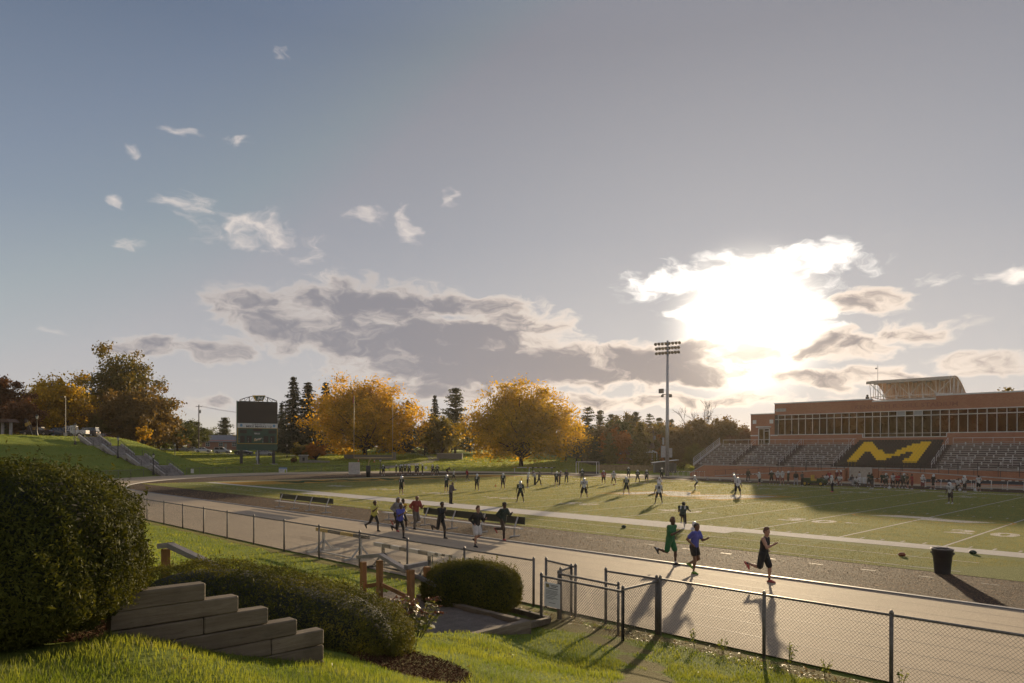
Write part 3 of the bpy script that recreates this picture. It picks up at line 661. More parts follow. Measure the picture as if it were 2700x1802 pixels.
# ---- garden cart, coolers, far benches
cp = G(2148, 1281.5); ct = thing('utility_cart', cp, 'green utility cart with yellow seats parked on the far sideline', 'cart', .1)
m_gr = MAT('cart_green', (.03, .055, .02), .45); m_yl = MAT('cart_yellow', (.50, .33, .03), .5)
m = MB(); m.prism([(-1.4, .35), (1.3, .35), (1.42, .75), (1.0, .95), (.45, .98), (.4, .6), (-.35, .6), (-.4, .98), (-1.4, .98)], -.65, .65, 1); m.build('body', m_gr, ct)
for x in (-.95, .95):
    for s in (-1, 1):
        m = MB(); m.prism([(x + .31 * math.cos(a), .31 + .31 * math.sin(a)) for a in np.linspace(0, 2 * pi, 14)[:-1]], s * .7 - .12, s * .7 + .12, 1); wh = m.build('wheel', m_black, ct)
        m = MB(); m.prism([(x + .17 * math.cos(a), .31 + .17 * math.sin(a)) for a in np.linspace(0, 2 * pi, 12)[:-1]], s * .7 - .135, s * .7 + .135, 1); m.build('rim', m_yl, wh)
for s in (-.33, .33):
    m = MB(); m.box((0, s, .72), (.5, .5, .14)); m.box((-.25, s, 1.05), (.12, .5, .6)); m.build('seat', m_yl, ct)
m = MB(); m.tube([(.35, -.3, .95), (.2, -.3, 1.1)], .02); m.lathe([(.15, 0), (.17, .02), (.15, .04)], 10, (.2, -.3, 1.1)); m.build('steering_wheel', m_black, ct)
def bench(loc, L_, rz, label, backc, legs=4, back=True, cat='bench', seatm=None):
    t = thing('team_bench' if back else 'flat_bench', loc, label, cat, rz)
    m = MB(); m.box((0, -.0, .44), (L_, .28, .045)); m.build('seat', seatm or m_alu, t)
    if back:
        m = MB(); m.box((0, .30, .80), (L_ - .1, .04, .36)); m.build('backrest', backc, t)
    for k in range(legs):
        x = -L_ / 2 + .5 + (L_ - 1) * k / (legs - 1)
        m = MB(); m.bar((x, .02, .02), (x, .02, .42), .07, .05); m.bar((x, -.28, .025), (x, .42, .025), .08, .05, (1, 0, 0))
        if back: m.bar((x, .02, .42), (x, .27, .97), .06, .05)
        m.build('leg', m_alu, t)
    return t
m_navy = MAT('navy_vinyl', (.02, .028, .045), .5); m_dg = MAT('dark_green_vinyl', (.012, .018, .014), .45)
pa, pb = G(2445, 1285), G(2560, 1289); pc = G(2690, 1294)
bench((pa + pb) / 2, 6., 0., 'dark navy team bench holding a white helmet by the brick wall', m_navy, 4)
bench((pb + pc) / 2 + np.array([.4, 0, 0]), 5.6, 0., 'dark navy team bench at the foot of the long ramp', m_navy, 4)
pa, pb = G(1870, 1266), G(1960, 1269); bench((pa + pb) / 2, 7., 0., 'low metal bench without back beside the brick stand wall', m_navy, 4, False)
pa = G(2277, 1283)
for k in range(3):
    t = thing('drink_cooler', pa + np.array([(k - 1) * .55, .3, 0]), 'white drinks cooler in the row on the far sideline', 'cooler', 0, 'coolers')
    m = MB(); m.lathe([(.2, .35), (.23, .4), (.24, .95), (.22, 1.0)], 10); m.build('barrel', MAT('cooler_white', (.55, .55, .55), .5), t); m = MB(); m.lathe([(.245, 1.0), (.245, 1.05), (.1, 1.1)], 10); m.build('lid', MAT('cooler_white', (.55, .55, .55), .5), t)
    m = MB(); m.box((0, 0, .33), (.5, .5, .05)); 
    for a in (-.2, .2): 
        for b in (-.2, .2): m.box((a, b, .15), (.05, .05, .3))
    m.build('stand', m_black, t)
# ================================================================ far left: hill, stairs, scoreboard, road
m_rail = MAT('dark_handrail', (.045, .045, .045), .5)
sd = Vector((-.927, -.374, 0)).normalized(); sn = Vector((.374, -.927, 0)).normalized(); s0 = Vector(G(463, 1255)[:].tolist()) + sd * .4; s0.z = 0
stw = 3.3
stt = thing('hillside_stairs', s0, 'concrete hillside staircase with dark handrails climbing to the car park', 'stairs')
for k in range(4):
    b0 = sd * (k * 5.75); z0 = k * 1.6; fl = MB()
    for i in range(10):
        p = b0 + sd * (i * .30 + .15); fl.box(p + Vector((0, 0, (z0 + (i + 1) * .16) / 2)) , (.30, stw, z0 + (i + 1) * .16), math.atan2(sd.y, sd.x))
    fl.build('flight', MAT('step_concrete', (.27, .25, .24), .9, (.18, .165, .16), 2), stt)
    if k < 3:
        lm = MB(); lm.box(b0 + sd * 4.375 + Vector((0, 0, (z0 + 1.6) / 2 - .003)), (2.75, stw + .3, z0 + 1.6 - .006), math.atan2(sd.y, sd.x)); lm.build('landing', m_conc, stt)
    for s in (-1, 1):
        c = MB(); q = sn * (s * (stw / 2 + .16)); a = b0 + q + Vector((0, 0, z0 + .10)); e = b0 + sd * 3.15 + q + Vector((0, 0, z0 + 1.75)); c.bar(a, e, .3, .55); c.build('side_kerb', m_conc, stt)
        h = MB(); q = sn * (s * (stw / 2 - .1)); a = b0 + q + Vector((0, 0, z0)); e = b0 + sd * 3.0 + q + Vector((0, 0, z0 + 1.6)); up = Vector((0, 0, .95))
        h.tube([a - sd * .3, a - sd * .3 + up, a + up, e + up, e + sd * .35 + up, e + sd * .35], .035, 5); h.tube([a + up * .5, e + up * .5], .025, 4)
        for f in (.33, .66): m_ = a.lerp(e, f); h.tube([m_, m_ + up], .028, 4)
        h.build('handrail', m_rail, stt)
# lamp posts
m_lamp = MAT('lamp_iron', (.02, .022, .022), .5); m_lampg = MAT('lamp_frosted_glass', (.55, .52, .48), .35)
def lamp_post(loc, label, h=3.7):
    t = thing('lamp_post', loc, label, 'street lamp'); k = h / 3.7
    m = MB(); m.lathe([(.20, 0), (.22, .05), (.17, .3), (.12, .55), (.075, .75), (.065, 1.2), (.055, 2.75 * k), (.08, 2.8 * k), (.05, 2.86 * k)], 10); m.build('post', m_lamp, t, True)
    m = MB(); m.lathe([(.09, 2.86 * k), (.13, 2.92 * k), (.21, 3.28 * k), (.20, 3.3 * k)], 8); m.build('lantern', m_lampg, t)
    m = MB(); m.lathe([(.25, 3.3 * k), (.24, 3.34 * k), (.1, 3.5 * k), (.04, 3.55 * k), (.035, 3.68 * k), (.01, 3.74 * k)], 8); m.build('lamp_cap', m_lamp, t); return t
def ZP(p): return np.array([p[0], p[1], float(ZT(p[0], p[1]))])
for u, D, lab, h in ((97, 116, 'black lamp post beside the dark sedan on the hilltop car park', 3.6), (198, 117, 'black lamp post in front of the white pickup on the hilltop', 3.7), (461, 150, 'black lamp post on the grass above the kerbside cars', 3.7),
                     (757, 175, 'black lamp post beside the low stone marker', 3.7), (1003, 125, 'slim black post with a white head behind the end zone', 2.9)):
    p = ZP(DP(u, 1189, D)); lamp_post(p, lab, h)
pp = s0 + sd * 9.6 + sn * 2.6; lamp_post(ZP(pp), 'black lamp post halfway up the hillside stairs', 3.7)
pp = s0 + sd * 1.6 + sn * 2.5; lamp_post(ZP(pp), 'black lamp post at the foot of the hillside stairs', 3.6)
# far fence round the bend
m_fpost = MAT('weathered_fence_steel', (.17, .155, .14), .55, (.11, .10, .09), 5, metal=.25)
def chain_fence(name, pts, h, label, post_r=.035, pitch=.10, wire=.004, rail=True, cat='fence', bottom=.04, zfun=None):
    t = thing(name, pts[0], label, cat); o0 = Vector([float(a) for a in pts[0]])
    P = [Vector([float(a) for a in p]) - o0 for p in pts]
    for p in P:
        m = MB(); m.tube([p - Vector((0, 0, .1)), p + Vector((0, 0, h + .03))], post_r, 6); m.lathe([(post_r * 1.15, 0), (post_r * 1.15, .03), (post_r * .5, .07)], 6, tuple(p + Vector((0, 0, h + .02)))); m.build('post', m_fpost, t, True)
    m = MB(); m.tube([p + Vector((0, 0, h)) for p in P], .028, 6); m.build('top_rail', m_fpost, t)
    V = []; Fq = []
    for a, b in zip(P[:-1], P[1:]):
        Ls = (b - a).length; d = (b - a) / Ls; nn = d.cross(Vector((0, 0, 1)))
        hh = h - bottom; x = -hh
        while x < Ls:
            for sg in (1, -1):
                xa, xb = (x, x + hh) if sg > 0 else (x + hh, x); za, zb = bottom, h
                # clip to the bay
                def at(xv): return za + (xv - xa) / (xb - xa) * (zb - za)
                l, r_ = max(0, min(xa, xb)), min(Ls, max(xa, xb))
                if r_ - l < .02: continue
                p0, p1 = a.lerp(b, l / Ls) + Vector((0, 0, at(l))), a.lerp(b, r_ / Ls) + Vector((0, 0, at(r_)))
                t_ = (p1 - p0).normalized(); sdv = t_.cross(nn) * wire; nv = nn * wire; off_ = nn * (sg * wire)
                k = len(V); ring3 = [sdv, nv - sdv * .5, -nv - sdv * .5]
                V.extend([tuple(p0 + off_ + q) for q in ring3] + [tuple(p1 + off_ + q) for q in ring3])
                Fq.extend([(k, k + 1, k + 4, k + 3), (k + 1, k + 2, k + 5, k + 4), (k + 2, k, k + 3, k + 5)])
            x += pitch
    me = raw_mesh('chain_link_mesh', np.array(V), np.array(Fq)); o = link('chain_link_mesh', me, t, MAT('mesh_wire', (.10, .09, .08), .6, metal=.2)); tag(o, kind='stuff'); return t
def bendp(a_deg, off_): 
    a = math.radians(a_deg); return np.array([TCX + (46.6 + off_) * 49 / 46.6 * math.cos(a), TCY + (46.6 + off_) * math.sin(a), 0.])
chain_fence('track_fence', [bendp(a, -.1) for a in np.arange(226, 205.5, -3.4)], 1.15, 'galvanised chain-link fence on the bend left of the hillside stairs', pitch=.16, wire=.006)
FB = [bendp(a, -.1) for a in np.arange(201.5, 138, -3.3)]
chain_fence('track_fence', FB, 1.15, 'galvanised chain-link fence on the bend between the stairs and the far trees', pitch=.16, wire=.006)
def sign_on(u0, v0, u1, v1, off_, label, draw, thick=.02):
    c = G((u0 + u1) / 2, 1253); D = float((DP(0, 0, 1) - CAM) @ FW) if False else None
    return None
def fence_sign(u, v, w_, h_, D, label, base, marks):
    p = DP(u, v, D); t = thing('fence_sign', p - np.array([0, 0, h_ / 2]), label, 'sign', -YAW)
    m = MB(); m.box((0, 0, h_ / 2), (w_, .02, h_)); m.build('panel', base, t)
    for name, mat, rects in marks:
        for (x0, x1, z0, z1) in rects:
            m = MB(); m.b2(x0 * w_, x1 * w_, -.018, -.011, z0 * h_, z1 * h_); m.build(name, mat, t)
m_sw = MAT('sign_white', (.55, .55, .55), .6); m_blue = MAT('sign_blue', (.10, .22, .45), .6); m_lime = MAT('sign_lime', (.30, .38, .04), .6); m_grey = MAT('sign_grey', (.22, .25, .26), .6)
def fD(u): return float((G(u, 1189.07 + 55 + .0038 * (u - 1350)) - CAM) @ FW)
fence_sign(746, 1240, 1.55, .95, 131.5, 'advertising banner with a figure in lime on the far fence', m_sw, [('blue_sky', m_blue, [(-.5, .5, .78, 1.0)]), ('figure', m_lime, [(.22, .40, .02, .5)]), ('figure_head', MAT('sign_skin', (.35, .2, .13), .7), [(.27, .35, .5, .66)]), ('printed_line', m_grey, [(-.42, .1, .6, .66), (-.42, 0, .45, .5), (-.42, -.05, .3, .35)])])
fence_sign(507, 1242.5, .5, .72, 116.8, 'small blank white notice on the fence near the stairs', m_sw, [])
fence_sign(1123, 1234, .5, .6, 141, 'small white notice behind the end zone players', m_sw, [])
# ---------------- scoreboard
D = 150.; sp = ZP(DP(679, 1231, D)); sp[2] -= .05; SBR = -YAW + .47
m_sg = MAT('scoreboard_green', (.012, .045, .030), .5, (.016, .06, .04), 1.5); m_sg2 = MAT('scoreboard_side_green', (.07, .12, .085), .6); m_scr = MAT('led_screen', (.020, .013, .012), .6); m_gold2 = MAT('scoreboard_gold', (.50, .30, .02), .5)
sb = thing('scoreboard', sp, 'tall dark green stadium scoreboard on three black posts with a white memorial strip', 'scoreboard', SBR)
px = D / FPX; W_, zb, zt2 = 8.15, float(sp[2]), 0
def ZV(v, u=679): return CAM[2] + (HY + .0038 * (u - 1350) - v) * px - sp[2]
zA, zB = ZV(1188), ZV(1060)
for x in (-3.2, 0.15, 3.35):
    m = MB(); m.b2(x - .28, x + .28, .25, .8, 0, zA + .2); m.build('support_post', m_black, sb)
    m = MB(); m.b2(x - .75, x + .75, -.1, 1.1, -.25, .18); m.build('footing', m_conc, sb)
m = MB(); m.b2(-.1, .12, .1, .25, .2, zA); m.box((-.15, .1, 1.4), (.35, .3, .9)); m.build('conduit_box', m_steel, sb)
m = MB(); m.b2(-W_ / 2, W_ / 2, 0, 1.5, zA, zB); bx = m.build('cabinet', [m_sg], sb)
m = MB(); m.b2(-W_ / 2 + .1, W_ / 2 - .02, -.06, -.01, ZV(1116.5), ZV(1060.5)); m.build('video_screen', m_scr, sb)
m = MB(); m.b2(-W_ / 2 - .06, -W_ / 2 - .005, .0, 1.52, ZV(1185), ZV(1058)); m.build('side_panel', m_sg2, sb)
zs0, zs1 = ZV(1129), ZV(1117); m = MB(); m.b2(-W_ / 2 + .02, W_ / 2, -.08, -.005, zs0, zs1); ms_ = m.build('memorial_strip', m_sw, sb)
ink = MAT('sign_ink', (.02, .02, .03), .6)
m = MB(); put_text(m, "MIKE MARKS '13", (.25, -.09, zs0 + .10), (1, 0, 0), (0, 0, 1), .46, .012, 5.1); m.build('memorial_name', ink, ms_)
m = MB(); put_text(m, 'IN MEMORY OF', (.2, -.09, zs0 + .68), (1, 0, 0), (0, 0, 1), .22, .008, 2.6); m.build('memorial_line', ink, ms_)
for x in (-3.3, 3.35):
    m = MB(); m.prism([(x - .28, zs0 + .62), (x - .2, zs0 + .25), (x + .2, zs0 + .25), (x + .28, zs0 + .62), (x, zs0 + .85)], -.095, -.085, 1); m.build('crest', MAT('crest_blue', (.12, .26, .42), .6), ms_)
z0, z1 = ZV(1171), ZV(1129); fr = .09
m = MB(); m.b2(-W_ / 2 + .02, W_ / 2 - .02, -.07, -.004, z0, z0 + fr); m.b2(-W_ / 2 + .02, W_ / 2 - .02, -.07, -.004, z1 - fr, z1); m.b2(-W_ / 2 + .02, -W_ / 2 + .02 + fr, -.068, -.004, z0, z1); m.b2(W_ / 2 - .02 - fr, W_ / 2 - .02, -.068, -.004, z0, z1); m.build('gold_border', m_gold2, sb)
for (xa, xb, a, b) in ((-3.6, -2.2, .66, .86), (2.2, 3.7, .66, .86), (-.9, .9, .80, .95), (-3.5, -2.6, .08, .5), (-2.2, -1.2, .08, .5), (1.2, 2.2, .08, .5), (2.6, 3.5, .08, .5)):
    m = MB(); m.b2(xa, xb, -.05, -.004, z0 + (z1 - z0) * a, z0 + (z1 - z0) * b); m.build('digit_panel', m_scr, sb)
m = MB(); put_text(m, 'PERIOD', (-.1, -.06, z0 + (z1 - z0) * .60), (1, 0, 0), (0, 0, 1), .34, .012, 1.15); m.build('period_lettering', m_sw, sb)
m = MB(); put_text(m, 'Terror', (.1, -.06, z0 + (z1 - z0) * .24), (.97, 0, .24), (0, 0, 1), .52, .015, 1.5, .35); m.build('team_script', m_sw, sb)
m = MB(); put_text(m, 'Terror', (.02, -.055, z0 + (z1 - z0) * .21), (.97, 0, .24), (0, 0, 1), .54, .03, 1.62, .35); m.build('team_script_shadow', m_gold2, sb)
for x in (-3.75, -1.9, 1.05, 2.85):
    for k in (0, 1):
        m = MB(); put_text(m, str(k + 1), (x, -.06, z0 + (z1 - z0) * (.28 - .18 * k)), (1, 0, 0), (0, 0, 1), .32, .012); m.build('row_number', m_sw, sb)
ar = []
for k in range(17):
    f = k / 16; ar.append((-W_ / 2 + .55 + (W_ - .7) * f, .3, zB + .35 + .95 * math.sin(pi * f)))
m = MB(); m.tube(ar, .07, 5)
for k in range(0, 17, 2):
    p = ar[k]; m.tube([(p[0], .3, zB), p], .05 if k % 4 else .1, 5)
    if k < 16: q = ar[k + 2]; m.tube([(p[0], .3, zB), q] if k < 8 else [p, (q[0], .3, zB)], .04, 5)
m.tube([(-W_ / 2 + .5, .3, zB + .05), (W_ / 2 - .1, .3, zB + .05)], .05, 5); at_ = m.build('arch_truss', m_lamp, sb)
cx, cz_ = .35, zB + .72
def mpoly(mb, pts, y, s=1., sh=.35): mb.prism([(cx + (p[0] + sh * p[1]) * .62 * s, cz_ + p[1] * .8 * s) for p in pts], y, y + .03, 1)
m = MB(); m.prism([(cx - 1.45, cz_ + .62), (cx - .75, cz_ - .58), (cx + .75, cz_ - .5), (cx + 1.25, cz_ + .72)], .12, .18, 1); m.build('logo_gold_plate', m_gold2, at_)
m = MB(); m.prism([(cx - .95, cz_ + .50), (cx - .6, cz_ - .48), (cx + .68, cz_ - .40), (cx + 1.12, cz_ + .60)], .08, .115, 1); m.build('logo_green_plate', m_sg, at_)
m = MB(); put_text(m, 'M', (cx + .05, .06, cz_ - .32), (1, 0, 0), (.3, 0, 1), .72, .04, 1.0); m.build('logo_letter', m_sw, at_)
# ---------------- goalpost
gp = G(971, 1258.5); m_post = MAT('goalpost_yellow', (.48, .36, .16), .5, (.42, .31, .13), 3)
t = thing('goalpost', gp, 'yellow gooseneck goalpost with a dark padded base behind the end zone', 'goalpost')
m = MB(); m.tube([(0, 0, 0), (0, 0, 1.9), (.25, 0, 2.55), (.8, 0, 2.95), (1.5, 0, 3.02)], .085, 8); m.build('gooseneck', m_post, t, True)
yc = 0.9
m = MB(); m.tube([(1.5, -3.55 + .0, 3.05), (1.5, 3.55, 3.05)], .075, 8); m.build('crossbar', m_post, t, True)
for y in (-3.55, 3.55):
    m = MB(); m.tube([(1.5, y, 3.05), (1.5, y, 12.6)], .055, 8); up_ = m.build('upright', m_post, t, True)
m = MB(); m.add([(1.5, -3.6, 12.5), (1.5, -3.72, 12.45), (1.46, -3.78, 11.4), (1.5, -3.6, 11.5)], [(0, 1, 2, 3)]); m.build('ribbon', MAT('ribbon_red', (.45, .10, .07), .7), t)
m = MB(); m.lathe([(.36, 0), (.36, 1.75), (.30, 1.8)], 12); m.build('base_pad', MAT('pad_charcoal', (.028, .03, .035), .6), t, True)
# kicking net
kp = G(934, 1251); t = thing('kicking_net', kp, 'square white practice net on a frame behind the end line', 'net', -YAW)
m = MB(); 
for a, b in (((-.95, 0, 0), (-.95, 0, 2.05)), ((.95, 0, 0), (.95, 0, 2.05)), ((-.95, 0, 2.05), (.95, 0, 2.05)), ((-.95, 0, .03), (.95, 0, .03)), ((-.95, 0, .03), (-.95, .8, .03)), ((.95, 0, .03), (.95, .8, .03))): m.tube([a, b], .03, 5)
m.build('frame', m_frame, t); m = MB(); m.b2(-.92, .92, .02, .045, .06, 2.02); m.build('net_cloth', MAT('net_white', (.50, .47, .43), .9, (.40, .37, .34), 3), t)
# stone marker and low wall
def stone_mat(): return brick_mat('field_stone', (.30, .28, .25), (.22, .20, .18), (.16, .15, .14))
m_stone = stone_mat()
p = ZP(DP(800, 1217, 162)); t = thing('stone_marker', p, 'pale stone marker pillar with a low curved wall beside it', 'monument', -YAW)
m = MB(); m.b2(-.85, .85, -.4, .6, 0, 1.55); m.build('pillar', m_stone, t); m = MB(); m.b2(-1.05, 1.05, -.55, .75, 1.55, 1.78); m.build('cap', m_conc, t); m = MB(); m.b2(-.1, .42, -.44, -.405, .4, 1.15); m.build('plaque', m_black, t)
m = MB()
for k in range(8): m.box((1.2 + k * .62, .1 + .05 * k * k * .15, .3 - k * .012), (.66, .5, .6 - k * .03), .08 * k)
m.build('low_wall', m_stone, t)
p = ZP(DP(985, 1207, 178)); t = thing('stone_wall', p, 'long low stone retaining wall behind the goalpost', 'wall', -YAW); m = MB(); m.b2(-7.5, 4.6, 0, .6, -.3, 1.2); m.build('wall', m_stone, t); m = MB(); m.b2(4.6, 5.6, -.2, .8, -.3, 1.9); m.build('end_pillar', m_stone, t)
p = ZP(DP(1185, 1217, 185)); t = thing('stone_wall', p, 'pale stone wall among the trees beside the winding path', 'wall', -YAW - .1); m = MB(); m.b2(-3.4, 3.4, 0, .6, -.3, 1.4); m.build('wall', m_stone, t); m = MB(); m.b2(-3.5, 3.5, -.1, .7, 1.4, 1.55); m.build('coping', m_conc, t)
# winding path (laid on the terrain)
def path_strip(name, pix, wd, mat, dz=.03):
    c = [ZP(DP(u, 1189, D)) for u, D in pix]; V = []; 
    cc = []
    for a, b in zip(c[:-1], c[1:]):
        for f in np.linspace(0, 1, 9)[:-1]: cc.append(a + (b - a) * f)
    cc.append(c[-1]); cc = np.array(cc)
    for _ in range(12): cc[1:-1] = (cc[:-2] + cc[1:-1] * 2 + cc[2:]) / 4
    V = []
    for i, p in enumerate(cc):
        t_ = cc[min(i + 1, len(cc) - 1)] - cc[max(i - 1, 0)]; n_ = np.array([-t_[1], t_[0], 0]); n_ /= np.linalg.norm(n_) + 1e-9
        for s in (-1, -.33, .33, 1): q = p + n_ * s * wd / 2; V.append((q[0], q[1], float(ZT(q[0], q[1])) + dz))
    k = len(cc); me = raw_mesh(name, V, [(i * 4 + j, i * 4 + j + 1, i * 4 + j + 5, i * 4 + j + 4) for i in range(k - 1) for j in range(3)])
    return tag(link(name, me, None, mat), kind='structure')
m_asph = MAT('grey_asphalt', (.16, .15, .155), .9, (.12, .115, .12), 2)
path_strip('path', [(1010, 150), (1060, 158), (1120, 168), (1150, 182), (1135, 200), (1095, 225), (1040, 250)], 2.8, m_asph, .05)
path_strip('road', [(380, 260), (470, 232), (560, 206), (640, 192), (720, 184), (800, 192), (880, 215)], 6.5, m_asph, .06)
path_strip('parking_lot', [(-160, 126), (20, 128), (140, 131), (260, 138), (330, 150)], 17, m_asph, .05)
# ---------------- cars
m_tyre = MAT('tyre_rubber', (.015, .015, .015), .8); m_rim = MAT('rim_alloy', (.30, .30, .31), .35, metal=.7); m_cg = MAT('car_glass', (.02, .025, .03), .08, spec=.8); m_hl = MAT('headlamp', (.5, .5, .5), .2); m_tl = MAT('tail_lamp', (.25, .02, .02), .3)
SEDAN = ([(-2.3, .42), (-2.32, .78), (-2.2, .92), (-1.55, .98), (1.0, .95), (2.0, .80), (2.28, .62), (2.3, .36), (1.9, .26), (-2.0, .26)], [(-1.55, .98), (-.85, 1.42), (.25, 1.44), (1.05, .95)])
SUV = ([(-2.2, .45), (-2.25, 1.0), (-2.1, 1.08), (1.0, 1.05), (2.0, .95), (2.25, .75), (2.28, .42), (1.9, .32), (-2.0, .32)], [(-2.12, 1.08), (-1.95, 1.72), (.15, 1.74), (.95, 1.05)])
TRUCK = ([(-2.7, .5), (-2.72, 1.12), (-.9, 1.14), (-.85, 1.10), (1.2, 1.12), (2.5, 1.05), (2.75, .85), (2.75, .48), (2.3, .38), (-2.3, .38)], [(-.9, 1.12), (-.8, 1.82), (.55, 1.84), (1.3, 1.12)])
def car(loc, rz, shape, paint, label):
    t = thing('parked_car', loc, label, 'car', rz); lo, hi = shape
    m = MB(); n = len(lo); ws = [.86 if z < .5 else .9 if z < .85 else .86 for x, z in lo]
    m.add([(x, -w_, z) for (x, z), w_ in zip(lo, ws)] + [(x, w_, z) for (x, z), w_ in zip(lo, ws)], [tuple(range(n)), tuple(range(n, 2 * n))[::-1]] + [(i, n + i, n + (i + 1) % n, (i + 1) % n) for i in range(n)])
    m.build('body', paint, t)
    def cab(sh, nar, zo):
        m = MB(); q = [(x * 1., z) for x, z in hi]; n = len(q); ww = [.80, .66, .66, .80]
        cx_ = sum(x for x, z in q) / n
        P_ = [((x - cx_) * sh + cx_, w_ * nar, z + (zo if 0 < i < n - 1 else 0)) for i, ((x, z), w_) in enumerate(zip(q, ww))]
        m.add([(x, -w_, z) for x, w_, z in P_] + [(x, w_, z) for x, w_, z in P_], [tuple(range(n)), tuple(range(n, 2 * n))[::-1]] + [(i, n + i, n + (i + 1) % n, (i + 1) % n) for i in range(n)]); return m
    cab(1., 1., 0).build('windows', m_cg, t)
    m = MB(); (x0, z0), (x1, z1), (x2, z2), (x3, z3) = hi
    m.b2(x1 - .08, x2 + .08, -.68, .68, z1 - .04, z1 + .03)
    for s in (-1, 1):
        for a, b in (((x0, s * .81, z0), (x1, s * .67, z1)), ((x2, s * .67, z2), (x3, s * .81, z3)), (((x0 + x3) / 2, s * .81, z0), ((x1 + x2) / 2, s * .67, z1))): m.bar(a, b, .07)
    m.build('roof', paint, t)
    for x in (lo[0][0] * .62, lo[7 if len(lo) > 9 else 6][0] * .63):
        for s in (-1, 1):
            m = MB(); rw = .34; m.prism([(x + rw * math.cos(a), rw + rw * math.sin(a)) for a in np.linspace(0, 2 * pi, 13)[:-1]], s * .82 - .11, s * .82 + .11, 1); wh = m.build('wheel', m_tyre, t)
            m = MB(); m.prism([(x + .2 * math.cos(a), rw + .2 * math.sin(a)) for a in np.linspace(0, 2 * pi, 11)[:-1]], s * .82 - .12, s * .82 + .12, 1); m.build('rim', m_rim, wh)
    for s in (-1, 1):
        m = MB(); m.box((lo[6][0] - .06, s * .62, .66), (.12, .36, .14)); m.build('headlight', m_hl, t)
        m = MB(); m.box((lo[1][0] + .03, s * .66, .76), (.08, .3, .16)); m.build('tail_light', m_tl, t)
    return t
def cp_(n, c, m=.0): return MAT('car_paint_' + n, c, .3, tuple(k * .95 for k in c), 1, metal=m, spec=.6, coat=.3)
hp = -YAW + pi
for u, D_, sh, pn, lab, rz in ((97, 121, SEDAN, cp_('midnight', (.02, .025, .04)), 'dark blue sedan beside the hilltop lamp post', pi + .2), (150, 124, SEDAN, cp_('slate', (.09, .10, .115)), 'slate grey sedan between the blue sedan and the white pickup', pi + .25),
        (187, 125.5, TRUCK, cp_('white', (.55, .55, .56)), 'white pickup parked on the hilltop', pi + .2), (226, 131, SUV, cp_('black', (.02, .022, .03)), 'black van parked under the trees above the stairs', pi + .1), (265, 138, SEDAN, cp_('maroon', (.10, .02, .02)), 'maroon car in the tree shade above the stairs', pi + .1), (287, 142, SEDAN, cp_('white', (.55, .55, .56)), 'white car half hidden in the deep tree shade', pi / 2)):
    p = ZP(DP(u, 1189, D_)); p[2] += .05; car(p, -YAW + rz, sh, pn, lab)
for u, D_, sh, pn, lab, rz in ((480, 226, SEDAN, cp_('silver', (.36, .37, .38)), 'silver hatchback at the top end of the kerbside row', .3), (508, 217, SEDAN, cp_('grey', (.22, .23, .25)), 'grey sedan parked second on the sloping road', .3), (536, 209, SEDAN, cp_('white', (.55, .55, .56)), 'white sedan parked beside the tall utility pole', .25),
        (587, 201, SUV, cp_('silver', (.36, .37, .38)), 'silver estate car on the road between pole and scoreboard', .1), (643, 191, SEDAN, cp_('black', (.02, .022, .03)), 'black car half hidden by the scoreboard post', .05), (699, 187, SEDAN, cp_('silver', (.36, .37, .38)), 'silver sedan seen between the scoreboard posts', 0.)):
    p = ZP(DP(u, 1189, D_)); p[2] += .06; car(p, -YAW + rz, sh, pn, lab)
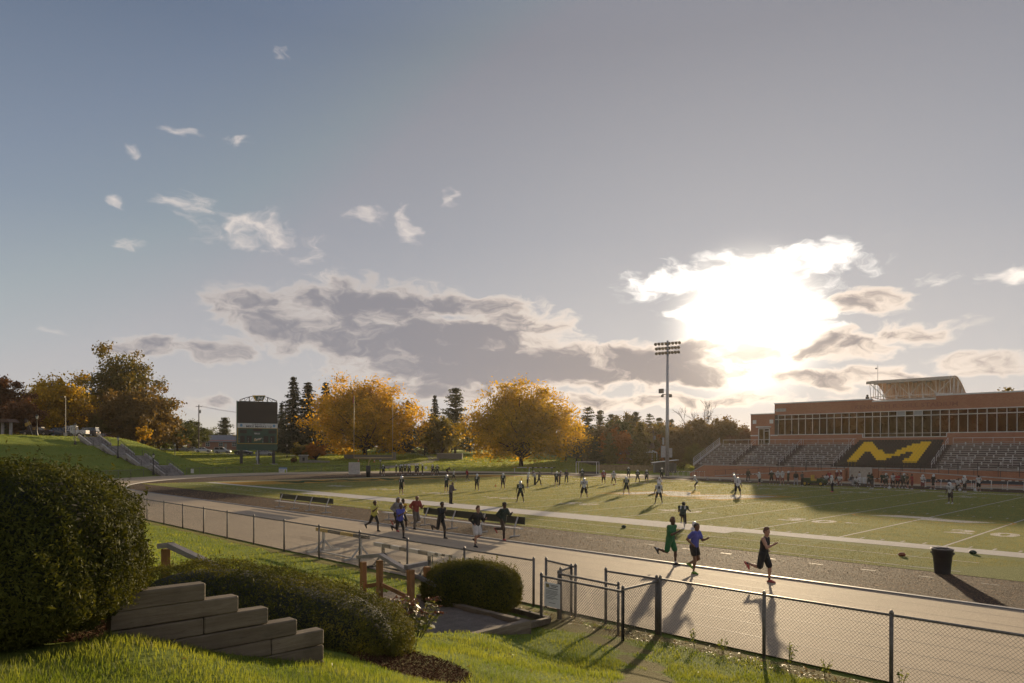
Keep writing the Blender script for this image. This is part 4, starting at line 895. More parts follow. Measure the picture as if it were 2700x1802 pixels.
# ---------------- houses
def house(loc, rz, W, Dp, H, rh, label, wallm, roofm, porch=None, wins=4, chim=True):
    t = thing('brick_house', loc, label, 'house', rz)
    m = MB(); m.b2(-W / 2, W / 2, -Dp / 2, Dp / 2, -1.5, H); m.prism([(-Dp / 2, H), (Dp / 2, H), (0, H + rh - .12)], -W / 2 + .01, W / 2 - .01, 0); m.build('wall', wallm, t)
    m = MB(); 
    for s in (-1, 1):
        a, b = (s * (Dp / 2 + .45), H - .25), (0, H + rh); dx = W / 2 + .4
        m.add([(-dx, a[0], a[1]), (dx, a[0], a[1]), (dx, 0, b[1]), (-dx, 0, b[1]), (-dx, a[0], a[1] - .14), (dx, a[0], a[1] - .14), (dx, 0, b[1] - .14), (-dx, 0, b[1] - .14)], [(0, 1, 2, 3), (7, 6, 5, 4), (0, 4, 5, 1), (1, 5, 6, 2), (3, 7, 4, 0)])
    ro = m.build('roof', roofm, t)
    if chim: m = MB(); m.b2(W * .18, W * .18 + .9, .2, 1.1, H, H + rh + 1.0); m.b2(W * .18 - .08, W * .18 + .98, .12, 1.18, H + rh + 1.0, H + rh + 1.15); m.build('chimney', wallm, ro)
    for k in range(wins):
        x = -W / 2 + W * (k + .6) / (wins + .2); m = MB(); m.b2(x - .75, x + .75, -Dp / 2 - .05, -Dp / 2 - .01, H * .38, H * .8); wn_ = m.build('window', MAT('house_glass', (.05, .06, .07), .15), t)
        m = MB()
        for q in (x - .78, x - .04, x + .70): m.b2(q, q + .08, -Dp / 2 - .10, -Dp / 2 - .055, H * .36, H * .82)
        for q in (.36, .58, .80): m.b2(x - .78, x + .78, -Dp / 2 - .095, -Dp / 2 - .054, H * q, H * q + .07)
        m.build('frame', m_frame, wn_)
    m = MB(); m.b2(W * .05, W * .05 + .95, -Dp / 2 - .06, -Dp / 2 - .01, 0, 2.1); m.build('door', MAT('house_door', (.25, .24, .23), .6), t)
    if porch:
        x0, x1 = porch; m = MB(); m.b2(x0, x1, -Dp / 2 - 2.6, -Dp / 2 - .02, H - .5, H - .3); m.prism([(x0, H - .3), (x1, H - .3), ((x0 + x1) / 2, H + .75)], -Dp / 2 - 2.6, -Dp / 2 - .03, 1); m.build('porch_roof', m_frame, t)
        for k in range(5): x = x0 + .12 + (x1 - x0 - .24) * k / 4; m = MB(); m.b2(x - .08, x + .08, -Dp / 2 - 2.5, -Dp / 2 - 2.34, -.3, H - .5); m.build('porch_post', m_frame, t)
    return t
m_hb = brick_mat('house_brick', (.30, .13, .09), (.24, .10, .07), (.28, .22, .19)); m_slate = MAT('grey_shingles', (.17, .18, .20), .85, (.13, .135, .15), 3); m_brn = MAT('brown_shingles', (.12, .075, .055), .9, (.09, .055, .04), 3)
p = ZP(DP(600, 1189, 255)); house(p, -YAW - .12, 26, 9, 3.0, 2.2, 'low red brick house with a grey roof above the road', m_hb, m_slate, None, 5, False)
p = ZP(DP(745, 1189, 250)); house(p, -YAW - .1, 14, 9, 3.0, 2.2, 'brick house with grey roof between scoreboard and spruces', m_hb, m_slate, None, 3, False)
p = ZP(DP(1668, 1189, 196)); house(p, -YAW - .15, 11, 9, 3.6, 3.0, 'red brick house with a white gabled porch and chimney', m_hb, m_brn, (1.2, 6.4), 3)
p = ZP(DP(1563, 1189, 215)); p[2] += 3.2; house(p, -YAW + .2, 10, 9, 3.2, 2.6, 'brick house with a bluish roof among the pines', m_hb, m_slate, None, 2, False)
p = ZP(DP(232, 1189, 165)); house(p, -YAW, 13, 8, 3.5, 2.5, 'pale blue-grey house glimpsed behind the hilltop trees', MAT('pale_siding', (.35, .38, .42), .8), m_slate, None, 3, False)
# pavilion at the far left edge
p = ZP(DP(8, 1189, 128)); t = thing('shelter', p, 'small roofed shelter with pale columns at the hilltop edge', 'shelter', -YAW)
for x in (-1.6, -.1, 1.4):
    m = MB(); m.b2(x - .18, x + .18, -.18, .18, 0, 2.5); m.build('column', m_conc, t)
m = MB(); m.prism([(-2.3, 2.5), (2.1, 2.5), (1.5, 3.1), (-1.7, 3.1)], -1.4, 1.4, 1); m.build('roof', m_brn, t)
# feather flag
p = ZP(DP(86, 1189, 119)); t = thing('feather_flag', p, 'tilted dark feather flag with a yellow band beside the parked cars', 'flag', -YAW)
m = MB(); m.tube([(0, 0, 0), (-.35, 0, 1.2), (-.95, 0, 2.6)], .03, 5); m.build('pole', m_steel, t)
def leafp(s0_, s1_, mat, nm):
    m = MB(); c0, c1 = np.array([-.2, 0, .8]), np.array([-1.35, 0, 3.0]); A = []; Bp = []
    for f in np.linspace(s0_, s1_, 7):
        c = c0 + (c1 - c0) * f; w_ = .42 * math.sin(pi * min(1, .12 + f * .8)) + .04; A.append(c + np.array([w_, 0, w_ * .5])); Bp.append(c - np.array([w_, 0, w_ * .5]))
    P_ = A + Bp[::-1]; n = len(P_); m.add([(a[0], -.01, a[2]) for a in P_] + [(a[0], .01, a[2]) for a in P_], [tuple(range(n)), tuple(range(n, 2 * n))[::-1]] + [(i, n + i, n + (i + 1) % n, (i + 1) % n) for i in range(n)]); m.build(nm, mat, t)
leafp(0, .45, MAT('flag_dark', (.035, .02, .025), .8), 'cloth'); leafp(.45, .68, MAT('flag_gold', (.35, .22, .04), .8), 'cloth_band'); leafp(.68, 1., MAT('flag_dark', (.035, .02, .025), .8), 'cloth')
p = ZP(DP(194, 1189, 119)); t = thing('banner', p, 'small white banner hanging beside the hilltop lamp post', 'banner', -YAW); m = MB(); m.tube([(0, 0, 0), (0, 0, 2.75)], .03, 5); m.build('pole', m_steel, t); m = MB(); m.box((-.32, 0, 2.0), (.6, .02, 1.25)); m.build('cloth', m_sw, t); m = MB(); put_text(m, 'T', (-.32, -.02, 1.75), (1, 0, 0), (0, 0, 1), .5, .02); m.build('printed_letter', ink, t)
# poles
m_wood = MAT('pole_wood', (.10, .075, .06), .9, (.075, .055, .045), 3)
p = ZP(DP(172, 1189, 122)); t = thing('car_park_light', p, 'tall slim car park light pole standing before the golden tree', 'street light'); m = MB(); m.tube([(0, 0, 0), (0, 0, 6.9)], [.09, .06], 6); m.build('pole', m_lamp, t); m = MB(); m.box((-.4, -.3, 6.9), (.8, .35, .14), .8); m.build('lamp_head', m_lamp, t); m = MB(); m.lathe([(.3, 0), (.3, .7)], 8); m.build('base', m_conc, t)
def upole(u, D_, h, label, box=True):
    p = ZP(DP(u, 1189, D_)); t = thing('utility_pole', p, label, 'utility pole', -YAW); m = MB(); m.tube([(0, 0, -.5), (0, 0, h)], [.2, .14], 7); m.build('pole', m_wood, t); m = MB(); m.box((0, 0, h - .6), (2.0, .12, .12)); m.build('crossarm', m_wood, t)
    if box: m = MB(); m.lathe([(.25, h - 2.6), (.27, h - 2.5), (.27, h - 1.7), (.2, h - 1.6)], 8, (.42, 0, 0)); m.build('transformer', m_steel, t)
    return p + np.array([0, 0, h - .5])
w1 = upole(524, 215, 14.5, 'tall wooden utility pole with a transformer above the road'); w2 = upole(745, 225, 12.5, 'wooden utility pole beside the dark spruces'); upole(1541, 205, 7.5, 'weathered pole among the pines behind the goal', False); upole(1722, 190, 9.5, 'wooden pole with a grey box behind the far fence')
t = thing('overhead_wires', w1, 'thin overhead wires strung between the roadside poles', 'cable')
for s in (-.9, 0, .9):
    m = MB(); n = 14; m.tube([tuple((w2 - w1) * k / n + np.array([RT[0] * s, RT[1] * s, .2 - 4 * .9 * (k / n) * (1 - k / n)])) for k in range(n + 1)], .018, 4); m.build('wire', m_lamp, t)
# timber fence and dry grass by the houses
pa, pb = ZP(DP(1576, 1189, 152)), ZP(DP(1722, 1189, 146)); t = thing('board_fence', pa, 'low tan board fence behind the far goal', 'fence', math.atan2(pb[1] - pa[1], pb[0] - pa[0])); Lf = float(np.linalg.norm((pb - pa)[:2])); m_tan = MAT('tan_boards', (.28, .20, .11), .9, (.20, .14, .075), 2)
m = MB(); n = int(Lf / .19)
for k in range(n): m.box((k * .19, 0, .62 + .04 * math.sin(k * 1.7)), (.16, .025, 1.2))
tag(m.build('boards', m_tan, t), kind='stuff')
m = MB(); m.b2(0, Lf, .03, .09, .35, .45); m.b2(0, Lf, .03, .09, .9, 1.0); m.build('rails', m_tan, t)
# dugout shelter
p = ZP(DP(1753, 1189, 138)); t = thing('dugout', p, 'grey metal dugout with a sloping white roof near the light tower', 'shelter', -YAW); m = MB(); m.b2(-2.1, 2.1, .9, 1.0, 0, 2.1); m.b2(-2.1, -2.0, -.8, .9, 0, 1.9); m.b2(2.0, 2.1, -.8, .9, 0, 1.9); m.build('walls', MAT('dugout_grey', (.16, .17, .18), .7), t); m = MB(); m.add([(-2.5, -1.1, 2.0), (2.5, -1.1, 2.55), (2.5, 1.2, 2.55), (-2.5, 1.2, 2.0), (-2.5, -1.1, 2.1), (2.5, -1.1, 2.65), (2.5, 1.2, 2.65), (-2.5, 1.2, 2.1)], [(3, 2, 1, 0), (4, 5, 6, 7), (0, 1, 5, 4), (1, 2, 6, 5), (2, 3, 7, 6), (3, 0, 4, 7)]); m.build('roof', m_frame, t)
# steeplechase barriers at the far bend
def barrier(loc, rz, L_, h_, label, cols, legm):
    t = thing('steeple_barrier', loc, label, 'barrier', rz); n = len(cols)
    for k, cm in enumerate(cols):
        m = MB(); m.b2(-L_ / 2 + L_ * k / n, -L_ / 2 + L_ * (k + 1) / n, -.065, .065, h_ - .13, h_); m.build('beam_section', cm, t)
    for s in (-1, 1):
        x = s * L_ * .36; m = MB(); m.bar((x, 0, .06), (x, 0, h_ - .13), .13, .06); m.bar((x, -.42, .05), (x, 0, .5), .06); m.bar((x, .42, .05), (x, 0, .5), .06); m.bar((x, -.75, .04), (x, .75, .04), .07, .06, (1, 0, 0)); m.build('leg', legm, t)
    m = MB(); m.bar((-L_ * .36, -.28, .05), (L_ * .36, -.28, .05), .06); m.build('base_bar', legm, t); return t
m_ylw = MAT('barrier_yellow', (.40, .26, .02), .6, (.34, .21, .02), 4); m_blk = MAT('barrier_black', (.03, .028, .025), .7); m_wht = MAT('barrier_white', (.46, .45, .43), .6, (.36, .35, .34), 5)
p = G(1376, 1247.5); barrier(p, -YAW, 3.9, 1.1, 'white steeplechase barrier with yellow beam ends beneath the golden tree', [m_ylw, m_wht, m_wht, m_ylw], m_wht)
p = G(1430, 1249); barrier(p, -YAW, 5.0, 1.15, 'black and white striped steeplechase barrier beyond the far end line', [m_wht, m_blk] * 5, m_blk)
# ================================================================ foreground
def wood_mat(name, c1, c2, axis=1, sc=1.):
    m = bpy.data.materials.new(name); m.use_nodes = True; t = m.node_tree; g = NG(t); b = t.nodes['Principled BSDF']
    co = g.n('ShaderNodeTexCoord').outputs['Object']; k = [9., 9., 9.]; k[axis] = .7
    st_ = g.vec('MULTIPLY', co, tuple(q * sc for q in k))
    n1 = g.noise(st_, 2.2, 7, .7, .6); n2 = g.noise(co, 2.5, 4, .6)
    c = g.mix(g.rng(n1, .3, .72), c1, c2); c = g.mix(g.rng(n2, .45, .8, 0, .6), c, tuple(q * .45 for q in c1))
    c = g.mix(g.rng(g.noise(st_, 9, 3, .6), .62, .75, 0, .7), c, tuple(q * .3 for q in c1))
    oi = g.n('ShaderNodeObjectInfo').outputs['Random']; c = g.mix(g.math('MULTIPLY', oi, .55), c, tuple(q * .5 for q in c1)); c = g.mix(g.rng(g.noise(co, 1.3, 5, .7), .5, .72, 0, .55), c, (.05, .05, .032))
    t.links.new(c, b.inputs['Base Color']); b.inputs['Roughness'].default_value = .85; b.inputs['Specular IOR Level'].default_value = .25
    bn = g.n('ShaderNodeBump'); bn.inputs['Strength'].default_value = .7; bn.inputs['Distance'].default_value = .012; t.links.new(n1, bn.inputs['Height']); t.links.new(bn.outputs[0], b.inputs['Normal']); return m
m_tim = wood_mat('weathered_timber', (.15, .115, .08), (.24, .195, .14), 1); m_timx = wood_mat('weathered_timber_x', (.12, .09, .06), (.20, .155, .11), 0); m_ced = wood_mat('cedar_post', (.26, .125, .05), (.34, .17, .07), 2); m_gry = wood_mat('grey_handrail', (.25, .225, .21), (.33, .30, .285), 0, .8)
def beam(a, b, w_, h_, name, mat, par, o0, bev=.012):
    """a squared timber with eased edges, a..b = middle of the end faces"""
    a, b = Vector([float(q) for q in a]) - o0, Vector([float(q) for q in b]) - o0; t_ = (b - a).normalized(); u_ = Vector((0, 0, 1)) if abs(t_.z) < .9 else Vector((0, 1, 0))
    s_ = t_.cross(u_).normalized(); u_ = s_.cross(t_); hw, hh = w_ / 2, h_ / 2
    sec = [(-hw + bev, -hh), (hw - bev, -hh), (hw, -hh + bev), (hw, hh - bev), (hw - bev, hh), (-hw + bev, hh), (-hw, hh - bev), (-hw, -hh + bev)]
    m = MB(); V = []; Ls = (b - a).length; st_ = [(0, .93), (bev, 1), (Ls * .5, 1), (Ls - bev, 1), (Ls, .93)]
    jit = [(random.uniform(-.004, .004), random.uniform(-.004, .004)) for _ in st_]
    for (d, k), (ja, jb) in zip(st_, jit): V += [a + t_ * d + s_ * (x * k + ja) + u_ * (z * k + jb) for x, z in sec]
    Fs = [(i * 8 + j, i * 8 + (j + 1) % 8, (i + 1) * 8 + (j + 1) % 8, (i + 1) * 8 + j) for i in range(len(st_) - 1) for j in range(8)] + [tuple(range(8))[::-1], tuple(range((len(st_) - 1) * 8, len(st_) * 8))]
    m.add(V, Fs); return m.build(name, mat, par)
# stepped retaining wall
XW = 15.4; TH = .172
def y_at(u):
    d = pix_dir(u, 1600); t_ = (XW - CAM[0]) / d[0]; return CAM[1] + d[1] * t_
ends = [y_at(u) for u in (535, 622, 700, 775, 846)]
o0 = Vector((XW, -34, 1.2)); tw = thing('timber_retaining_wall', o0, 'stepped wall of weathered square timbers beside the clipped hedge', 'retaining wall')
for j in range(9):
    ye = ends[min(j, 4)]; z = 2.93 - TH * (j + .5); y0 = y_at(285)
    cuts = [y0] + ([y0 + .35 + ((j * 37) % 5) * .12] if j in (2, 5, 7) else []) + ([ye - .62] if j == 4 else []) + [ye]
    for a, b in zip(cuts[:-1], cuts[1:]): beam((XW - .004 * (j % 3), a + .004, z), (XW - .004 * (j % 3), b - .004, z), .165, TH - .006, 'timber', m_tim, tw, o0)
# gravel pad with timber edging
o0 = Vector((10, -26.7, .3)); pd = thing('gravel_landing', o0, 'gravel landing edged with heavy timbers at the foot of the steps', 'landing')
m = MB(); nxp, nyp = 40, 28; V = []
for i in range(nxp + 1):
    for j in range(nyp + 1):
        x, y = 7.0 + 4.95 * i / nxp, -28.1 + 2.75 * j / nyp; V.append((x - 10, y + 26.7, .50 - .3 + .018 * math.sin(x * 5.1 + y * 2) * math.sin(y * 4.3) + random.uniform(-.006, .006)))
m.add(V, [(i * (nyp + 1) + j, (i + 1) * (nyp + 1) + j, (i + 1) * (nyp + 1) + j + 1, i * (nyp + 1) + j + 1) for i in range(nxp) for j in range(nyp)])
m_grav = surf_mat('fine_gravel', (.19, .155, .125), (.27, .225, .185), 4, 1.0, 70, .9, .2, (.36, .32, .28))
m.build('gravel_bed', m_grav, pd)
for z in (.52, .35, .18): beam((12.02, -28.2, z), (12.02 + .006, -25.22, z), .17, .168, 'timber', m_tim, pd, o0)
for z in (.515, .34): beam((8.2, -25.28, z), (11.93, -25.28, z), .16, .166, 'timber', m_timx, pd, o0)
beam((11.35, -28.2, .54), (11.92, -28.2, .54), .17, .17, 'timber', m_timx, pd, o0)
pc, pe = T(1343, 1613), T(1448, 1641); p3 = T(1378, 1664)
o1 = Vector(pc.tolist()); eg = thing('path_edging', o1, 'two low landscape timbers leading from the landing to the gate', 'edging')
beam(pc + np.array([0, 0, .06]), pe + np.array([0, 0, .06]), .14, .14, 'timber', m_timx, eg, o1); beam(p3 + np.array([0, 0, .06]), pe + np.array([.05, -.1, .06]), .14, .14, 'timber', m_timx, eg, o1)
# wooden stairs behind the hedge and their railings
o2 = Vector((6.6, -27.4, .5)); sw = thing('timber_steps', o2, 'timber steps half hidden between the hedge and the lawn', 'steps')
for k in range(1): x = 7.3 - k * .62; beam((x, -28.1, .53 + k * .17), (x, -26.2, .53 + k * .17), .16, .17, 'riser', m_tim, sw, o2)
for k in range(0): m = MB(); m.b2(6.45 - k * .62 - o2.x + .0, 7.0 - k * .62 - o2.x - .08, -.7, 1.2, -.5, .1 + k * .17 + .02); m.build('tread', m_grav, sw)
def railing(posts, rails, label):
    b0 = posts[0]; q = DP(*b0[:3]); o_ = Vector((float(q[0]), float(q[1]), float(ZT(q[0], q[1])))); t_ = thing('wooden_railing', o_, label, 'railing')
    for (u, v, D_, w_) in posts:
        q = DP(u, v, D_); beam((q[0], q[1], float(ZT(q[0], q[1])) - .15), q, w_, w_, 'post', m_ced, t_, o_, .006)
    for (a, b, w_, h_, mt) in rails: beam(DP(*a), DP(*b), w_, h_, 'rail', mt, t_, o_, .006)
railing([(437, 1448, 13.8, .135)], [((424, 1440, 13.85), (448, 1437, 13.6), .15, .10, m_gry), ((448, 1438, 13.6), (590, 1505, 12.9), .15, .10, m_gry)], 'weathered handrail on a cedar post beside the big yew')
railing([(958, 1482, 18.0, .13), (1001, 1478, 17.6, .13), (1083, 1503, 16.7, .14), (1126, 1495, 17.3, .13)],
        [((945, 1469, 18.1), (1006, 1464, 17.5), .15, .09, m_gry), ((1006, 1466, 17.5), (1074, 1506, 16.8), .15, .09, m_gry), ((1070, 1496, 16.75), (1124, 1484, 17.2), .15, .09, m_gry), ((1006, 1542, 17.55), (1080, 1577, 16.75), .05, .10, m_ced), ((966, 1546, 17.95), (999, 1541, 17.6), .05, .10, m_ced), ((1090, 1515, 17), (1150, 1545, 17), .14, .09, m_gry)], 'cedar railing with grey handrail stepping down to the landing')
# ---------------- near fence and gate
FY = -22.2
def fpts(xs): return [np.array([x, FY, 0.]) for x in xs]
chain_fence('track_fence', fpts([9.3 - 2.9 * k for k in range(0, 14)]), 1.25, 'chain-link fence running between the lawn and the track left of the gate', .036, .072, .0026)
chain_fence('track_fence', fpts([13.36, 15.88, 18.3, 20.75, 23.2, 25.7, 28.2]), 1.28, 'chain-link fence along the track right of the gate', .036, .072, .0026)
GP = {'B': G(1429, 1600), 'C': G(1427, 1632, .12), 'D': G(1472, 1636), 'E': G(1506, 1622), 'F': G(1517, 1626), 'G': G(1597, 1641), 'H': G(1630, 1679), 'I': G(1642, 1690, .1), 'J': np.array([13.30, FY, 0])}
for k in GP: GP[k][2] = 0.02
chain_fence('gate_panel', [GP['C'], GP['I']], 1.15, 'front chain-link gate panel carrying the white notice', .036, .072, .0026, cat='gate')
chain_fence('gate_panel', [GP['D'], GP['H']], 1.15, 'inner chain-link gate leaf swung parallel behind the notice', .03, .072, .0026, cat='gate')
chain_fence('fence_return', [GP['I'], GP['J']], 1.2, 'short slanting fence piece joining the gate to the fence corner', .036, .072, .0026)
chain_fence('fence_return', [GP['G'], GP['J'] + np.array([-.06, .03, 0])], 1.25, 'short fence piece behind the gate on the track edge', .036, .072, .0026)
chain_fence('fence_return', [GP['B'] + np.array([.1, .05, 0]), GP['F']], 1.25, 'fence piece between the paired posts and the gate opening', .036, .072, .0026)
chain_fence('fence_return', [GP['D'] + np.array([.02, .06, 0]), GP['E']], 1.22, 'narrow fence piece beside the gate opening', .036, .072, .0026)
# notice on the gate
ca, cb = GP['C'], GP['I']; dv = (cb - ca) / np.linalg.norm(cb - ca); na = math.atan2(dv[1], dv[0])
nrmv = np.array([dv[1], -dv[0], 0]); q = ca + dv * .42 + nrmv * .045
t = thing('notice_board', q + np.array([0, 0, .46]), 'white printed notice fixed to the chain-link gate', 'sign', na)
m = MB(); m.box((0, 0, .29), (.52, .012, .58)); m.build('panel', MAT('notice_white', (.80, .80, .78), .6, (.74, .74, .72), 8), t)
m = MB(); m.prism([(-.21, .55), (-.19, .46), (-.09, .47), (-.10, .545)], -.012, -.008, 1); m.build('logo', MAT('notice_gold', (.32, .27, .10), .6), t)
for k, (x0, x1, z) in enumerate(((-.05, .2, .52), (-.02, .14, .485), (-.12, .2, .44), (-.2, .2, .39), (-.2, .18, .36), (-.2, .2, .33), (-.2, .15, .30), (-.2, .1, .26), (-.2, .2, .22), (-.2, .05, .19), (-.1, .12, .10))):
    m = MB(); m.b2(x0, x1, -.011, -.008, z, z + (.018 if k < 3 else .010)); m.build('text_line', MAT('notice_ink', (.22, .22, .22), .7), t)
# ---------------- barriers and hurdles by the near fence
pa = G(800, 1458); pb = G(917, 1478)
barrier(np.array([(-4.3 + .1) / 2 - .3, -21.15, 0.012]), 0., 3.9, .95, 'yellow and black steeplechase barrier on white legs behind the fence', [m_ylw, m_blk] * 2, m_wht)
barrier(np.array([2.35, -21.45, 0.012]), -.02, 3.9, .82, 'white and black steeplechase barrier on dark legs behind the fence', [m_wht, m_blk] * 3 + [m_wht], m_blk)
hurdle(np.array([4.6, -21.55, .012]), .05, 'green legged hurdle standing beside the fence left of the round bush', 1.2, .84, None, True); hurdle(np.array([6.2, -21.5, .012]), -.05, 'second green legged hurdle close behind the round bush', 1.2, .84, None, True)
# ---------------- benches, can, balls
bench(np.array([-23.2, -11.9, .0]), 7.7, 0., 'black backed team bench alone at the far end of the apron', m_dg, 4)
bench(np.array([-5.6, -11.75, 0]), 8.2, 0., 'black backed team bench behind the runners', m_dg, 4)
bench(np.array([-11.9, -11.4, 0]), 3.6, 0.02, 'plain backless bench between the two backed benches', m_dg, 3, False)
tc = G(2485, 1513); t = thing('trash_can', tc, 'black plastic trash can with a sagging bag rim on the apron', 'trash can')
m = MB(); m.lathe([(.24, 0), (.25, .03), (.29, .62), (.325, .64), (.33, .82), (.35, .84), (.35, .87), (.32, .875), (.315, .83), (.28, .4), (.02, .38)], 24); m.build('barrel', MAT('bin_plastic', (.022, .022, .026), .55, (.03, .03, .034), 4), t, True)
m = MB(); n = 28; m.tube([(.345 * math.cos(2 * pi * k / n), .345 * math.sin(2 * pi * k / n), .885 + .012 * math.sin(k * 2.1) - (.03 if k in (3, 4, 5) else 0)) for k in range(n + 1)], .012, 5); m.build('bag_rim', MAT('bag_grey', (.25, .23, .23), .4), t, True)
for s in (-1, 1): m = MB(); m.box((.33 * s, 0, .73), (.06, .16, .06)); m.build('handle', MAT('bin_plastic', (.022, .022, .026), .55), t)
def football(loc, rz, label, col):
    t = thing('football', loc, label, 'ball', rz); m = MB(); pr = [(.002, -.14)] + [(.085 * math.cos(a) ** .8, .14 * math.sin(a)) for a in np.linspace(-1.3, 1.3, 9)] + [(.002, .14)]; m.lathe(pr, 12); o = m.build('skin', col, t, True); o.rotation_euler = (0, pi / 2, 0); o.location = (0, 0, .085)
    m = MB(); m.box((0, 0, .172), (.10, .02, .006)); m.build('laces', m_sw, t)
football(G(2378, 1468), .6, 'brown football lying on the turf near the trash can', MAT('ball_leather', (.25, .07, .03), .6)); football(G(1619, 1280.5), .3, 'brown football on the turf by the kicker', MAT('ball_leather', (.25, .07, .03), .6))
football(G(2565, 1462), .2, 'dark green football lying beyond the trash can', MAT('ball_green', (.01, .03, .02), .5)); football(G(1645, 1393), .1, 'dark green football lying outside the near sideline', MAT('ball_green', (.01, .03, .02), .5))
for u, v, lab in ((1375, 1266, 'small orange cone between the end zone and the players'), (1307, 1284, 'small orange cone near the sideline at midfield side')):
    t = thing('marker_cone', G(u, v), lab, 'cone'); m = MB(); m.lathe([(.12, 0), (.11, .03), (.03, .28), (.01, .3)], 10); m.build('cone', MAT('cone_orange', (.55, .18, .05), .6), t); m = MB(); m.box((0, 0, .012), (.3, .3, .024)); m.build('base', MAT('cone_orange', (.55, .18, .05), .6), t)
for u, v, lab in ((945, 1220, 'orange traffic cone under the big golden maple'), (987, 1219, 'orange traffic cone beside the low stone wall')):
    p = ZP(DP(u, v, 168)); t = thing('traffic_cone', p, lab, 'cone'); m = MB(); m.lathe([(.25, 0), (.22, .05), (.04, .75), (.01, .8)], 10); m.build('cone', MAT('cone_orange', (.55, .18, .05), .6), t); m = MB(); m.lathe([(.135, .38), (.10, .55)], 10); m.build('stripe', m_sw, t)
# ---------------- clipped shrubs
def leaf_mat(name, c1, c2, trans=.35, tcol=(1.5, 1.5, .7), rough=.5, spec=.4): return MAT(name, c1, rough, c2, .9, 3, (.3, .7), trans=trans, tcol=tcol, attr='rnd', spec=spec)
def leaf_quads(P, Nrm, size, aspect=.45, tilt=.7, jit=.35):
    n = len(P); N_ = Nrm + rng.normal(0, tilt, (n, 3)); N_ /= np.linalg.norm(N_, axis=1)[:, None] + 1e-9
    A = np.cross(N_, rng.normal(0, 1, (n, 3))); A /= np.linalg.norm(A, axis=1)[:, None] + 1e-9; Bv = np.cross(N_, A)
    s = (size * (1 + rng.uniform(-jit, jit, n)) * np.where(rng.random(n) < .12, 1.6, 1.))[:, None]
    V = np.stack([P - A * s * .5, P + Bv * s * aspect * .5, P + A * s * .5, P - Bv * s * aspect * .5], 1).reshape(-1, 3)
    return V, np.arange(4 * n).reshape(-1, 4)
def leaves_obj(name, P, Nrm, size, mat, par, aspect=.45, tilt=.7, rnd=None, off_=(0, 0, 0)):
    V, Fq = leaf_quads(P, Nrm, size, aspect, tilt); me = raw_mesh(name, V, Fq); a = me.attributes.new('rnd', 'FLOAT', 'FACE')
    a.data.foreach_set('value', (rng.uniform(0, 1, len(P)) if rnd is None else rnd).astype(np.float32)); o = link(name, me, par, mat); return o
def noise3(P, f, seed=0):
    r_ = np.random.default_rng(seed); v = 0
    for k in range(5):
        d = r_.normal(0, 1, 3); d /= np.linalg.norm(d); v = v + np.sin(P @ d * f * (1 + .5 * k) + r_.uniform(0, 6)) / (1 + .35 * k)
    return v / 2.2
def shrub(name, c, rad, n, size, label, mat, pw=2.5, bump_=.07, rz=0., core=(.012, .016, .008), tips=.12):
    t = thing(name, (c[0], c[1], c[2] - rad[2]), label, 'bush', rz)
    d = rng.normal(0, 1, (n, 3)); d /= np.linalg.norm(d, axis=1)[:, None]
    k = (np.abs(d) ** pw).sum(1) ** (-1 / pw); S_ = d * k[:, None] * np.array(rad)
    low_ = S_[:, 2] < -.55 * rad[2]; S_[low_, :2] *= .9
    b = 1 + bump_ * noise3(S_, 3.1, 3) + .6 * bump_ * noise3(S_, 11, 5) + .3 * bump_ * noise3(S_, 26, 8); depth = rng.beta(1.2, 5, n) * .22; P = S_ * (b - depth)[:, None]
    nn = S_ / (np.array(rad) ** 2); nn /= np.linalg.norm(nn, axis=1)[:, None]
    tip = rng.random(n) < tips; P[tip] += nn[tip] * rng.uniform(.01, .06, (tip.sum(), 1)) + np.array([0, 0, .02])
    for q in rng.choice(n, 260):                        # stray shoots
        i_ = np.argsort(np.abs(S_ - S_[q]).sum(1))[:14] if False else rng.integers(0, n, 1)
        k_ = rng.integers(0, n, 12); f_ = np.linspace(.0, .10, 12)[:, None]; P[k_] = P[q] + (nn[q] + np.array([0, 0, .6])) * f_ + rng.normal(0, .008, (12, 3))
    P[:, 2] += rad[2]; leaves_obj('foliage', P, nn, size, mat, t, .32, .75)
    m = MB(); V = []; nu, nv = 28, 16
    for j in range(nv + 1):
        for i in range(nu):
            a, e = 2 * pi * i / nu, -pi / 2 + pi * j / nv; dd = np.array([math.cos(a) * math.cos(e), math.sin(a) * math.cos(e), math.sin(e)]); kk = (np.abs(dd) ** pw).sum() ** (-1 / pw); q = dd * kk * np.array(rad) * .86; V.append((q[0], q[1], q[2] + rad[2]))
    m.add(V, [(j * nu + i, j * nu + (i + 1) % nu, (j + 1) * nu + (i + 1) % nu, (j + 1) * nu + i) for j in range(nv) for i in range(nu)]); m.build('light_stop_core', MAT('shrub_core', core, .9), t, True); return t  # opaque dark core added inside to stop light leaking through the leaves
m_yew = leaf_mat('yew_leaf', (.018, .026, .007), (.105, .105, .022), .2, (1.9, 1.7, .5), .75, .12); m_yew2 = leaf_mat('hedge_leaf', (.022, .032, .008), (.14, .13, .026), .22, (1.9, 1.7, .5), .75, .12)
shrub('yew_bush', (15.02, -35.15, 3.33), (1.29, 1.05, .80), 140000, .034, 'huge dark clipped yew bush above the mulch bed', m_yew, 3.0, .06, -YAW)
shrub('clipped_hedge', (12.25, -31.35, 1.62), (2.45, 1.06, .78), 125000, .034, 'long low clipped hedge behind the stepped timber wall', m_yew2, 2.8, .065, .42).rotation_euler = (0, .09, .42)
shrub('round_bush', (9.45, -24.55, .80), (1.22, .85, .70), 60000, .045, 'rounded clipped bush beside the gravel landing', m_yew2, 2.6, .055, -YAW)
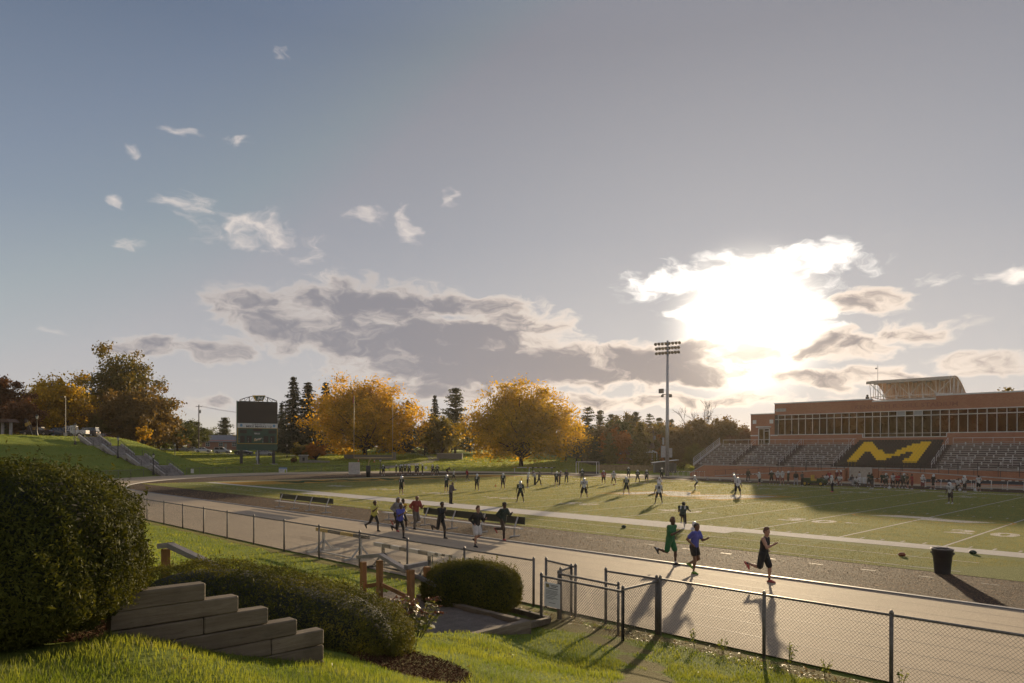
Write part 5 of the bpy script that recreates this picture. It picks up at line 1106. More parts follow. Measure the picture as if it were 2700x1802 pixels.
# sedum with brown flower heads
sp_ = ZP((12.55, -28.75)); t = thing('sedum_plant', sp_, 'leafy sedum with rusty brown flower heads at the hedge end', 'plant')
st_m = MB(); LP = []; LN = []; HP = []
for k in range(46):
    a, r0 = random.uniform(0, 2 * pi), random.uniform(0, .42); tip = np.array([math.cos(a) * r0 * 1.35, math.sin(a) * r0 * 1.35, random.uniform(.5, .78) - r0 * .35]); b_ = np.array([math.cos(a) * r0 * .5, math.sin(a) * r0 * .5, 0]); st_m.tube([b_, (b_ + tip) / 2 + np.array([0, 0, .05]), tip], .006, 4)
    for f in np.linspace(.25, .95, 12): q = b_ + (tip - b_) * f; ang_ = random.uniform(0, 6.28); d = np.array([math.cos(ang_), math.sin(ang_), .25]); LP.append(q + d * .04); LN.append(np.array([0, 0, 1.]) + d * .5)
    for _ in range(26): HP.append(tip + np.array([random.gauss(0, .035), random.gauss(0, .035), random.uniform(-.005, .02)]))
st_m.build('stems', MAT('sedum_stem', (.10, .11, .04), .7), t); leaves_obj('leaves', np.array(LP), np.array(LN), .085, leaf_mat('sedum_leaf', (.10, .13, .03), (.22, .17, .05), .4), t, .6, .3)
leaves_obj('flower_heads', np.array(HP), np.tile([0, 0, 1.], (len(HP), 1)), .028, leaf_mat('sedum_flower', (.16, .055, .025), (.10, .03, .018), .15), t, .9, .6)
# ---------------- grass blades, mulch, fence-side weeds
def field_pts(n, d0, d1, power=1.):
    u = rng.random(n); D_ = d0 * (d1 / d0) ** u if power == 1. else d0 + (d1 - d0) * u; s = rng.uniform(-.80, .80, n)
    return CAM[0] + FW[0] * D_ + RT[0] * D_ * s, CAM[1] + FW[1] * D_ + RT[1] * D_ * s, D_
def keep_grass(x, y, D_):
    k = (y < -22.55) & (dirt(x, y) + rng.normal(0, .12, len(x)) < .45)
    k &= ~((x > 7) & (x < 12.12) & (y > -28.3) & (y < -25.15)); k &= ~((x > 3.2) & (x < 7.2) & (y > -28.2) & (y < -26.1))
    k &= (np.sin(x * 3.3 + 2 * np.sin(y * 1.9)) * np.sin(y * 3.9 + 1.5 * np.sin(x * 2.3)) + rng.normal(0, .45, len(x))) > -.75
    k &= ~((x > XW - .11) & (x < XW + .10) & (y < ends[-1] + .05)); k &= ~(np.hypot((x - 15.12) / 1.0, (y + 35.05) / .85) < 1); k &= ~(np.hypot((x - 12.35) / 2.3, (y + 31.25) / 1.2) < 1)
    return k
def blades(name, n, d0, d1, hgt, wk, mat, lean=.5):
    x, y, D_ = field_pts(n, d0, d1); k = keep_grass(x, y, D_); x, y, D_ = x[k], y[k], D_[k]; z = ZT(x, y) - .004; n = len(x)
    h = hgt * rng.uniform(.45, 1.25, n) * (1 + .35 * np.sin(x * 2.1) * np.sin(y * 2.7)); a = rng.uniform(0, 2 * pi, n); w_ = np.maximum(.0028, wk * D_) * rng.uniform(.7, 1.3, n)
    dx, dy = np.cos(a), np.sin(a); b = rng.uniform(.1, lean, n) * h; a2 = rng.uniform(0, 2 * pi, n); lx, ly = np.cos(a2) * b, np.sin(a2) * b
    P = np.stack([x, y, z], -1); s_ = np.stack([dx * w_, dy * w_, 0 * w_], -1); mid = P + np.stack([lx * .35, ly * .35, h * .6], -1); tip = P + np.stack([lx, ly, h], -1)
    V = np.stack([P - s_, P + s_, mid + s_ * .7, mid - s_ * .7, tip], 1).reshape(-1, 3); i0 = np.arange(n)[:, None] * 5
    Ft = np.concatenate([i0 + np.array([[0, 1, 2]]), i0 + np.array([[0, 2, 3]]), i0 + np.array([[3, 2, 4]])], 1).reshape(-1, 3)
    me = raw_mesh(name, V, Ft); at_ = me.attributes.new('rnd', 'FLOAT', 'FACE'); at_.data.foreach_set('value', np.repeat(np.clip(rng.beta(1.6, 2.6, n) + .28 * np.sin(x * 1.7 + np.sin(y * 2.3)) * np.sin(y * 1.9 + x), 0, 1), 3).astype(np.float32))
    return tag(link(name, me, None, mat), 'short green lawn grass covering the near bank' , 'grass', kind='stuff')
m_blade = leaf_mat('grass_blade', (.080, .120, .020), (.28, .27, .070), .5, (1.5, 1.5, .55), .6, .2)
blades('lawn_grass', 190000, 4.2, 13., .062, .00030, m_blade); blades('lawn_grass', 150000, 11., 45., .07, .00045, m_blade)
def chips(name, n, c, rx, ry, label, mat, size=.05):
    a, r0 = rng.uniform(0, 2 * pi, n), np.sqrt(rng.random(n)); x, y = c[0] + rx * r0 * np.cos(a), c[1] + ry * r0 * np.sin(a); z = ZT(x, y) + rng.uniform(.0, .03, n)
    V, Fq = leaf_quads(np.stack([x, y, z], -1), np.tile([0, 0, 1.], (n, 1)), size, .22, .45); me = raw_mesh(name, V, Fq); at_ = me.attributes.new('rnd', 'FLOAT', 'FACE'); at_.data.foreach_set('value', rng.random(n).astype(np.float32)); return tag(link(name, me, None, mat), label, 'mulch', kind='stuff')
m_mul = leaf_mat('bark_mulch', (.04, .019, .011), (.10, .048, .024), .05, (1.3, 1.1, .7), .95, .03)
chips('bark_mulch', 12000, MUL1, 1.5, .85, 'shredded bark mulch under the big yew', m_mul); chips('bark_mulch', 6000, MUL2, 1.0, .75, 'shredded bark mulch at the end of the clipped hedge', m_mul)
chips('fallen_leaves', 500, (15.8, -29.5), 5., 5., 'dry leaves scattered over the near lawn', leaf_mat('dead_leaf', (.14, .08, .035), (.24, .16, .08), .25), .07)
chips('fallen_leaves', 2600, (15.5, -22.75), 9., .5, 'dead leaves and chips lying along the foot of the fence', leaf_mat('dead_leaf', (.14, .08, .035), (.24, .16, .08), .25), .07)
for i, (x, h_) in enumerate(((14.6, .5), (15.2, .35), (16.6, .55), (17.3, .4), (18.6, .5))):
    q = ZP((x, -22.62 - random.uniform(0, .15))); t = thing('weed', q, ['tall leafy weed by the fence corner post', 'short weed at the fence foot', 'tall weed in front of the fence mesh', 'spindly weed below the fence rail', 'bushy weed at the fence edge'][i], 'weed'); P = []; m = MB()
    for k in range(4):
        a = random.uniform(0, 6.28); tp = np.array([math.cos(a) * .1, math.sin(a) * .1, h_ * random.uniform(.7, 1)]); m.tube([(0, 0, 0), tp * .5 + np.array([0, 0, .04]), tp], .004, 4); P += [tp * f + np.array([random.gauss(0, .03), random.gauss(0, .03), 0]) for f in np.linspace(.3, 1, 14)]
    m.build('stem', MAT('sedum_stem', (.10, .11, .04), .7), t); leaves_obj('leaves', np.array(P), np.tile([0, 0, 1.], (len(P), 1)), .06, m_blade, t, .4, .6)

# far lawn tufts, turf fibres and crumb that catch the low light
def tri_scatter(name, x, y, z, h, w_, mat, label, cat, flat=False):
    n = len(x); a = rng.uniform(0, 2 * pi, n); P = np.stack([x, y, z], -1); s_ = np.stack([np.cos(a) * w_, np.sin(a) * w_, 0 * w_], -1)
    if flat: tip = P + np.stack([-np.sin(a) * h, np.cos(a) * h, h * rng.uniform(-.1, .6, n)], -1)
    else: tip = P + np.stack([rng.normal(0, .4, n) * h, rng.normal(0, .4, n) * h, h], -1)
    V = np.stack([P - s_, P + s_, tip], 1).reshape(-1, 3); me = raw_mesh(name, V, np.arange(3 * n).reshape(-1, 3)); at_ = me.attributes.new('rnd', 'FLOAT', 'FACE'); at_.data.foreach_set('value', rng.random(n).astype(np.float32)); return tag(link(name, me, None, mat), label, cat, kind='stuff')
x, y, D_ = field_pts(260000, 85, 235); k = (outside(x, y) > .5) & (x < -54); x, y, D_ = x[k], y[k], D_[k]
tri_scatter('far_lawn_grass', x, y, ZT(x, y) - .01, .0011 * D_ * rng.uniform(.5, 1.1, len(x)), .0007 * D_, m_blade, 'sunlit grass of the far lawns and terraced hill', 'grass')
x, y, D_ = field_pts(420000, 26, 125); k = (x > -71) & (x < 49) & (y > -8) & (y < 53.5); x, y, D_ = x[k], y[k], D_[k]
wht = ((np.abs(y + 1.3) < 1.4) | (np.abs(((x - XL) / (5 * YD)) % 1 - .5) > .485)); k = ~wht & ~((x < XL + 9) & (x > XL - 1)); x, y, D_ = x[k], y[k], D_[k]
tri_scatter('turf_fibres', x, y, 0 * x + .016, .00075 * D_ * rng.uniform(.4, 1.1, len(x)), .00035 * D_, leaf_mat('turf_fibre', (.065, .092, .024), (.44, .37, .13), .45, (1.4, 1.3, .6), .6, .2), 'short artificial turf fibres with glints put into their colour', 'turf')  # dark to pale gold tone range paints sparkle onto the fibres
x, y, D_ = field_pts(300000, 18, 75); k = (x > -50) & (x < 46) & (y > TCY - TR + .15) & (y < -8.05); x, y, D_ = x[k], y[k], D_[k]
tri_scatter('crumb_chips', x, y, 0 * x + .010, .0013 * D_ * rng.uniform(.4, 1.2, len(x)), .0005 * D_, leaf_mat('crumb_chip', (.04, .024, .016), (.44, .27, .13), .15, (1.3, 1.1, .7), .7, .3), 'brown crumb and leaf litter on the apron', 'litter', True)
# ================================================================ people
def surface_net(Fg, org, h):
    nx, ny, nz = Fg.shape; ins = Fg < 0
    c = [ins[i:nx - 1 + i, j:ny - 1 + j, k:nz - 1 + k] for i in (0, 1) for j in (0, 1) for k in (0, 1)]
    s = sum(a.astype(np.int8) for a in c); act = (s > 0) & (s < 8); ids = -np.ones(act.shape, np.int64); I = np.argwhere(act); ids[act] = np.arange(len(I))
    acc = np.zeros((len(I), 3)); cnt = np.zeros(len(I)); cor = [(i, j, k) for i in (0, 1) for j in (0, 1) for k in (0, 1)]
    for a in range(8):
        for ax in range(3):
            if cor[a][ax]: continue
            b = list(cor[a]); b[ax] = 1
            fa = Fg[I[:, 0] + cor[a][0], I[:, 1] + cor[a][1], I[:, 2] + cor[a][2]]; fb = Fg[I[:, 0] + b[0], I[:, 1] + b[1], I[:, 2] + b[2]]
            m = (fa < 0) != (fb < 0); t = np.where(m, fa / np.where(m, fa - fb, 1), 0)
            p = np.tile(np.array(cor[a], float), (len(I), 1)); p[:, ax] += t; acc += p * m[:, None]; cnt += m
    V = org + (I + acc / cnt[:, None]) * h; Fs = []
    for ax in range(3):
        sl0 = [slice(1, -1)] * 3; o1, o2 = [(1, 2), (2, 0), (0, 1)][ax]
        n = [nx, ny, nz]; a = ins[tuple(slice(0, n[q] - 1) if q == ax else slice(1, n[q] - 1) for q in range(3))]; b = ins[tuple(slice(1, n[q]) if q == ax else slice(1, n[q] - 1) for q in range(3))]
        E = np.argwhere(a != b); fl = a[tuple(E.T)]
        E = E.copy(); 
        for q in (o1, o2): E[:, q] += 1
        def cid(d1, d2):
            X = E.copy(); X[:, o1] -= d1; X[:, o2] -= d2; return ids[X[:, 0], X[:, 1], X[:, 2]]
        Q = np.stack([cid(1, 1), cid(0, 1), cid(0, 0), cid(1, 0)], 1); Q[~fl] = Q[~fl][:, ::-1]; Fs.append(Q)
    return V, np.concatenate(Fs)
def sdf_mesh(prims, h=.024, k=.03, clips=()):
    A = np.array([p[0] for p in prims] + [p[1] for p in prims]); R_ = max(max(p[2], p[3]) for p in prims) + .06
    lo, hi = A.min(0) - R_, A.max(0) + R_; n = np.ceil((hi - lo) / h).astype(int) + 2; Fg = np.full(n, 1.0)
    for p in prims:
        a, b, ra, rb = np.array(p[0], float), np.array(p[1], float), p[2], p[3]; r_ = max(ra, rb) + k + 2 * h
        i0 = np.maximum(np.floor((np.minimum(a, b) - r_ - lo) / h).astype(int), 0); i1 = np.minimum(np.ceil((np.maximum(a, b) + r_ - lo) / h).astype(int) + 1, n)
        gx_, gy_, gz_ = (lo[q] + h * np.arange(i0[q], i1[q]) for q in range(3)); ab = b - a; l2 = float(ab @ ab) + 1e-9
        X, Y, Z = gx_[:, None, None] - a[0], gy_[None, :, None] - a[1], gz_[None, None, :] - a[2]
        t = np.clip((X * ab[0] + Y * ab[1] + Z * ab[2]) / l2, 0, 1); d = np.sqrt((X - t * ab[0]) ** 2 + (Y - t * ab[1]) ** 2 + (Z - t * ab[2]) ** 2) - (ra + t * (rb - ra))
        sl = tuple(slice(i0[q], i1[q]) for q in range(3)); f = Fg[sl]; w = np.clip(.5 + .5 * (f - d) / k, 0, 1); Fg[sl] = f + (d - f) * w - k * w * (1 - w)
    for (pt, nr) in clips:                              # keep the side the normal points away from
        g_ = [lo[q] + h * np.arange(n[q]) for q in range(3)]; Fg = np.maximum(Fg, (g_[0][:, None, None] - pt[0]) * nr[0] + (g_[1][None, :, None] - pt[1]) * nr[1] + (g_[2][None, None, :] - pt[2]) * nr[2])
    return surface_net(Fg, lo, h)
def skel(P):
    """joint positions; x forward, y left, z up"""
    S_ = {}; rad = math.radians; le = rad(P.get('lean', 3)); H = 0.; s = P.get('bulk', 1.)
    up = np.array([math.sin(le), 0, math.cos(le)]); tw = rad(P.get('tw', 0)); lat = np.array([-math.sin(tw) * math.cos(le), math.cos(tw), 0])
    S_['pel'] = np.zeros(3)
    for nm, sg in (('L', 1), ('R', -1)):
        th, kb, ab = P.get(nm, (3, 6, 6)); th, kb, ab = rad(th), rad(kb), rad(ab); hip = np.array([0, sg * .092, -.03])
        kn = hip + .44 * np.array([math.sin(th), sg * math.sin(ab) * math.cos(th), -math.cos(th) * math.cos(ab)]); sh = th - kb
        an = kn + .43 * np.array([math.sin(sh), sg * math.sin(ab) * .6 * math.cos(sh), -math.cos(sh) * math.cos(ab * .6)]); ft = P.get('f' + nm, 0); fa = rad(ft) if ft is not None else 0
        toe = an + .17 * np.array([math.cos(fa), sg * .12, -math.sin(fa)]) + np.array([math.sin(-fa) * .06 * 0, 0, -.055 * math.cos(fa)]); heel = an + np.array([-.05 * math.cos(fa) - .045 * math.sin(fa), 0, -.05 * math.cos(fa) + .05 * math.sin(fa)])
        S_.update({'hip' + nm: hip, 'kn' + nm: kn, 'an' + nm: an, 'toe' + nm: toe, 'heel' + nm: heel})
    S_['chest'] = up * .36; S_['neck'] = up * .50; S_['head'] = S_['neck'] + np.array([math.sin(le * .6 + rad(P.get('hd', 0))), 0, math.cos(le * .6 + rad(P.get('hd', 0)))]) * .17 + np.array([.015, 0, 0])
    for nm, sg in (('L', 1), ('R', -1)):
        f, ab, eb, inw = P.get('A' + nm, (5, 12, 15, 0)); f, ab, eb, inw = rad(f), rad(ab), rad(eb), rad(inw); shd = up * .455 + lat * (sg * .175 * s)
        el_ = shd + .30 * np.array([math.sin(f) * math.cos(ab), sg * math.sin(ab), -math.cos(f) * math.cos(ab)]); g_ = f + eb
        wr = el_ + .26 * np.array([math.sin(g_) * math.cos(inw), sg * (math.sin(ab) * .25 - math.sin(inw)), -math.cos(g_) * math.cos(inw * .5)]); dv = wr - el_; dv /= np.linalg.norm(dv)
        S_.update({'sh' + nm: shd, 'el' + nm: el_, 'wr' + nm: wr, 'ha' + nm: wr + dv * .09, 'hd' + nm: dv})
    zmin = min(S_[k][2] - r_ for k, r_ in (('toeL', .03), ('toeR', .03), ('heelL', .035), ('heelR', .035)))
    if P.get('sit'): zmin = min(zmin, zmin)
    if 'kneel' in P: zmin = min(zmin, S_['knL'][2] - .06, S_['knR'][2] - .06)
    for k in S_:
        if not k.startswith('hd'): S_[k] = S_[k] - np.array([0, 0, zmin])
    S_['up'], S_['lat'] = up, lat; S_.setdefault('hdL', 0); return S_
def body_prims(S_, P):
    b = P.get('bulk', 1.); up, lat = S_['up'], S_['lat']; pel = S_['pel'] + np.array([0, 0, 0]); pr = []
    add = lambda tag_, a, c, ra, rb: pr.append((np.array(a), np.array(c), ra, rb, tag_))
    hd = S_['head']; fwd = np.array([1., 0, -.08])
    add('head', hd + np.array([-.012, 0, .02]), hd + np.array([.012, 0, .03]), .092, .088); add('head', hd + np.array([.02, 0, -.05]), hd + np.array([.045, 0, -.085]), .068, .045)
    add('head', hd + fwd * .09 + np.array([0, 0, .005]), hd + fwd * .108 + np.array([0, 0, -.018]), .010, .015)
    for s in (1, -1): add('head', hd + np.array([-.005, s * .088, -.005]), hd + np.array([-.012, s * .094, .02]), .014, .017)
    add('neck', S_['neck'] - up * .03, hd - np.array([.01, 0, .06]), .058 * b, .052)
    for s in (1, -1):
        add('torso', pel + lat * (s * .07) - np.array([0, 0, .01]), pel + lat * (s * .06) + up * .10, .098 * b, .085 * b); add('torso', pel + lat * (s * .055) + up * .10, pel + lat * (s * .075) + up * .34, .085 * b, .098 * b); add('torso', pel + lat * (s * .075) + up * .34, pel + lat * (s * .10) + up * .42, .098 * b, .07 * b)
    add('torso', pel + up * .45 + lat * .10, pel + up * .45 - lat * .10, .062 * b, .062 * b)
    for n in 'LR':
        sh, el_, wr = S_['sh' + n], S_['el' + n], S_['wr' + n]; add('uparm', sh, sh * .5 + el_ * .5, .058 * b, .050 * b); add('uparm', sh * .5 + el_ * .5, el_, .050 * b, .040); add('foarm', el_, wr * .4 + el_ * .6, .041, .040); add('foarm', wr * .4 + el_ * .6, wr, .040, .027); add('hand', wr, S_['ha' + n] - S_['hd' + n] * .02, .028, .030)
        hp, kn, an = S_['hip' + n], S_['kn' + n], S_['an' + n]; add('thigh', hp, hp * .5 + kn * .5, .088 * b, .074 * b); add('thigh', hp * .5 + kn * .5, kn, .074 * b, .054); add('shin', kn, kn * .68 + an * .32, .053, .056); add('shin', kn * .68 + an * .32, kn * .25 + an * .75, .056, .036); add('sock', kn * .25 + an * .75, an, .036, .034)
        add('foot', S_['heel' + n], an * .6 + S_['toe' + n] * .4, .038, .042); add('foot', an * .55 + S_['toe' + n] * .45 - np.array([0, 0, .01]), S_['toe' + n], .044, .032)
    return pr
def fingers(S_, n, mb_v, mb_f):
    d = S_['hd' + n]; ha = S_['ha' + n] - d * .015; side = np.cross(d, [0, 0, 1.]); side /= np.linalg.norm(side) + 1e-9; nr = np.cross(side, d); sg = 1 if n == 'L' else -1
    for k, (o, ln) in enumerate(((-.024, .052), (-.008, .06), (.008, .057), (.024, .045), (None, .05))):
        if o is None: b = ha - d * .045 + nr * .026; q = [b, b + (d * .6 + nr * .5 - side * .2 * sg) * .035, b + (d * .9 + nr * .2 - side * .5 * sg) * .06]
        else: b = ha + side * o; q = [b, b + d * ln * .6 - side * 0, b + d * ln * .75 + nr * ln * .4]
        m = MB(); m.tube(q, [.0095, .009, .007], 5); k0 = len(mb_v); mb_v.extend(m.v); mb_f.extend([tuple(i + k0 for i in f) for f in m.f])
def lerp(a, b, t): return np.array(a) * (1 - t) + np.array(b) * t
_pc = {}
def person_meshes(key, P):
    if key in _pc: return _pc[key]
    S_ = skel(P); pr = body_prims(S_, P); out = {}; hh = P.get('h', .026); b = P.get('bulk', 1.)
    V, Q = sdf_mesh([p[:4] for p in pr], hh)
    dist = np.stack([np.linalg.norm(V - (p[0] + np.clip(((V - p[0]) @ (p[1] - p[0])) / ((p[1] - p[0]) @ (p[1] - p[0]) + 1e-9), 0, 1)[:, None] * (p[1] - p[0])), axis=1) / max(p[2], p[3]) for p in pr], 1)
    tg = np.array([{'foot': 1, 'sock': 2}.get(p[4], 0) for p in pr])[dist.argmin(1)]; fm = tg[Q[:, 0]].tolist()
    vv = V.tolist(); ff = [tuple(q) for q in Q.tolist()]; n0 = len(ff)
    for n in 'LR': fingers(S_, n, vv, ff)
    fm += [0] * (len(ff) - n0); hd = S_['head']
    m = MB()
    for s in (1, -1): m.box(hd + np.array([.088, s * .034, .012]), (.016, .022, .012))
    m.box(hd + np.array([.094, 0, -.052]), (.014, .04, .008)); k0 = len(vv); vv += m.v; ff += [tuple(i + k0 for i in f) for f in m.f]; fm += [3] * len(m.f)
    out['body'] = raw_mesh('body', vv, ff, fm)
    def cloth(name, L_, k=.03, clips=()):
        V, Q = sdf_mesh(L_, hh, k, clips); out[name] = raw_mesh(name, V, Q)
    sl = P.get('sleeve', .6); e = P.get('loose', .016); T_ = [(p[0], p[1], p[2] + e, p[3] + e) for p in pr if p[4] == 'torso']; up, lat = S_['up'], S_['lat']
    if P.get('pads'):
        for s in (1, -1): T_ += [(S_['pel'] + up * .47 + lat * (s * .08), S_['sh' + 'LR'[s < 0]] + up * .02 + lat * (s * .035), .085, .088), (S_['pel'] + up * .40 + lat * (s * .08) + np.array([.02, 0, 0]), S_['pel'] + up * .28 + lat * (s * .08), .115, .095)]
    for n in 'LR':
        sh, el_, wr = S_['sh' + n], S_['el' + n], S_['wr' + n]
        if sl > 0: T_.append((sh, lerp(sh, el_, min(1, sl)), .064 * b + e, .056 * b + e))
        if sl > 1: T_.append((el_, lerp(el_, wr, sl - 1), .046 + e, .034 + e))
    hem = S_['pel'] - up * .09
    cloth('shirt', T_, .035, [(hem, -up)] + ([] if not P.get('crop') else [(S_['pel'] + up * .12, -up)]))
    B_ = [(p[0], p[1], p[2] + .012, p[3] + .008) for p in pr if p[4] == 'torso'][:1] + [(p[0], p[1], p[2] + .012, p[3] + .008) for p in pr if p[4] == 'torso'][3:4]; sh_ = P.get('short', .75); lo_ = P.get('sl', .03)
    for n in 'LR':
        hp, kn, an = S_['hip' + n], S_['kn' + n], S_['an' + n]; e1 = lerp(hp, kn, min(1, sh_)); B_.append((hp, e1, .092 * b + lo_ * .4, .064 * b + lo_ * (.9 if sh_ <= 1 else .5)))
        if sh_ > 1: B_.append((kn, lerp(kn, an, sh_ - 1), .058 + lo_ * .6, .042 + lo_ * .8))
    waist = S_['pel'] + up * .13; cloth('shorts', B_, .012, [(waist, up)])
    h0 = hd + np.array([-.012, 0, .025])
    if P.get('helmet', True) :
        V, Q = sdf_mesh([(h0 + np.array([-.01, 0, .0]), h0 + np.array([.012, 0, .015]), .135, .128), (h0 + np.array([-.02, 0, -.06]), h0 + np.array([-.02, 0, -.085]), .12, .105), (h0 + np.array([.02, .07, -.07]), h0 + np.array([.05, .06, -.1]), .06, .05), (h0 + np.array([.02, -.07, -.07]), h0 + np.array([.05, -.06, -.1]), .06, .05)], .02, .03, [(h0 + np.array([.112, 0, 0]), np.array([.9, 0, -.43]))])
        out['helmet'] = raw_mesh('helmet', V, Q); m = MB()
        for z in (-.03, -.075, -.115): m.tube([h0 + np.array([.04, .115, z]), h0 + np.array([.15, .06, z - .01]), h0 + np.array([.175, 0, z - .012]), h0 + np.array([.15, -.06, z - .01]), h0 + np.array([.04, -.115, z])], .007, 4)
        for y in (-.03, .03): m.tube([h0 + np.array([.165, y, -.03]), h0 + np.array([.165, y, -.125])], .007, 4)
        out['face_mask'] = raw_mesh('face_mask', m.v, m.f)
    hr = P.get('hair', .012)
    if hr is not None:
        L_ = [(h0, h0 + np.array([.01, 0, .012]), .092 + hr, .088 + hr)]
        if P.get('hair_top'): L_ += [(h0 + np.array([.0, 0, .07]), h0 + np.array([.03, 0, .075]), .075, .07)]
        if P.get('tail'): L_ += [(h0 + np.array([-.1, 0, .0]), h0 + np.array([-.2, 0, -.06]), .035, .02), (h0 + np.array([-.06, 0, -.03]), h0 + np.array([-.05, 0, -.08]), .075, .06)]
        if P.get('hood'): L_ += [(h0 + np.array([-.02, 0, -.02]), S_['neck'] + np.array([-.03, 0, .03]), .115, .10)]
        V, Q = sdf_mesh(L_, .02, .02, [] if P.get('hood') == 2 else [(h0 + np.array([.045, 0, .0]), np.array([.83, 0, -.55]))]); out['hair'] = raw_mesh('hair', V, Q)
        if P.get('cap'): m = MB(); m.lathe([(.108, 0), (.106, .05), (.08, .09), (.02, .105)], 12, tuple(h0 + np.array([0, 0, .03]))); m.box(h0 + np.array([.14, 0, .035]), (.11, .14, .012)); out['cap'] = raw_mesh('cap', m.v, m.f)
    out['_S'] = S_; _pc[key] = out; return out
SK = {'dark': MAT('skin_dark', (.085, .042, .024), .55, (.07, .034, .02), 8), 'brown': MAT('skin_brown', (.17, .085, .05), .55, (.14, .07, .04), 8), 'light': MAT('skin_light', (.36, .20, .135), .55, (.31, .17, .115), 8)}
def CL(name, c): return MAT('cloth_' + name, c, .85, tuple(k * .78 for k in c), 7, 4, (.3, .7), bump=.9, bscale=13)
KW, KB, KG, KR, KD = CL('white', (.52, .51, .51)), CL('black', (.016, .015, .016)), CL('forest', (.014, .03, .022)), CL('red', (.28, .03, .03)), CL('charcoal', (.07, .065, .068))
KM, KY, KYG, KBL, KGR, KGN, KMA = CL('maroon', (.16, .035, .035)), CL('gold', (.55, .33, .03)), CL('lemon', (.52, .47, .10)), CL('royal', (.075, .085, .36)), CL('heather', (.20, .19, .19)), CL('kelly', (.02, .13, .045)), CL('rust', (.24, .045, .035))
HAIR = MAT('hair_black', (.012, .009, .008), .7); HBR = MAT('hair_brown', (.10, .04, .02), .7); HRED = MAT('hair_auburn', (.075, .028, .015), .7)
HELM = MAT('helmet_white', (.58, .58, .60), .3, spec=.5); MASK = MAT('mask_grey', (.12, .12, .12), .5); EYE = MAT('eye_dark', (.02, .015, .012), .5)
SHOEW, SHOEB, SHOEG, SHOER = CL('shoe_white', (.5, .5, .5)), CL('shoe_black', (.02, .02, .022)), CL('shoe_lime', (.16, .32, .05)), CL('shoe_coral', (.45, .10, .09))
def person(loc, rz, pose, P, label, top, bot, skin='brown', shoe=None, sock=None, hair=None, helm=None, number=None, numcol=None, scale=1., cap=None, group=None):
    key = (pose,) + tuple(sorted((k, str(v)) for k, v in P.items())); M_ = person_meshes(key, P)
    t = thing('person', loc, label, 'person', rz, group); t.scale = (scale,) * 3
    def put(name, mats, src=None):
        me = M_[src or name]; o = bpy.data.objects.new(name, me); COL.objects.link(o); o.parent = t
        while len(me.materials) < len(mats): me.materials.append(mats[len(me.materials)])
        for i, m in enumerate(mats): o.material_slots[i].link = 'OBJECT'; o.material_slots[i].material = m
        if not me.polygons[0].use_smooth: me.polygons.foreach_set('use_smooth', [True] * len(me.polygons))
        return o
    sk = SK[skin]; put('body', [sk, shoe or SHOEB, sock or sk, EYE]); sh = put('shirt', [top]); put('shorts', [bot])
    if helm: h_ = put('helmet', [helm]); put('face_mask', [MASK]).parent = h_
    elif 'hair' in M_: put('hood' if P.get('hood') else 'hair', [hair or HAIR], 'hair')
    if 'cap' in M_ : put('cap', [cap or KB])
    if number:
        S_ = M_['_S']; up, lat = S_['up'], S_['lat']; bk = np.cross(up, lat); bk = bk / np.linalg.norm(bk) * -1
        if bk[0] > 0: bk = -bk
        d = .148 if P.get('pads') else .125
        m = MB(); put_text(m, number, S_['pel'] + up * .26 + bk * d, -lat, up, .22, .02, .13 * len(number) + .04); m.build('number', numcol or KW, sh)
        if P.get('pads') and not P.get('backonly'):
            m = MB(); put_text(m, number, S_['pel'] + up * .24 - bk * (d + .012), lat, up, .2, .02, .12 * len(number) + .04); m.build('number', numcol or KW, sh)
    return t
PLAY = dict(pads=1, bulk=1.05, sleeve=.5, short=.8, h=.03)
POSE = {
 'stand': dict(lean=4, L=(4, 8, 9), R=(-3, 4, 9), AL=(4, 14, 18, 5), AR=(2, 14, 20, 5)),
 'wide': dict(lean=7, L=(6, 12, 16), R=(6, 12, 16), AL=(6, 20, 22, 0), AR=(6, 20, 22, 0)),
 'ready': dict(lean=42, L=(48, 62, 12), R=(48, 62, 12), AL=(35, 12, 30, 10), AR=(35, 12, 30, 10), hd=-25),
 'hips': dict(lean=2, L=(3, 6, 10), R=(3, 6, 10), AL=(-22, 42, 70, 55), AR=(-22, 42, 70, 55)),
 'cross': dict(lean=3, L=(3, 6, 8), R=(3, 6, 8), AL=(18, 14, 78, 55), AR=(18, 14, 78, 55)),
 'walk': dict(lean=6, L=(24, 12, 4), R=(-18, 22, 4), AL=(-22, 10, 20, 0), AR=(26, 10, 30, 0)),
 'bend': dict(lean=68, L=(32, 34, 12), R=(28, 32, 12), AL=(58, 8, 12, 0), AR=(58, 8, 12, 0), hd=-30),
 'chart': dict(lean=8, L=(2, 5, 6), R=(2, 5, 6), AL=(16, 8, 72, 30), AR=(16, 8, 72, 30), hd=22),
 'kneel': dict(lean=24, L=(88, 96, 6), R=(6, 92, 6), fR=70, AL=(30, 16, 45, 20), AR=(22, 16, 30, 0), hd=10, kneel=1),
 'sit': dict(lean=22, L=(84, 86, 10), R=(84, 86, 10), AL=(28, 10, 55, 15), AR=(28, 10, 55, 15), hd=5),
}
def pl(u, v, rz, pose, label, top, bot, skin='brown', helm=HELM, num=None, nc=None, extra=None, sc=1., **kw):
    P = dict(POSE[pose]); P.update(PLAY if helm or (extra or {}).get('pads') else dict(sleeve=.6, short=.8, h=.03)); P.update(extra or {}); P['helmet'] = bool(helm)
    return person(G(u, v), rz, pose, P, label, top, bot, skin, kw.pop('shoe', SHOEW), kw.pop('sock', None), helm=helm, number=num, numcol=nc, scale=sc, **kw)
away, toward, right_, left_ = pi * .75, -pi * .25, pi * .25, -pi * .75    # facing relative to the camera view
rd = lambda d: math.radians(d)
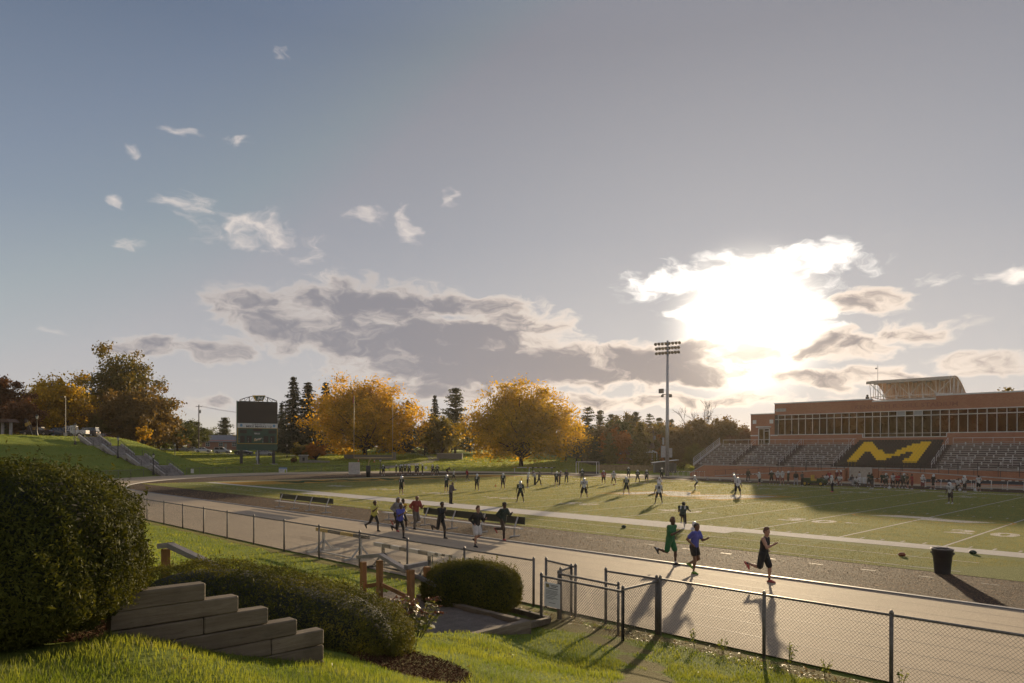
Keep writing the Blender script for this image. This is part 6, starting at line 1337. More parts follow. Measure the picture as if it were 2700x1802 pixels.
# ---- runners on the near track
RUN = lambda **k: dict(dict(bulk=1.1, lean=8, helmet=False, h=.022, hair=.012, sleeve=.6, short=.7, loose=.016), **k)
BK1 = dict(L=(20, 22, 3), R=(-10, 92, 3), fR=60, AL=(-45, 12, 95, 15), AR=(30, 10, 90, 25)); BK2 = dict(R=(12, 18, 3), L=(14, 75, 4), fL=40, AR=(-42, 12, 88, 15), AL=(24, 10, 85, 25)); BK3 = dict(R=(22, 20, 3), L=(-22, 62, 3), fL=62, fR=5, AR=(-40, 12, 90, 15), AL=(26, 10, 92, 25)); BK4 = dict(L=(30, 34, 3), R=(-28, 38, 3), fR=50, AL=(-35, 10, 85, 10), AR=(34, 8, 95, 20))
def run(u, v, P, label, top, bot, skin, sc, rz=.05, **kw): return person(G(u, v), rz, 'run' + label[:14], RUN(**P), label, top, bot, skin, scale=sc, **kw)
run(2013, 1537, dict(BK1, sleeve=0, short=.9, sl=.032, loose=.01, hair_top=1), 'runner in a black tank top and long black shorts with coral shoes', KB, KB, 'light', 1.02, shoe=SHOER, sock=KB, hair=HBR)
run(1830, 1513, dict(BK2, short=.55, sl=.04), 'runner in a royal blue tee and black shorts with lime shoes', KBL, KB, 'brown', 1.0, shoe=SHOEG, hair=HAIR)
run(1767, 1491, dict(BK1, short=.82, sl=.032, hair_top=1, loose=.024), 'runner in a kelly green tee and green shorts with white socks', KGN, KGN, 'dark', 1.02, shoe=SHOEB, sock=KW, hair=HRED)
run(1326, 1425.5, dict(BK3, sleeve=2, short=1.98, sl=.012, cap=1), 'runner in a forest green jacket and black cap', KG, CL('umber', (.055, .035, .025)), 'dark', 1.02, shoe=SHOER, hair=HAIR)
run(1256, 1443, dict(BK2, sleeve=2, short=.8, sl=.04, hair_top=1), 'runner in a black zip top and white shorts', KB, KW, 'light', 1.02, shoe=SHOEB, sock=KB, hair=HRED)
run(1162, 1421, dict(BK1, sleeve=2, short=1.98, sl=.008, loose=.008), 'runner in a tight black long sleeve top and black tights', KB, KB, 'dark', 1.02, shoe=SHOEB, sock=KW, hair=HAIR)
run(1096, 1396, dict(BK2, sleeve=1.6, short=1.9, sl=.02, hair=None), 'bald runner in a rust top with grey sleeves and grey joggers', KMA, CL('taupe', (.14, .12, .105)), 'brown', 1.03, shoe=SHOEB)
run(1060, 1398.5, dict(BK4, sleeve=1.4, short=.85, sl=.04, loose=.024), 'runner in a gold tee and black shorts', KY, KB, 'dark', .98, shoe=SHOEW, sock=KW, hair=HAIR)
run(1054, 1421, dict(BK1, short=1.95, sl=.006), 'runner in a royal blue tee and black leggings', KBL, KB, 'dark', .97, shoe=SHOEB, hair=HAIR)
run(1047, 1402, dict(BK3, sleeve=2, short=.9, hood=1, hair=.02), 'runner in a heather grey hoodie with the hood up', KGR, KB, 'brown', 1.02, shoe=SHOER, hair=KGR)
run(986, 1402, dict(BK4, short=1.95, sl=.008, tail=1), 'runner in a lemon yellow tee with a ponytail and black leggings', KYG, KB, 'dark', .95, shoe=SHOEB, hair=HAIR)
# ---- players and coaches on the field
kn = dict(POSE['kneel'], L=(90, 98, 8), R=(-2, 86, 6), fR=75, lean=34, AR=(62, 14, 8, -10), AL=(30, 16, 60, 20), hd=18)
t11 = person(G(1800, 1389), away - .35, 'kneel11', dict(kn, **dict(PLAY, short=1.05, helmet=False, hair=.02)), 'kneeling player wearing dark number 11 with a helmet in hand', KG, KB, 'dark', SHOEW, number='11')
hp = G(1831, 1391); hm = person_meshes('spare', dict(POSE['stand'], **dict(PLAY, helmet=True)))
sv = hm['_S']['head']; t = thing('football_helmet', hp, 'white helmet held on the turf by the kneeling player', 'helmet', away); 
for nm_, mt in (('helmet', HELM), ('face_mask', MASK)):
    o = bpy.data.objects.new('shell' if nm_ == 'helmet' else nm_, hm[nm_]); COL.objects.link(o); o.parent = t; o.location = (-sv[0], -sv[1], -sv[2] + .16); hm[nm_].materials.append(mt) if not hm[nm_].materials else None
pl(1188.5, 1329.5, right_ + .5, 'chart', 'coach in a taupe pullover and black trousers reading on the sideline', CL('mauve_grey', (.10, .085, .09)), KB, 'dark', None, extra=dict(sleeve=2, short=1.98, sl=.03, loose=.035, bulk=1.12, hair=None), shoe=SHOEB)
pl(1058, 1305.5, away - .4, 'stand', 'player in dark number 11 jersey standing nearest the end zone', KG, KB, 'light', num='11')
pl(1177, 1299, away - .5, 'stand', 'player in dark number 24 jersey with a white waist behind the coach', KG, KB, 'light', num='24', extra=dict(lean=6))
pl(1196, 1270, right_, 'walk', 'bareheaded person in a white tee walking before the end zone', KW, KB, 'brown', None)
pl(1232, 1270, left_ + .5, 'walk', 'bareheaded player in a red jersey walking near the end zone', KR, KB, 'dark', None, extra=dict(pads=1, bulk=1.05))
pl(1257.5, 1294.5, away - .3, 'stand', 'player in a dark jersey with a white towel at the waist', KG, KB, 'dark', num='8', extra=dict(lean=5))
pl(1326, 1291, away - .2, 'stand', 'player in a dark number 9 jersey beyond number 30', KG, KB, 'brown', num='9', extra=dict(lean=9))
pl(1391, 1287, right_, 'stand', 'player in white facing the capped coach', KW, KB, 'brown', num='3', nc=KD, extra=dict(lean=12))
pl(1410.5, 1280, left_ - .4, 'chart', 'coach with a white cap in a pale grey sweater holding a sheet', CL('pale_grey', (.30, .30, .32)), KB, 'light', None, extra=dict(sleeve=2, short=1.98, cap=1), cap=KW, shoe=SHOEB)
pl(1421, 1279.5, right_, 'walk', 'coach in dark clothes stepping behind the white capped coach', KD, KB, 'brown', None, extra=dict(sleeve=1.2, short=1.98))
pl(1372, 1326, away, 'wide', 'player in dark number 30 jersey with white sleeves and long tights', KG, KB, 'dark', num='30', extra=dict(short=.85), sock=KB)
pl(1467.5, 1283.5, away - .3, 'stand', 'player in dark number 6 jersey with white socks', KG, KB, 'light', num='6', sock=KW)
pl(1475.5, 1280, right_, 'chart', 'coach in dark grey holding a white clipboard', KD, KB, 'light', None, extra=dict(sleeve=2, short=1.98, cap=1), cap=KW)
pl(1493.5, 1274.5, toward, 'cross', 'coach in a grey sweatshirt standing with folded arms', KD, KB, 'light', None, extra=dict(sleeve=2, short=1.98, cap=1), cap=KGR)
pl(1535, 1271.5, toward, 'hips', 'player in a dark jersey with hands on hips behind number 87', KG, KB, 'dark', num='45')
pl(1540, 1314, away, 'wide', 'broad player in white number 87 jersey and black shorts', KW, KB, 'brown', num='87', nc=KD, extra=dict(bulk=1.14, short=.95, sl=.05), sc=1.03)
pl(1591.5, 1277.5, toward, 'stand', 'player in a red number 18 jersey and white helmet', KR, KB, 'brown', num='18')
pl(1618, 1279, toward, 'wide', 'player in white number 4 jersey about to kick', KW, KB, 'light', num='4', nc=KD)
pl(1657, 1262.5, toward, 'stand', 'player in a dark jersey with a white front standing behind number 32', KG, KB, 'dark', num='5')
pl(1651.5, 1305.5, away, 'wide', 'player in dark number 32 jersey with white knee sleeves', KG, KB, 'light', num='32', sock=KW)
pl(1681, 1275, toward, 'wide', 'player in dark number 17 jersey with hands raised to the chest', KG, KB, 'dark', num='17', extra=dict(AL=(20, 16, 80, 30), AR=(20, 16, 80, 30)))
pl(1705, 1275, toward, 'stand', 'player in dark number 54 jersey left of the crouching lineman', KG, KB, 'light', num='54')
pl(1737, 1296, toward, 'ready', 'white shirted lineman crouching behind number 1', KW, KB, 'light', num='7', nc=KD)
pl(1744.5, 1266.5, toward, 'stand', 'player in dark number 77 jersey before the light tower', KG, KB, 'dark', num='77')
pl(1737, 1329, away, 'wide', 'player in white number 1 jersey with black sleeves', KW, KB, 'dark', num='1', nc=KD, extra=dict(lean=3, short=.85), sock=KB)
pl(1838, 1293, left_ - .3, 'ready', 'player in white leaning forward with hands on his thighs', KW, KB, 'brown', num='22', nc=KD, extra=dict(lean=34, L=(34, 44, 6), R=(34, 44, 6)), sock=KW)
pl(1938, 1287.5, left_, 'stand', 'player in all white half hidden behind number 2', KW, KW, 'light', extra=dict(lean=14, short=1.3)); pl(1940.5, 1296, left_, 'stand', 'white helmeted player squeezed between the two in white', KW, KB, 'dark', extra=dict(lean=16))
pl(1945, 1307.5, away - .5, 'wide', 'player in white number 2 jersey and long black shorts', KW, KB, 'dark', num='2', nc=KD, extra=dict(lean=10, short=1.0, sl=.05))
pl(2506, 1329, left_ + .3, 'stand', 'lone player in white with black shorts standing in the building shadow', KW, KB, 'dark', num='10', nc=KD, extra=dict(lean=10, short=.85), sock=KW)
pl(2194, 1298, left_, 'stand', 'player in white with black tights and hot pink shoes', KW, KB, 'dark', shoe=CL('pink', (.6, .08, .16)), extra=dict(short=1.9))
# ---- group behind the end zone
EZ = [(1010.5, 1254.5, 'stand', 'player in dark jersey alone beside the slim black post'), (1044, 1252.8, 'wide', 'bulky player in dark jersey with a swinging arm behind the end zone'), (1055.5, 1253, 'stand', 'dark jerseyed player overlapping his neighbour behind the end zone'), (1061, 1253, 'stand', 'dark jerseyed player pressed between two taller teammates'),
      (1068, 1252, 'stand', 'dark jerseyed number 54 player in the tight cluster'), (1076.5, 1252, 'stand', 'taller dark jerseyed player with a white towel'), (1079.5, 1252.5, 'wide', 'dark jerseyed player leaning on the taller player'), (1096, 1252, 'stand', 'dark jerseyed number 57 player hidden partly by number 58'), (1101, 1252.8, 'stand', 'dark jerseyed number 58 player with his back to his partner'),
      (1113.5, 1252, 'cross', 'dark jerseyed player folding his arms left of the white notice'), (1140, 1252.8, 'stand', 'slender dark jerseyed player right of the white notice'), (1148, 1254.5, 'bend', 'player bent double in dark jersey with white socks'), (1153, 1254.5, 'hips', 'dark jerseyed player behind the bent player'), (1177.5, 1252.8, 'bend', 'player in black bent double near the tree trunk')]
for i, (u, v, ps, lab) in enumerate(EZ): pl(u, v, [toward, right_, away, left_][i % 4] + .3 * math.sin(i * 2.3), ps, lab, KG if i < 13 else KB, KB, ['dark', 'brown', 'light'][i % 3], HELM if i not in (11, 13) else None, num=None if ps == 'bend' else str(50 + i), extra=dict(bulk=1.12, pads=1), sock=KW if i % 3 == 0 else None)
# ---- far sideline
SL = [(1972.5, 1270.5, 'stand', 'staff member all in black by the stand wall', KB, KB, None, toward, None), (2002.5, 1282.5, 'walk', 'player in white with black shorts walking along the far sideline', KW, KB, HELM, left_, None), (2034, 1278, 'hips', 'player in dark jersey with white trim and white socks on the sideline', KG, KB, HELM, toward, None),
      (2050.5, 1279, 'stand', 'player in white number 60 with maroon shorts', KW, KM, HELM, toward, '60'), (2062.5, 1279.5, 'stand', 'player in white number 71 beside number 60', KW, KM, HELM, toward, '71'), (2078, 1279, 'stand', 'tall player in all dark with his helmet tipped up', KG, KB, HELM, right_, None), (2098.5, 1280.5, 'stand', 'staff member in a black hoodie and pale grey trousers', KB, CL('pale_grey', (.30, .30, .32)), None, toward, None), (2115.5, 1281.5, 'cross', 'staff member with white sleeves standing by the cart', KD, KB, None, left_, None),
      (2166, 1282, 'sit', 'seated player in white socks right of the cart', KG, KB, None, toward, None), (2178, 1280, 'kneel', 'crouching player in white beside the seated ones', KW, KB, None, toward, None), (2186, 1277, 'stand', 'player in a red practice shirt behind the pink shod player', KR, KB, None, toward, None), (2206, 1276, 'stand', 'player in maroon with a white helmet in the rear pair', KM, KB, HELM, toward, None), (2218, 1275, 'stand', 'taller player in maroon with a white helmet in the rear pair', KM, KM, HELM, left_, None), (2213, 1283, 'kneel', 'player in white kneeling before the maroon pair', KW, KM, None, toward, None),
      (2243, 1279, 'sit', 'person in dark seated by himself on a pale chair', KD, CL('pale_grey', (.30, .30, .32)), None, toward, None), (2256, 1286, 'sit', 'player in white seated left of the coolers', KW, KB, None, toward, None), (2267, 1280, 'stand', 'person in a white jacket bending by the coolers', KW, KB, None, left_, None), (2291, 1284.5, 'cross', 'staff member in dark number 5 shirt before the cream door', KG, KB, None, toward, '5'), (2299.5, 1289.5, 'cross', 'staff member in dark shirt and grey shorts with folded arms', KG, KD, None, left_, None),
      (2327, 1285, 'stand', 'player in dark jersey behind the number 10 lineman', KG, KB, None, toward, None), (2336, 1288.5, 'cross', 'dark jerseyed lineman number 10 with folded arms', KG, KB, HELM, toward, '10'), (2354, 1288, 'stand', 'player in white number 24 next to the red shirt', KW, KB, None, toward, '24'), (2366.5, 1289, 'cross', 'player in red number 7 in the sideline group', KR, KB, None, toward, '7'), (2374, 1286, 'stand', 'person in dark clothes behind the red number 7', KD, KB, None, toward, None), (2383, 1288.5, 'stand', 'player in dark number 42 with a white helmet', KG, KB, HELM, toward, '42'), (2393, 1290, 'stand', 'staff member in olive right of number 42', CL('olive', (.05, .045, .03)), KB, None, left_, None),
      (2405, 1291.5, 'cross', 'player in red with folded arms ending the sideline group', KR, KM, None, left_, None), (2432.5, 1295, 'cross', 'player in white number 52 with folded arms and maroon shorts', KW, KM, HELM, toward, '52'), (2460, 1292, 'walk', 'player all in black with a white helmet striding by the bench', KB, KB, HELM, right_, None), (2525, 1296, 'kneel', 'player in white kneeling on the far sideline', KW, KB, None, toward, None), (2543.5, 1298.5, 'stand', 'player in white with white tights standing beside the kneeling one', KW, KB, HELM, left_, None), (2580.5, 1297, 'hips', 'player in white number 18 seen from behind near the navy bench', KW, KB, None, away, '18')]
for i, (u, v, ps, lab, tp, bt, hm_, rz, nb) in enumerate(SL):
    ex = dict(pads=1, bulk=1.06) if hm_ or tp is KW else dict(sleeve=1.9 if tp in (KB, KD) else .6, short=1.98 if bt is not KM and not hm_ and tp in (KB, KD) else .85, bulk=1.05)
    t = pl(u, v, rz + .25 * math.sin(i * 1.9), ps, lab, tp, bt, ['dark', 'brown', 'light'][(i * 5) % 3], hm_, num=nb, nc=KD if tp is KW else None, extra=ex, sock=KW if i % 2 == 0 and tp is not KB else None)
    if ps == 'sit':
        q = G(u, v); c_ = thing('folding_chair', q, ['dark folding chair under the player right of the cart', '', '', '', '', '', 'pale folding chair of the lone seated person', 'folding chair left of the coolers'][i - 8], 'chair', rz + .25 * math.sin(i * 1.9)); m = MB(); m.box((-.02, 0, .36), (.42, .44, .04)); m.build('seat', m_steel, c_); m = MB(); m.box((-.24, 0, .68), (.04, .44, .3)); m.build('backrest', m_steel, c_)
        for sx in (-.2, .16):
            for sy in (-.2, .2): m = MB(); m.tube([(sx, sy, 0), (sx, sy, .66 if sx < 0 else .36)], .014, 5); m.build('leg', m_steel, c_)
# helmets lying about
for u, v, lab in ((2531, 1297, 'white helmet on the ground beside the kneeling player'), (2571, 1296.5, 'white helmet lying by the feet of number 18'), (2345, 1290, 'white helmet hanging low in the sideline group')):
    t = thing('football_helmet', G(u, v), lab, 'helmet', u)
    for nm_ in ('helmet', 'face_mask'): o = bpy.data.objects.new('shell' if nm_ == 'helmet' else nm_, hm[nm_]); COL.objects.link(o); o.parent = t; o.location = (-sv[0], -sv[1], -sv[2] + .16)
# ================================================================ trees
m_bark = MAT('bark', (.055, .042, .034), .95, (.035, .027, .022), 6, bump=.6, bscale=12)
def limb(mb, a, b, r0, r1, sag=.1, n=4):
    a, b = np.array(a), np.array(b); L_ = np.linalg.norm(b - a); pts = []
    for k in range(n + 1):
        f = k / n; pts.append(a + (b - a) * f + np.array([random.uniform(-.04, .04) * L_, random.uniform(-.04, .04) * L_, sag * L_ * math.sin(pi * f)]) * (0 < k < n))
    mb.tube(pts, [r0 + (r1 - r0) * k / n for k in range(n + 1)], 5)
def broadleaf(seed, H, W, th, n_leaf, size, n_cl=60, top=.5, fill=.65, droop=0., rough_=.14, emin=-.8, fat=1.):
    random.seed(seed); r_ = np.random.default_rng(seed); tr = MB(); rt = max(.22, H * .022)
    tr.tube([(0, 0, -.6), (0, 0, .2), (.05, .02, th * .6), (0, .05, th), (.1, 0, H * .62)], [rt * 1.7, rt * 1.15, rt, rt * .85, rt * .2], 8)
    c = np.array([0, 0, th * .75 + (H - th * .75) * .46]); R_ = np.array([W / 2, W / 2, (H - th * .75) * .54]); CC = []; rc = []
    nb = max(10, n_cl // (3 if fat > 1.32 else 4))
    for i in range(nb):
        az_, e_ = 2.399 * i + r_.uniform(-.4, .4), math.asin(np.clip(emin + (1 - emin) * (i + .5) / nb + r_.uniform(-.08, .08), emin, 1)); d = np.array([math.cos(az_) * math.cos(e_), math.sin(az_) * math.cos(e_), math.sin(e_)])
        Lk = r_.uniform(.90 if fat > 1.32 else .68, 1.05) * (1 + rough_ * math.sin(3 * az_ + seed)); tip = d * R_ * Lk
        if tip[2] > 0: tip[:2] *= 1 - (1 - top) * (tip[2] / R_[2]) ** 2
        limb(tr, (0, 0, th * r_.uniform(.6, 1.15)), c + tip * .93, rt * .45, .03, .08)
        for f in (.34, .58, .80, 1.0):
            CC.append(tip * f + r_.normal(0, .045 * W, 3) * (1.3 - f * .5)); rc.append(W * r_.uniform(.075, .125) * (1.25 - .5 * f))
        if r_.random() < .35: CC.append(tip * r_.uniform(1.04, 1.16)); rc.append(W * r_.uniform(.025, .045))
    CC = np.array(CC); rc = np.array(rc) * fat; n_cl = len(CC)
    wgt = rc ** 2 * r_.uniform(.35, 1.3, n_cl); idx = r_.choice(n_cl, n_leaf, p=wgt / wgt.sum()); d = r_.normal(0, 1, (n_leaf, 3)); d /= np.linalg.norm(d, axis=1)[:, None]
    rr = r_.gamma(5., .19, n_leaf) * (.55 + .45 * fill); P = c + CC[idx] + d * (np.minimum(rr, 1.7) * rc[idx])[:, None] * np.array([1, 1, .75])
    if droop: P[:, 2] -= droop * np.hypot(P[:, 0], P[:, 1]) ** 2 / (W / 2) ** 2 * H * .12
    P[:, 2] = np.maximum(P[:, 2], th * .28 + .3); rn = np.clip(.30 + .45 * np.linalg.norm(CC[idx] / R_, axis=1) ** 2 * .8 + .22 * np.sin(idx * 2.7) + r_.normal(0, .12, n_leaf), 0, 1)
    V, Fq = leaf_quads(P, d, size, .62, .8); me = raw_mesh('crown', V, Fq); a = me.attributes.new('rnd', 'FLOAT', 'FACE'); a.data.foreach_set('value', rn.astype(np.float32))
    me.materials.append(m_bark); tm = raw_mesh('trunk', tr.v, tr.f); tm.materials.append(m_bark); return tm, me
def conifer(seed, H, W, th, whorls, per, size, kind='spruce'):
    random.seed(seed); r_ = np.random.default_rng(seed); tr = MB(); rt = H * .014; tr.tube([(0, 0, -.5), (0, 0, H * .5), (0, 0, H * .985)], [rt * 1.3, rt * .8, .02], 7); P = []; Nn = []
    for w_ in range(whorls):
        f = (w_ + r_.uniform(-.3, .3)) / whorls; f = min(max(f, 0), .995); z = th + (H - th) * f
        env = (1 - f) ** (.85 if kind == 'spruce' else .55) * W / 2 * (1 if kind == 'spruce' else r_.uniform(.55, 1.15)) + .25
        for k in range(per):
            a = 2 * pi * k / per + r_.uniform(0, 1.2) + w_; L_ = env * r_.uniform(.45, 1.18); dr = (-.32 if kind == 'spruce' else .10) * L_; t_ = np.linspace(.12, 1, max(4, int(L_ / size * 2.2)))
            q = np.stack([np.cos(a) * L_ * t_, np.sin(a) * L_ * t_, z + dr * t_ ** 1.3 + (.12 * L_ * t_ ** 3 if kind == 'spruce' else .06 * L_ * t_)], 1)
            m_ = 4 if kind == 'spruce' else 6; q = np.repeat(q, m_, 0) + r_.normal(0, 1, (len(q) * m_, 3)) * np.array([.20, .20, .15] if kind == 'spruce' else [.30, .30, .20]) * (.5 + L_ * .16); P.append(q); Nn.append(np.tile([math.cos(a) * .3, math.sin(a) * .3, 1.], (len(q), 1)))
            if w_ % 2 == 0: tr.tube([(0, 0, z), (math.cos(a) * L_ * .9, math.sin(a) * L_ * .9, z + dr * .8)], [.05, .012], 4)
    P = np.concatenate(P); Nn = np.concatenate(Nn); V, Fq = leaf_quads(P, Nn, size, .42, .45); me = raw_mesh('crown', V, Fq); a = me.attributes.new('rnd', 'FLOAT', 'FACE'); a.data.foreach_set('value', r_.uniform(0, 1, len(P)).astype(np.float32)); me.materials.append(m_bark); tm = raw_mesh('trunk', tr.v, tr.f); tm.materials.append(m_bark); return tm, me
def bare(seed, H):
    random.seed(seed); mb = MB(); tw = MB()
    def grow(p, d, L_, r0, lev):
        q = p + d * L_; mid = (p + q) / 2 + np.array([random.uniform(-.06, .06) * L_ for _ in range(3)]); (mb if lev < 2 else tw).tube([p, mid, q], [r0, r0 * .85, r0 * .7], 5 if lev < 2 else 3)
        if lev > 4: return
        for _ in range(3 if lev < 4 else 4):
            nd = d + np.array([random.gauss(0, .45), random.gauss(0, .45), random.gauss(.1, .25)]); nd /= np.linalg.norm(nd); grow(q if random.random() < .7 else mid, nd, L_ * random.uniform(.6, .82), r0 * .62, lev + 1)
    grow(np.array([0, 0, -.3]), np.array([0, 0, 1.]), H * .34, H * .016, 0); a = raw_mesh('trunk', mb.v, mb.f); b = raw_mesh('crown', tw.v, tw.f)
    for q in (a, b): q.materials.append(m_bark)
    return a, b
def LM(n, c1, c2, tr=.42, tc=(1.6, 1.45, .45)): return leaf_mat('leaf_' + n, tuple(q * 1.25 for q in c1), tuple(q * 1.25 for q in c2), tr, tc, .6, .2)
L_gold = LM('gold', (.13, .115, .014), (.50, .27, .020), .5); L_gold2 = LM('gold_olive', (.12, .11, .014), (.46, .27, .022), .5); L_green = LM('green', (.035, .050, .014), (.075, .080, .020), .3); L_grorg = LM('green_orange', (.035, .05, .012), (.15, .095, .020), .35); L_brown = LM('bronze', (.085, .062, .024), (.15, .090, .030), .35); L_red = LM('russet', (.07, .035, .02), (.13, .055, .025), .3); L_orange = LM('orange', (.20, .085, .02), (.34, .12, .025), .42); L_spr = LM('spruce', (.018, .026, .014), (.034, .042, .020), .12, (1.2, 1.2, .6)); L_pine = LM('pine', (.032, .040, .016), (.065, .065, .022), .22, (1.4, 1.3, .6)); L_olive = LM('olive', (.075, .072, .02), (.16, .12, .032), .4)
PR = {'maple': broadleaf(11, 22, 25, 3.4, 44000, .50, 170, .74, .8, .2, .05, -.9, 1.34), 'droop': broadleaf(23, 20, 24, 3.0, 44000, .48, 170, .74, .8, .5, .04, -.86, 1.34), 'big': broadleaf(31, 22, 18, 4, 24000, .48, 110, .6, .7, 0, .2, -.9, 1.25), 'round': broadleaf(41, 13, 14, 1.6, 19000, .44, 100, .65, .8, 0, .12, -.95, 1.3), 'mid': broadleaf(53, 15, 12, 2.2, 13000, .50, 64, .6, .75, 0, .18, -.92, 1.3), 'mid2': broadleaf(67, 14, 13, 1.8, 13000, .50, 64, .6, .75, 0, .2, -.92, 1.3), 'young': broadleaf(71, 4.4, 3.6, 1.4, 2600, .24, 30, .5, .7), 'shrub': broadleaf(83, 3.6, 5.2, .3, 6000, .28, 40, .8, .85), 'sparse': broadleaf(91, 15, 11, 4.5, 3800, .40, 40, .6, .6, 0, .2),
      'spruce': conifer(5, 22, 10, .6, 44, 8, .66), 'spruce2': conifer(6, 22, 9, .5, 42, 9, .66), 'pine': conifer(7, 19, 9, 2.5, 26, 7, .62, 'pine'), 'pine2': conifer(8, 20, 8, 7, 14, 6, .62, 'pine'), 'fir': conifer(9, 12, 9, .3, 22, 8, .56, 'pine'), 'bare': bare(3, 17), 'bare2': bare(4, 16)}
HT = {'maple': 22, 'droop': 20, 'big': 22, 'round': 13, 'mid': 15, 'mid2': 14, 'young': 4.4, 'shrub': 3.6, 'sparse': 15, 'spruce': 22, 'spruce2': 22, 'pine': 19, 'pine2': 20, 'fir': 12, 'bare': 17, 'bare2': 16}
def tree(kind, u, D_, v_top, label, mat, wk=1., group=None, cat='tree', name=None, H=None, xy=None):
    p = ZP(DP(u, 1189, D_)) if xy is None else ZP(xy)
    if H is None: H = CAM[2] + (HY + .0038 * (u - 1350) - v_top) * D_ / FPX - p[2]
    k = H / HT[kind]; t = thing(name or {'spruce': 'spruce_tree', 'spruce2': 'spruce_tree', 'pine': 'pine_tree', 'pine2': 'pine_tree', 'fir': 'fir_tree', 'bare': 'bare_tree', 'bare2': 'bare_tree', 'shrub': 'shrub'}.get(kind, 'autumn_tree'), p, label, cat, (u * 1.7) % 6.28, group); t.scale = (k * wk, k * wk, k)
    tm, cm = PR[kind]
    o = bpy.data.objects.new('trunk', tm); COL.objects.link(o); o.parent = t
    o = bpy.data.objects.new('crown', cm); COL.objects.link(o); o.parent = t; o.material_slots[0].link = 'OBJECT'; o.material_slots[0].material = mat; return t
TG = 'trees'
tree('mid', 5, 137, 990, 'thin russet tree at the hilltop edge', L_red, 1.05); tree('mid2', 62, 133, 1045, 'low dark russet tree behind the feather flag', L_red, 1.1); tree('round', 150, 150, 985, 'wide golden olive tree behind the hilltop car park', L_gold2, 1.05); tree('mid', 215, 160, 1030, 'golden tree edge beside the tall green tree', L_gold2, 1.)
tree('big', 322, 168, 916, 'tallest hilltop tree, dark green with an orange crown', L_grorg, .95); tree('round', 372, 152, 1016, 'rounded bronze tree in front of the tallest hilltop tree', L_brown, 1.05); tree('mid', 420, 178, 1040, 'dark green tree right of the rounded bronze tree', L_green, .8); tree('young', 379, 138, 1118, 'young orange tree planted on the hill slope', L_gold, 1.); tree('round', 255, 150, 1085, 'low yellow green tree above the stairs', L_olive, .8)
tree('mid2', 468, 215, 1098, 'dark green tree above the kerbside cars', L_green, 1.2); tree('mid', 510, 225, 1106, 'dark tree beside the utility pole', L_green, 1.3); tree('fir', 592, 285, 1100, 'broad dark evergreen behind the low brick house', L_pine, 1.)
tree('spruce', 773, 215, 993, 'tallest dark spruce right of the scoreboard', L_spr, 1.25); tree('spruce2', 812, 208, 1008, 'dense dark spruce beside the tallest spruce', L_spr, 1.6); tree('spruce', 858, 228, 1008, 'dark spruce rising behind the golden maple', L_spr, 1.3); tree('spruce2', 742, 232, 1062, 'slim spruce tucked behind the scoreboard', L_spr, 1.1); tree('spruce2', 1028, 232, 1040, 'spruce top showing above the golden maple', L_spr, 1.1); tree('spruce', 1075, 236, 1056, 'spruce at the right shoulder of the golden maple', L_spr, .9)
tree('maple', 963, 181, 1004, 'great golden orange maple behind the goalpost', L_gold, 1.22); tree('spruce', 1146, 222, 1042, 'dark spruce left of the tall fir', L_spr, 1.); tree('pine', 1200, 218, 1020, 'tall dark fir between the two golden trees', L_pine, 1.1); tree('mid2', 1165, 188, 1085, 'half bare olive tree by the winding path', L_olive, 1.0); tree('mid', 1120, 205, 1120, 'low olive tree beyond the winding path', L_brown, .9)
tree('droop', 1374, 166, 1012, 'great drooping golden tree beyond the end zone', L_gold2, 1.12)
tree('shrub', 795, 173, 1168, 'brown green shrub behind the stone marker', L_olive, 1.0, None, 'bush'); tree('shrub', 833, 172, 1166, 'orange brown shrub beside the stone marker', L_orange, .95, None, 'bush'); tree('shrub', 1672, 160, 1222, 'low green shrub behind the board fence', L_green, 1.3, None, 'bush'); tree('shrub', 775, 160, 1205, 'small dark red shrub at the foot of the stone marker', L_red, .8, None, 'bush')
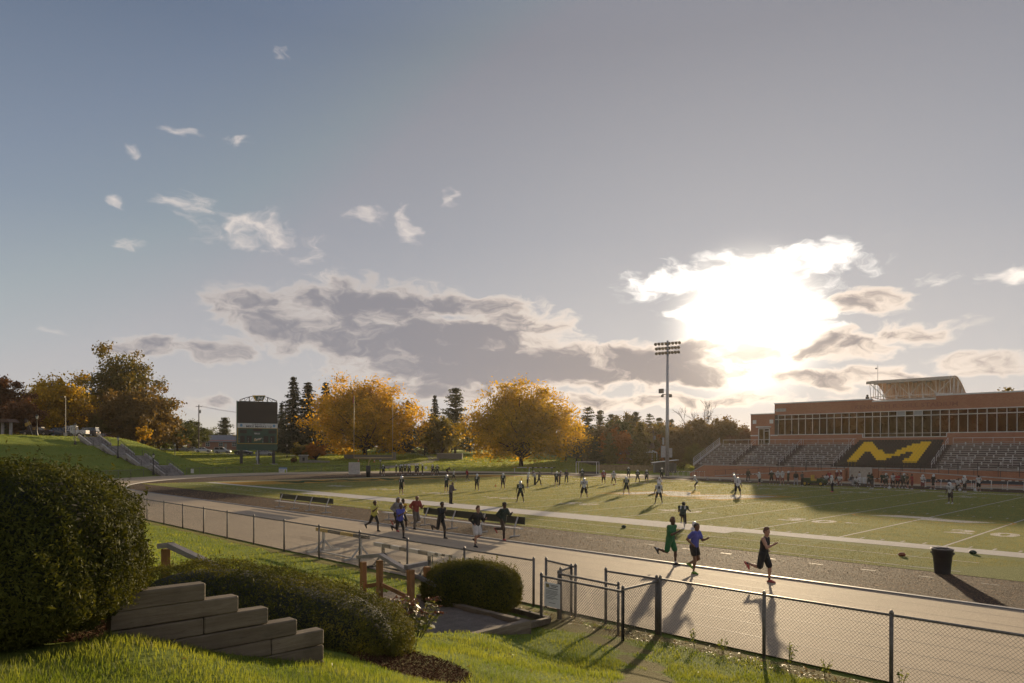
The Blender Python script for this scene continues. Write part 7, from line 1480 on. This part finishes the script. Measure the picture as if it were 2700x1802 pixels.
for kd, u, D_, v, lab, mt, wk in (('pine2', 1492, 205, 1080, 'thin tall pine right of the drooping golden tree', L_pine, .9), ('pine2', 1549, 200, 1070, 'crooked tall pine with a flat crown', L_pine, 1.05), ('pine', 1582, 212, 1080, 'dense pine beside the flat crowned pine', L_pine, .9), ('pine', 1612, 226, 1090, 'middling pine in the wood edge', L_pine, 1.), ('mid', 1650, 222, 1085, 'orange tinged tree between the pines', L_grorg, .9), ('pine', 1676, 215, 1084, 'tall pine above the porch house', L_pine, .95), ('pine2', 1712, 208, 1088, 'slender pine left of the light tower', L_pine, .9), ('pine', 1738, 222, 1100, 'pine just left of the light tower', L_pine, 1.), ('pine', 1770, 230, 1104, 'pine just right of the light tower', L_pine, 1.), ('mid2', 1622, 192, 1122, 'orange tree glowing above the brick house roofs', L_orange, 1.1), ('fir', 1690, 178, 1112, 'pale green spreading fir beside the porch', L_olive, .85), ('fir', 1606, 185, 1140, 'low spreading fir left of the brick house', L_olive, .9), ('pine', 1520, 190, 1120, 'dark pine behind the white framed goal', L_pine, 1.1), ('fir', 1570, 180, 1165, 'dark low fir behind the goal', L_pine, 1.2), ('mid', 1755, 195, 1140, 'russet tree behind the light tower', L_orange, .9), ('mid2', 1805, 185, 1112, 'olive brown tree right of the light tower', L_brown, 1.1), ('mid', 1850, 178, 1098, 'olive brown tree before the bare branches', L_brown, 1.1), ('mid2', 1895, 172, 1090, 'dense bronze tree left of the brick annex', L_brown, 1.1), ('mid', 1935, 165, 1106, 'bronze tree hiding behind the end of the stands', L_brown, 1.1), ('mid2', 1972, 160, 1120, 'russet tree touching the annex corner', L_red, 1.1), ('bare', 1812, 200, 1066, 'bare branched tree above the bronze trees', m_bark, .95), ('bare2', 1862, 195, 1066, 'bare branched tree right of its bare neighbour', m_bark, .95), ('round', 1835, 160, 1170, 'low olive tree beside the stand railing', L_olive, .9), ('round', 1780, 165, 1175, 'low russet thicket tree under the bare trees', L_brown, .9), ('round', 1900, 150, 1160, 'low bronze tree touching the stand railing', L_brown, .8)):
    tree(kd, u, D_, v, lab, mt, wk)
for kd, u, v, lab, mt in (('mid2', 1535, 1112, 'rounded olive tree under the crooked tall pine', L_olive), ('round', 1590, 1118, 'rounded bronze tree between the pine trunks', L_brown), ('mid', 1640, 1104, 'rounded green tree rising behind the brick house', L_green), ('round', 1700, 1116, 'rounded bronze tree behind the spreading fir', L_brown), ('mid2', 1752, 1110, 'rounded olive tree directly behind the light tower', L_olive), ('round', 1788, 1118, 'rounded bronze tree left of the bare branches', L_brown)): tree(kd, u, 198, v, lab, mt, 1.15)
for kd, u, D_, v, lab, mt in (('sparse', 2435, 132, 985, 'thin leafy tree top peeking over the roof canopy', L_brown), ('sparse', 2570, 126, 1010, 'sparse bronze tree behind the stadium roof', L_brown), ('sparse', 2650, 124, 998, 'sparse olive tree behind the roof end', L_olive), ('sparse', 2710, 122, 1004, 'sparse bronze tree beyond the roof end', L_brown)): tree(kd, u, D_, v, lab, mt, 1.1)
# woods closing the view behind the near trees
WN = ['dark wooded backdrop tree behind the hill', 'dark wooded backdrop tree behind the road', 'dark wooded backdrop tree behind the maples', 'dark wooded backdrop tree behind the pines']
for i, (u, v) in enumerate([(30, 1075), (110, 1080), (190, 1075), (270, 1090), (340, 1095), (440, 1118), (545, 1128), (640, 1150), (700, 1138), (760, 1130), (870, 1120), (930, 1128), (1000, 1118), (1060, 1110), (1110, 1122), (1180, 1105), (1240, 1112), (1300, 1105), (1380, 1112), (1450, 1110), (1500, 1115), (1560, 1118), (1620, 1118), (1680, 1120), (1740, 1122), (1800, 1125), (1860, 1128), (1920, 1130), (1980, 1135)]):
    D_ = 205 if u < 400 else 300 if u < 560 else 270; tree(['mid', 'mid2', 'round', 'pine'][i % 4], u, D_, v, WN[min(3, int(u / 500))], [L_green, L_brown, L_green, L_pine][(i * 7) % 4], 1.35, 'woods closing the view')
for i in range(30):
    u = 395 + i * 56 + (i * 37 % 23); D_ = 245 + (i * 53 % 40); tree(['round', 'mid2', 'round', 'fir'][i % 4], u, D_, 1142 + (i * 29 % 22), 'low dark thicket tree filling the wood edge', [L_green, L_brown, L_pine, L_green, L_olive][i % 5], 1.9, 'low trees of the wood edge')
# trees standing on the bank behind the camera, mirrored in the stadium windows
for i, (x, y) in enumerate(((-12, -70), (-30, -66), (-48, -72), (-66, -68), (-84, -74), (4, -76), (-102, -70), (-22, -92), (-58, -94))):
    tree(['maple', 'droop', 'big'][i % 3], 0, 0, 0, 'autumn tree on the bank mirrored in the stadium windows', [L_gold, L_orange, L_grorg][i % 3], 1., 'bank trees mirrored in the windows', H=20 + (i % 3) * 3, xy=(x, y))
# ================================================================ evening haze
mb = MB(); mb.b2(-4100, 4100, -4100, 4100, -1.5, 48)
hz = mb.build('haze', []); hm_ = bpy.data.materials.new('evening_haze'); hm_.use_nodes = True; t = hm_.node_tree; t.nodes.clear()
pv = t.nodes.new('ShaderNodeVolumePrincipled'); pv.inputs['Density'].default_value = .00008; pv.inputs['Anisotropy'].default_value = .55; pv.inputs['Color'].default_value = (1., .93, .84, 1)
t.links.new(pv.outputs[0], t.nodes.new('ShaderNodeOutputMaterial').inputs['Volume']); hz.data.materials.append(hm_); tag(hz, 'thin warm evening haze in the air', 'haze', kind='stuff')
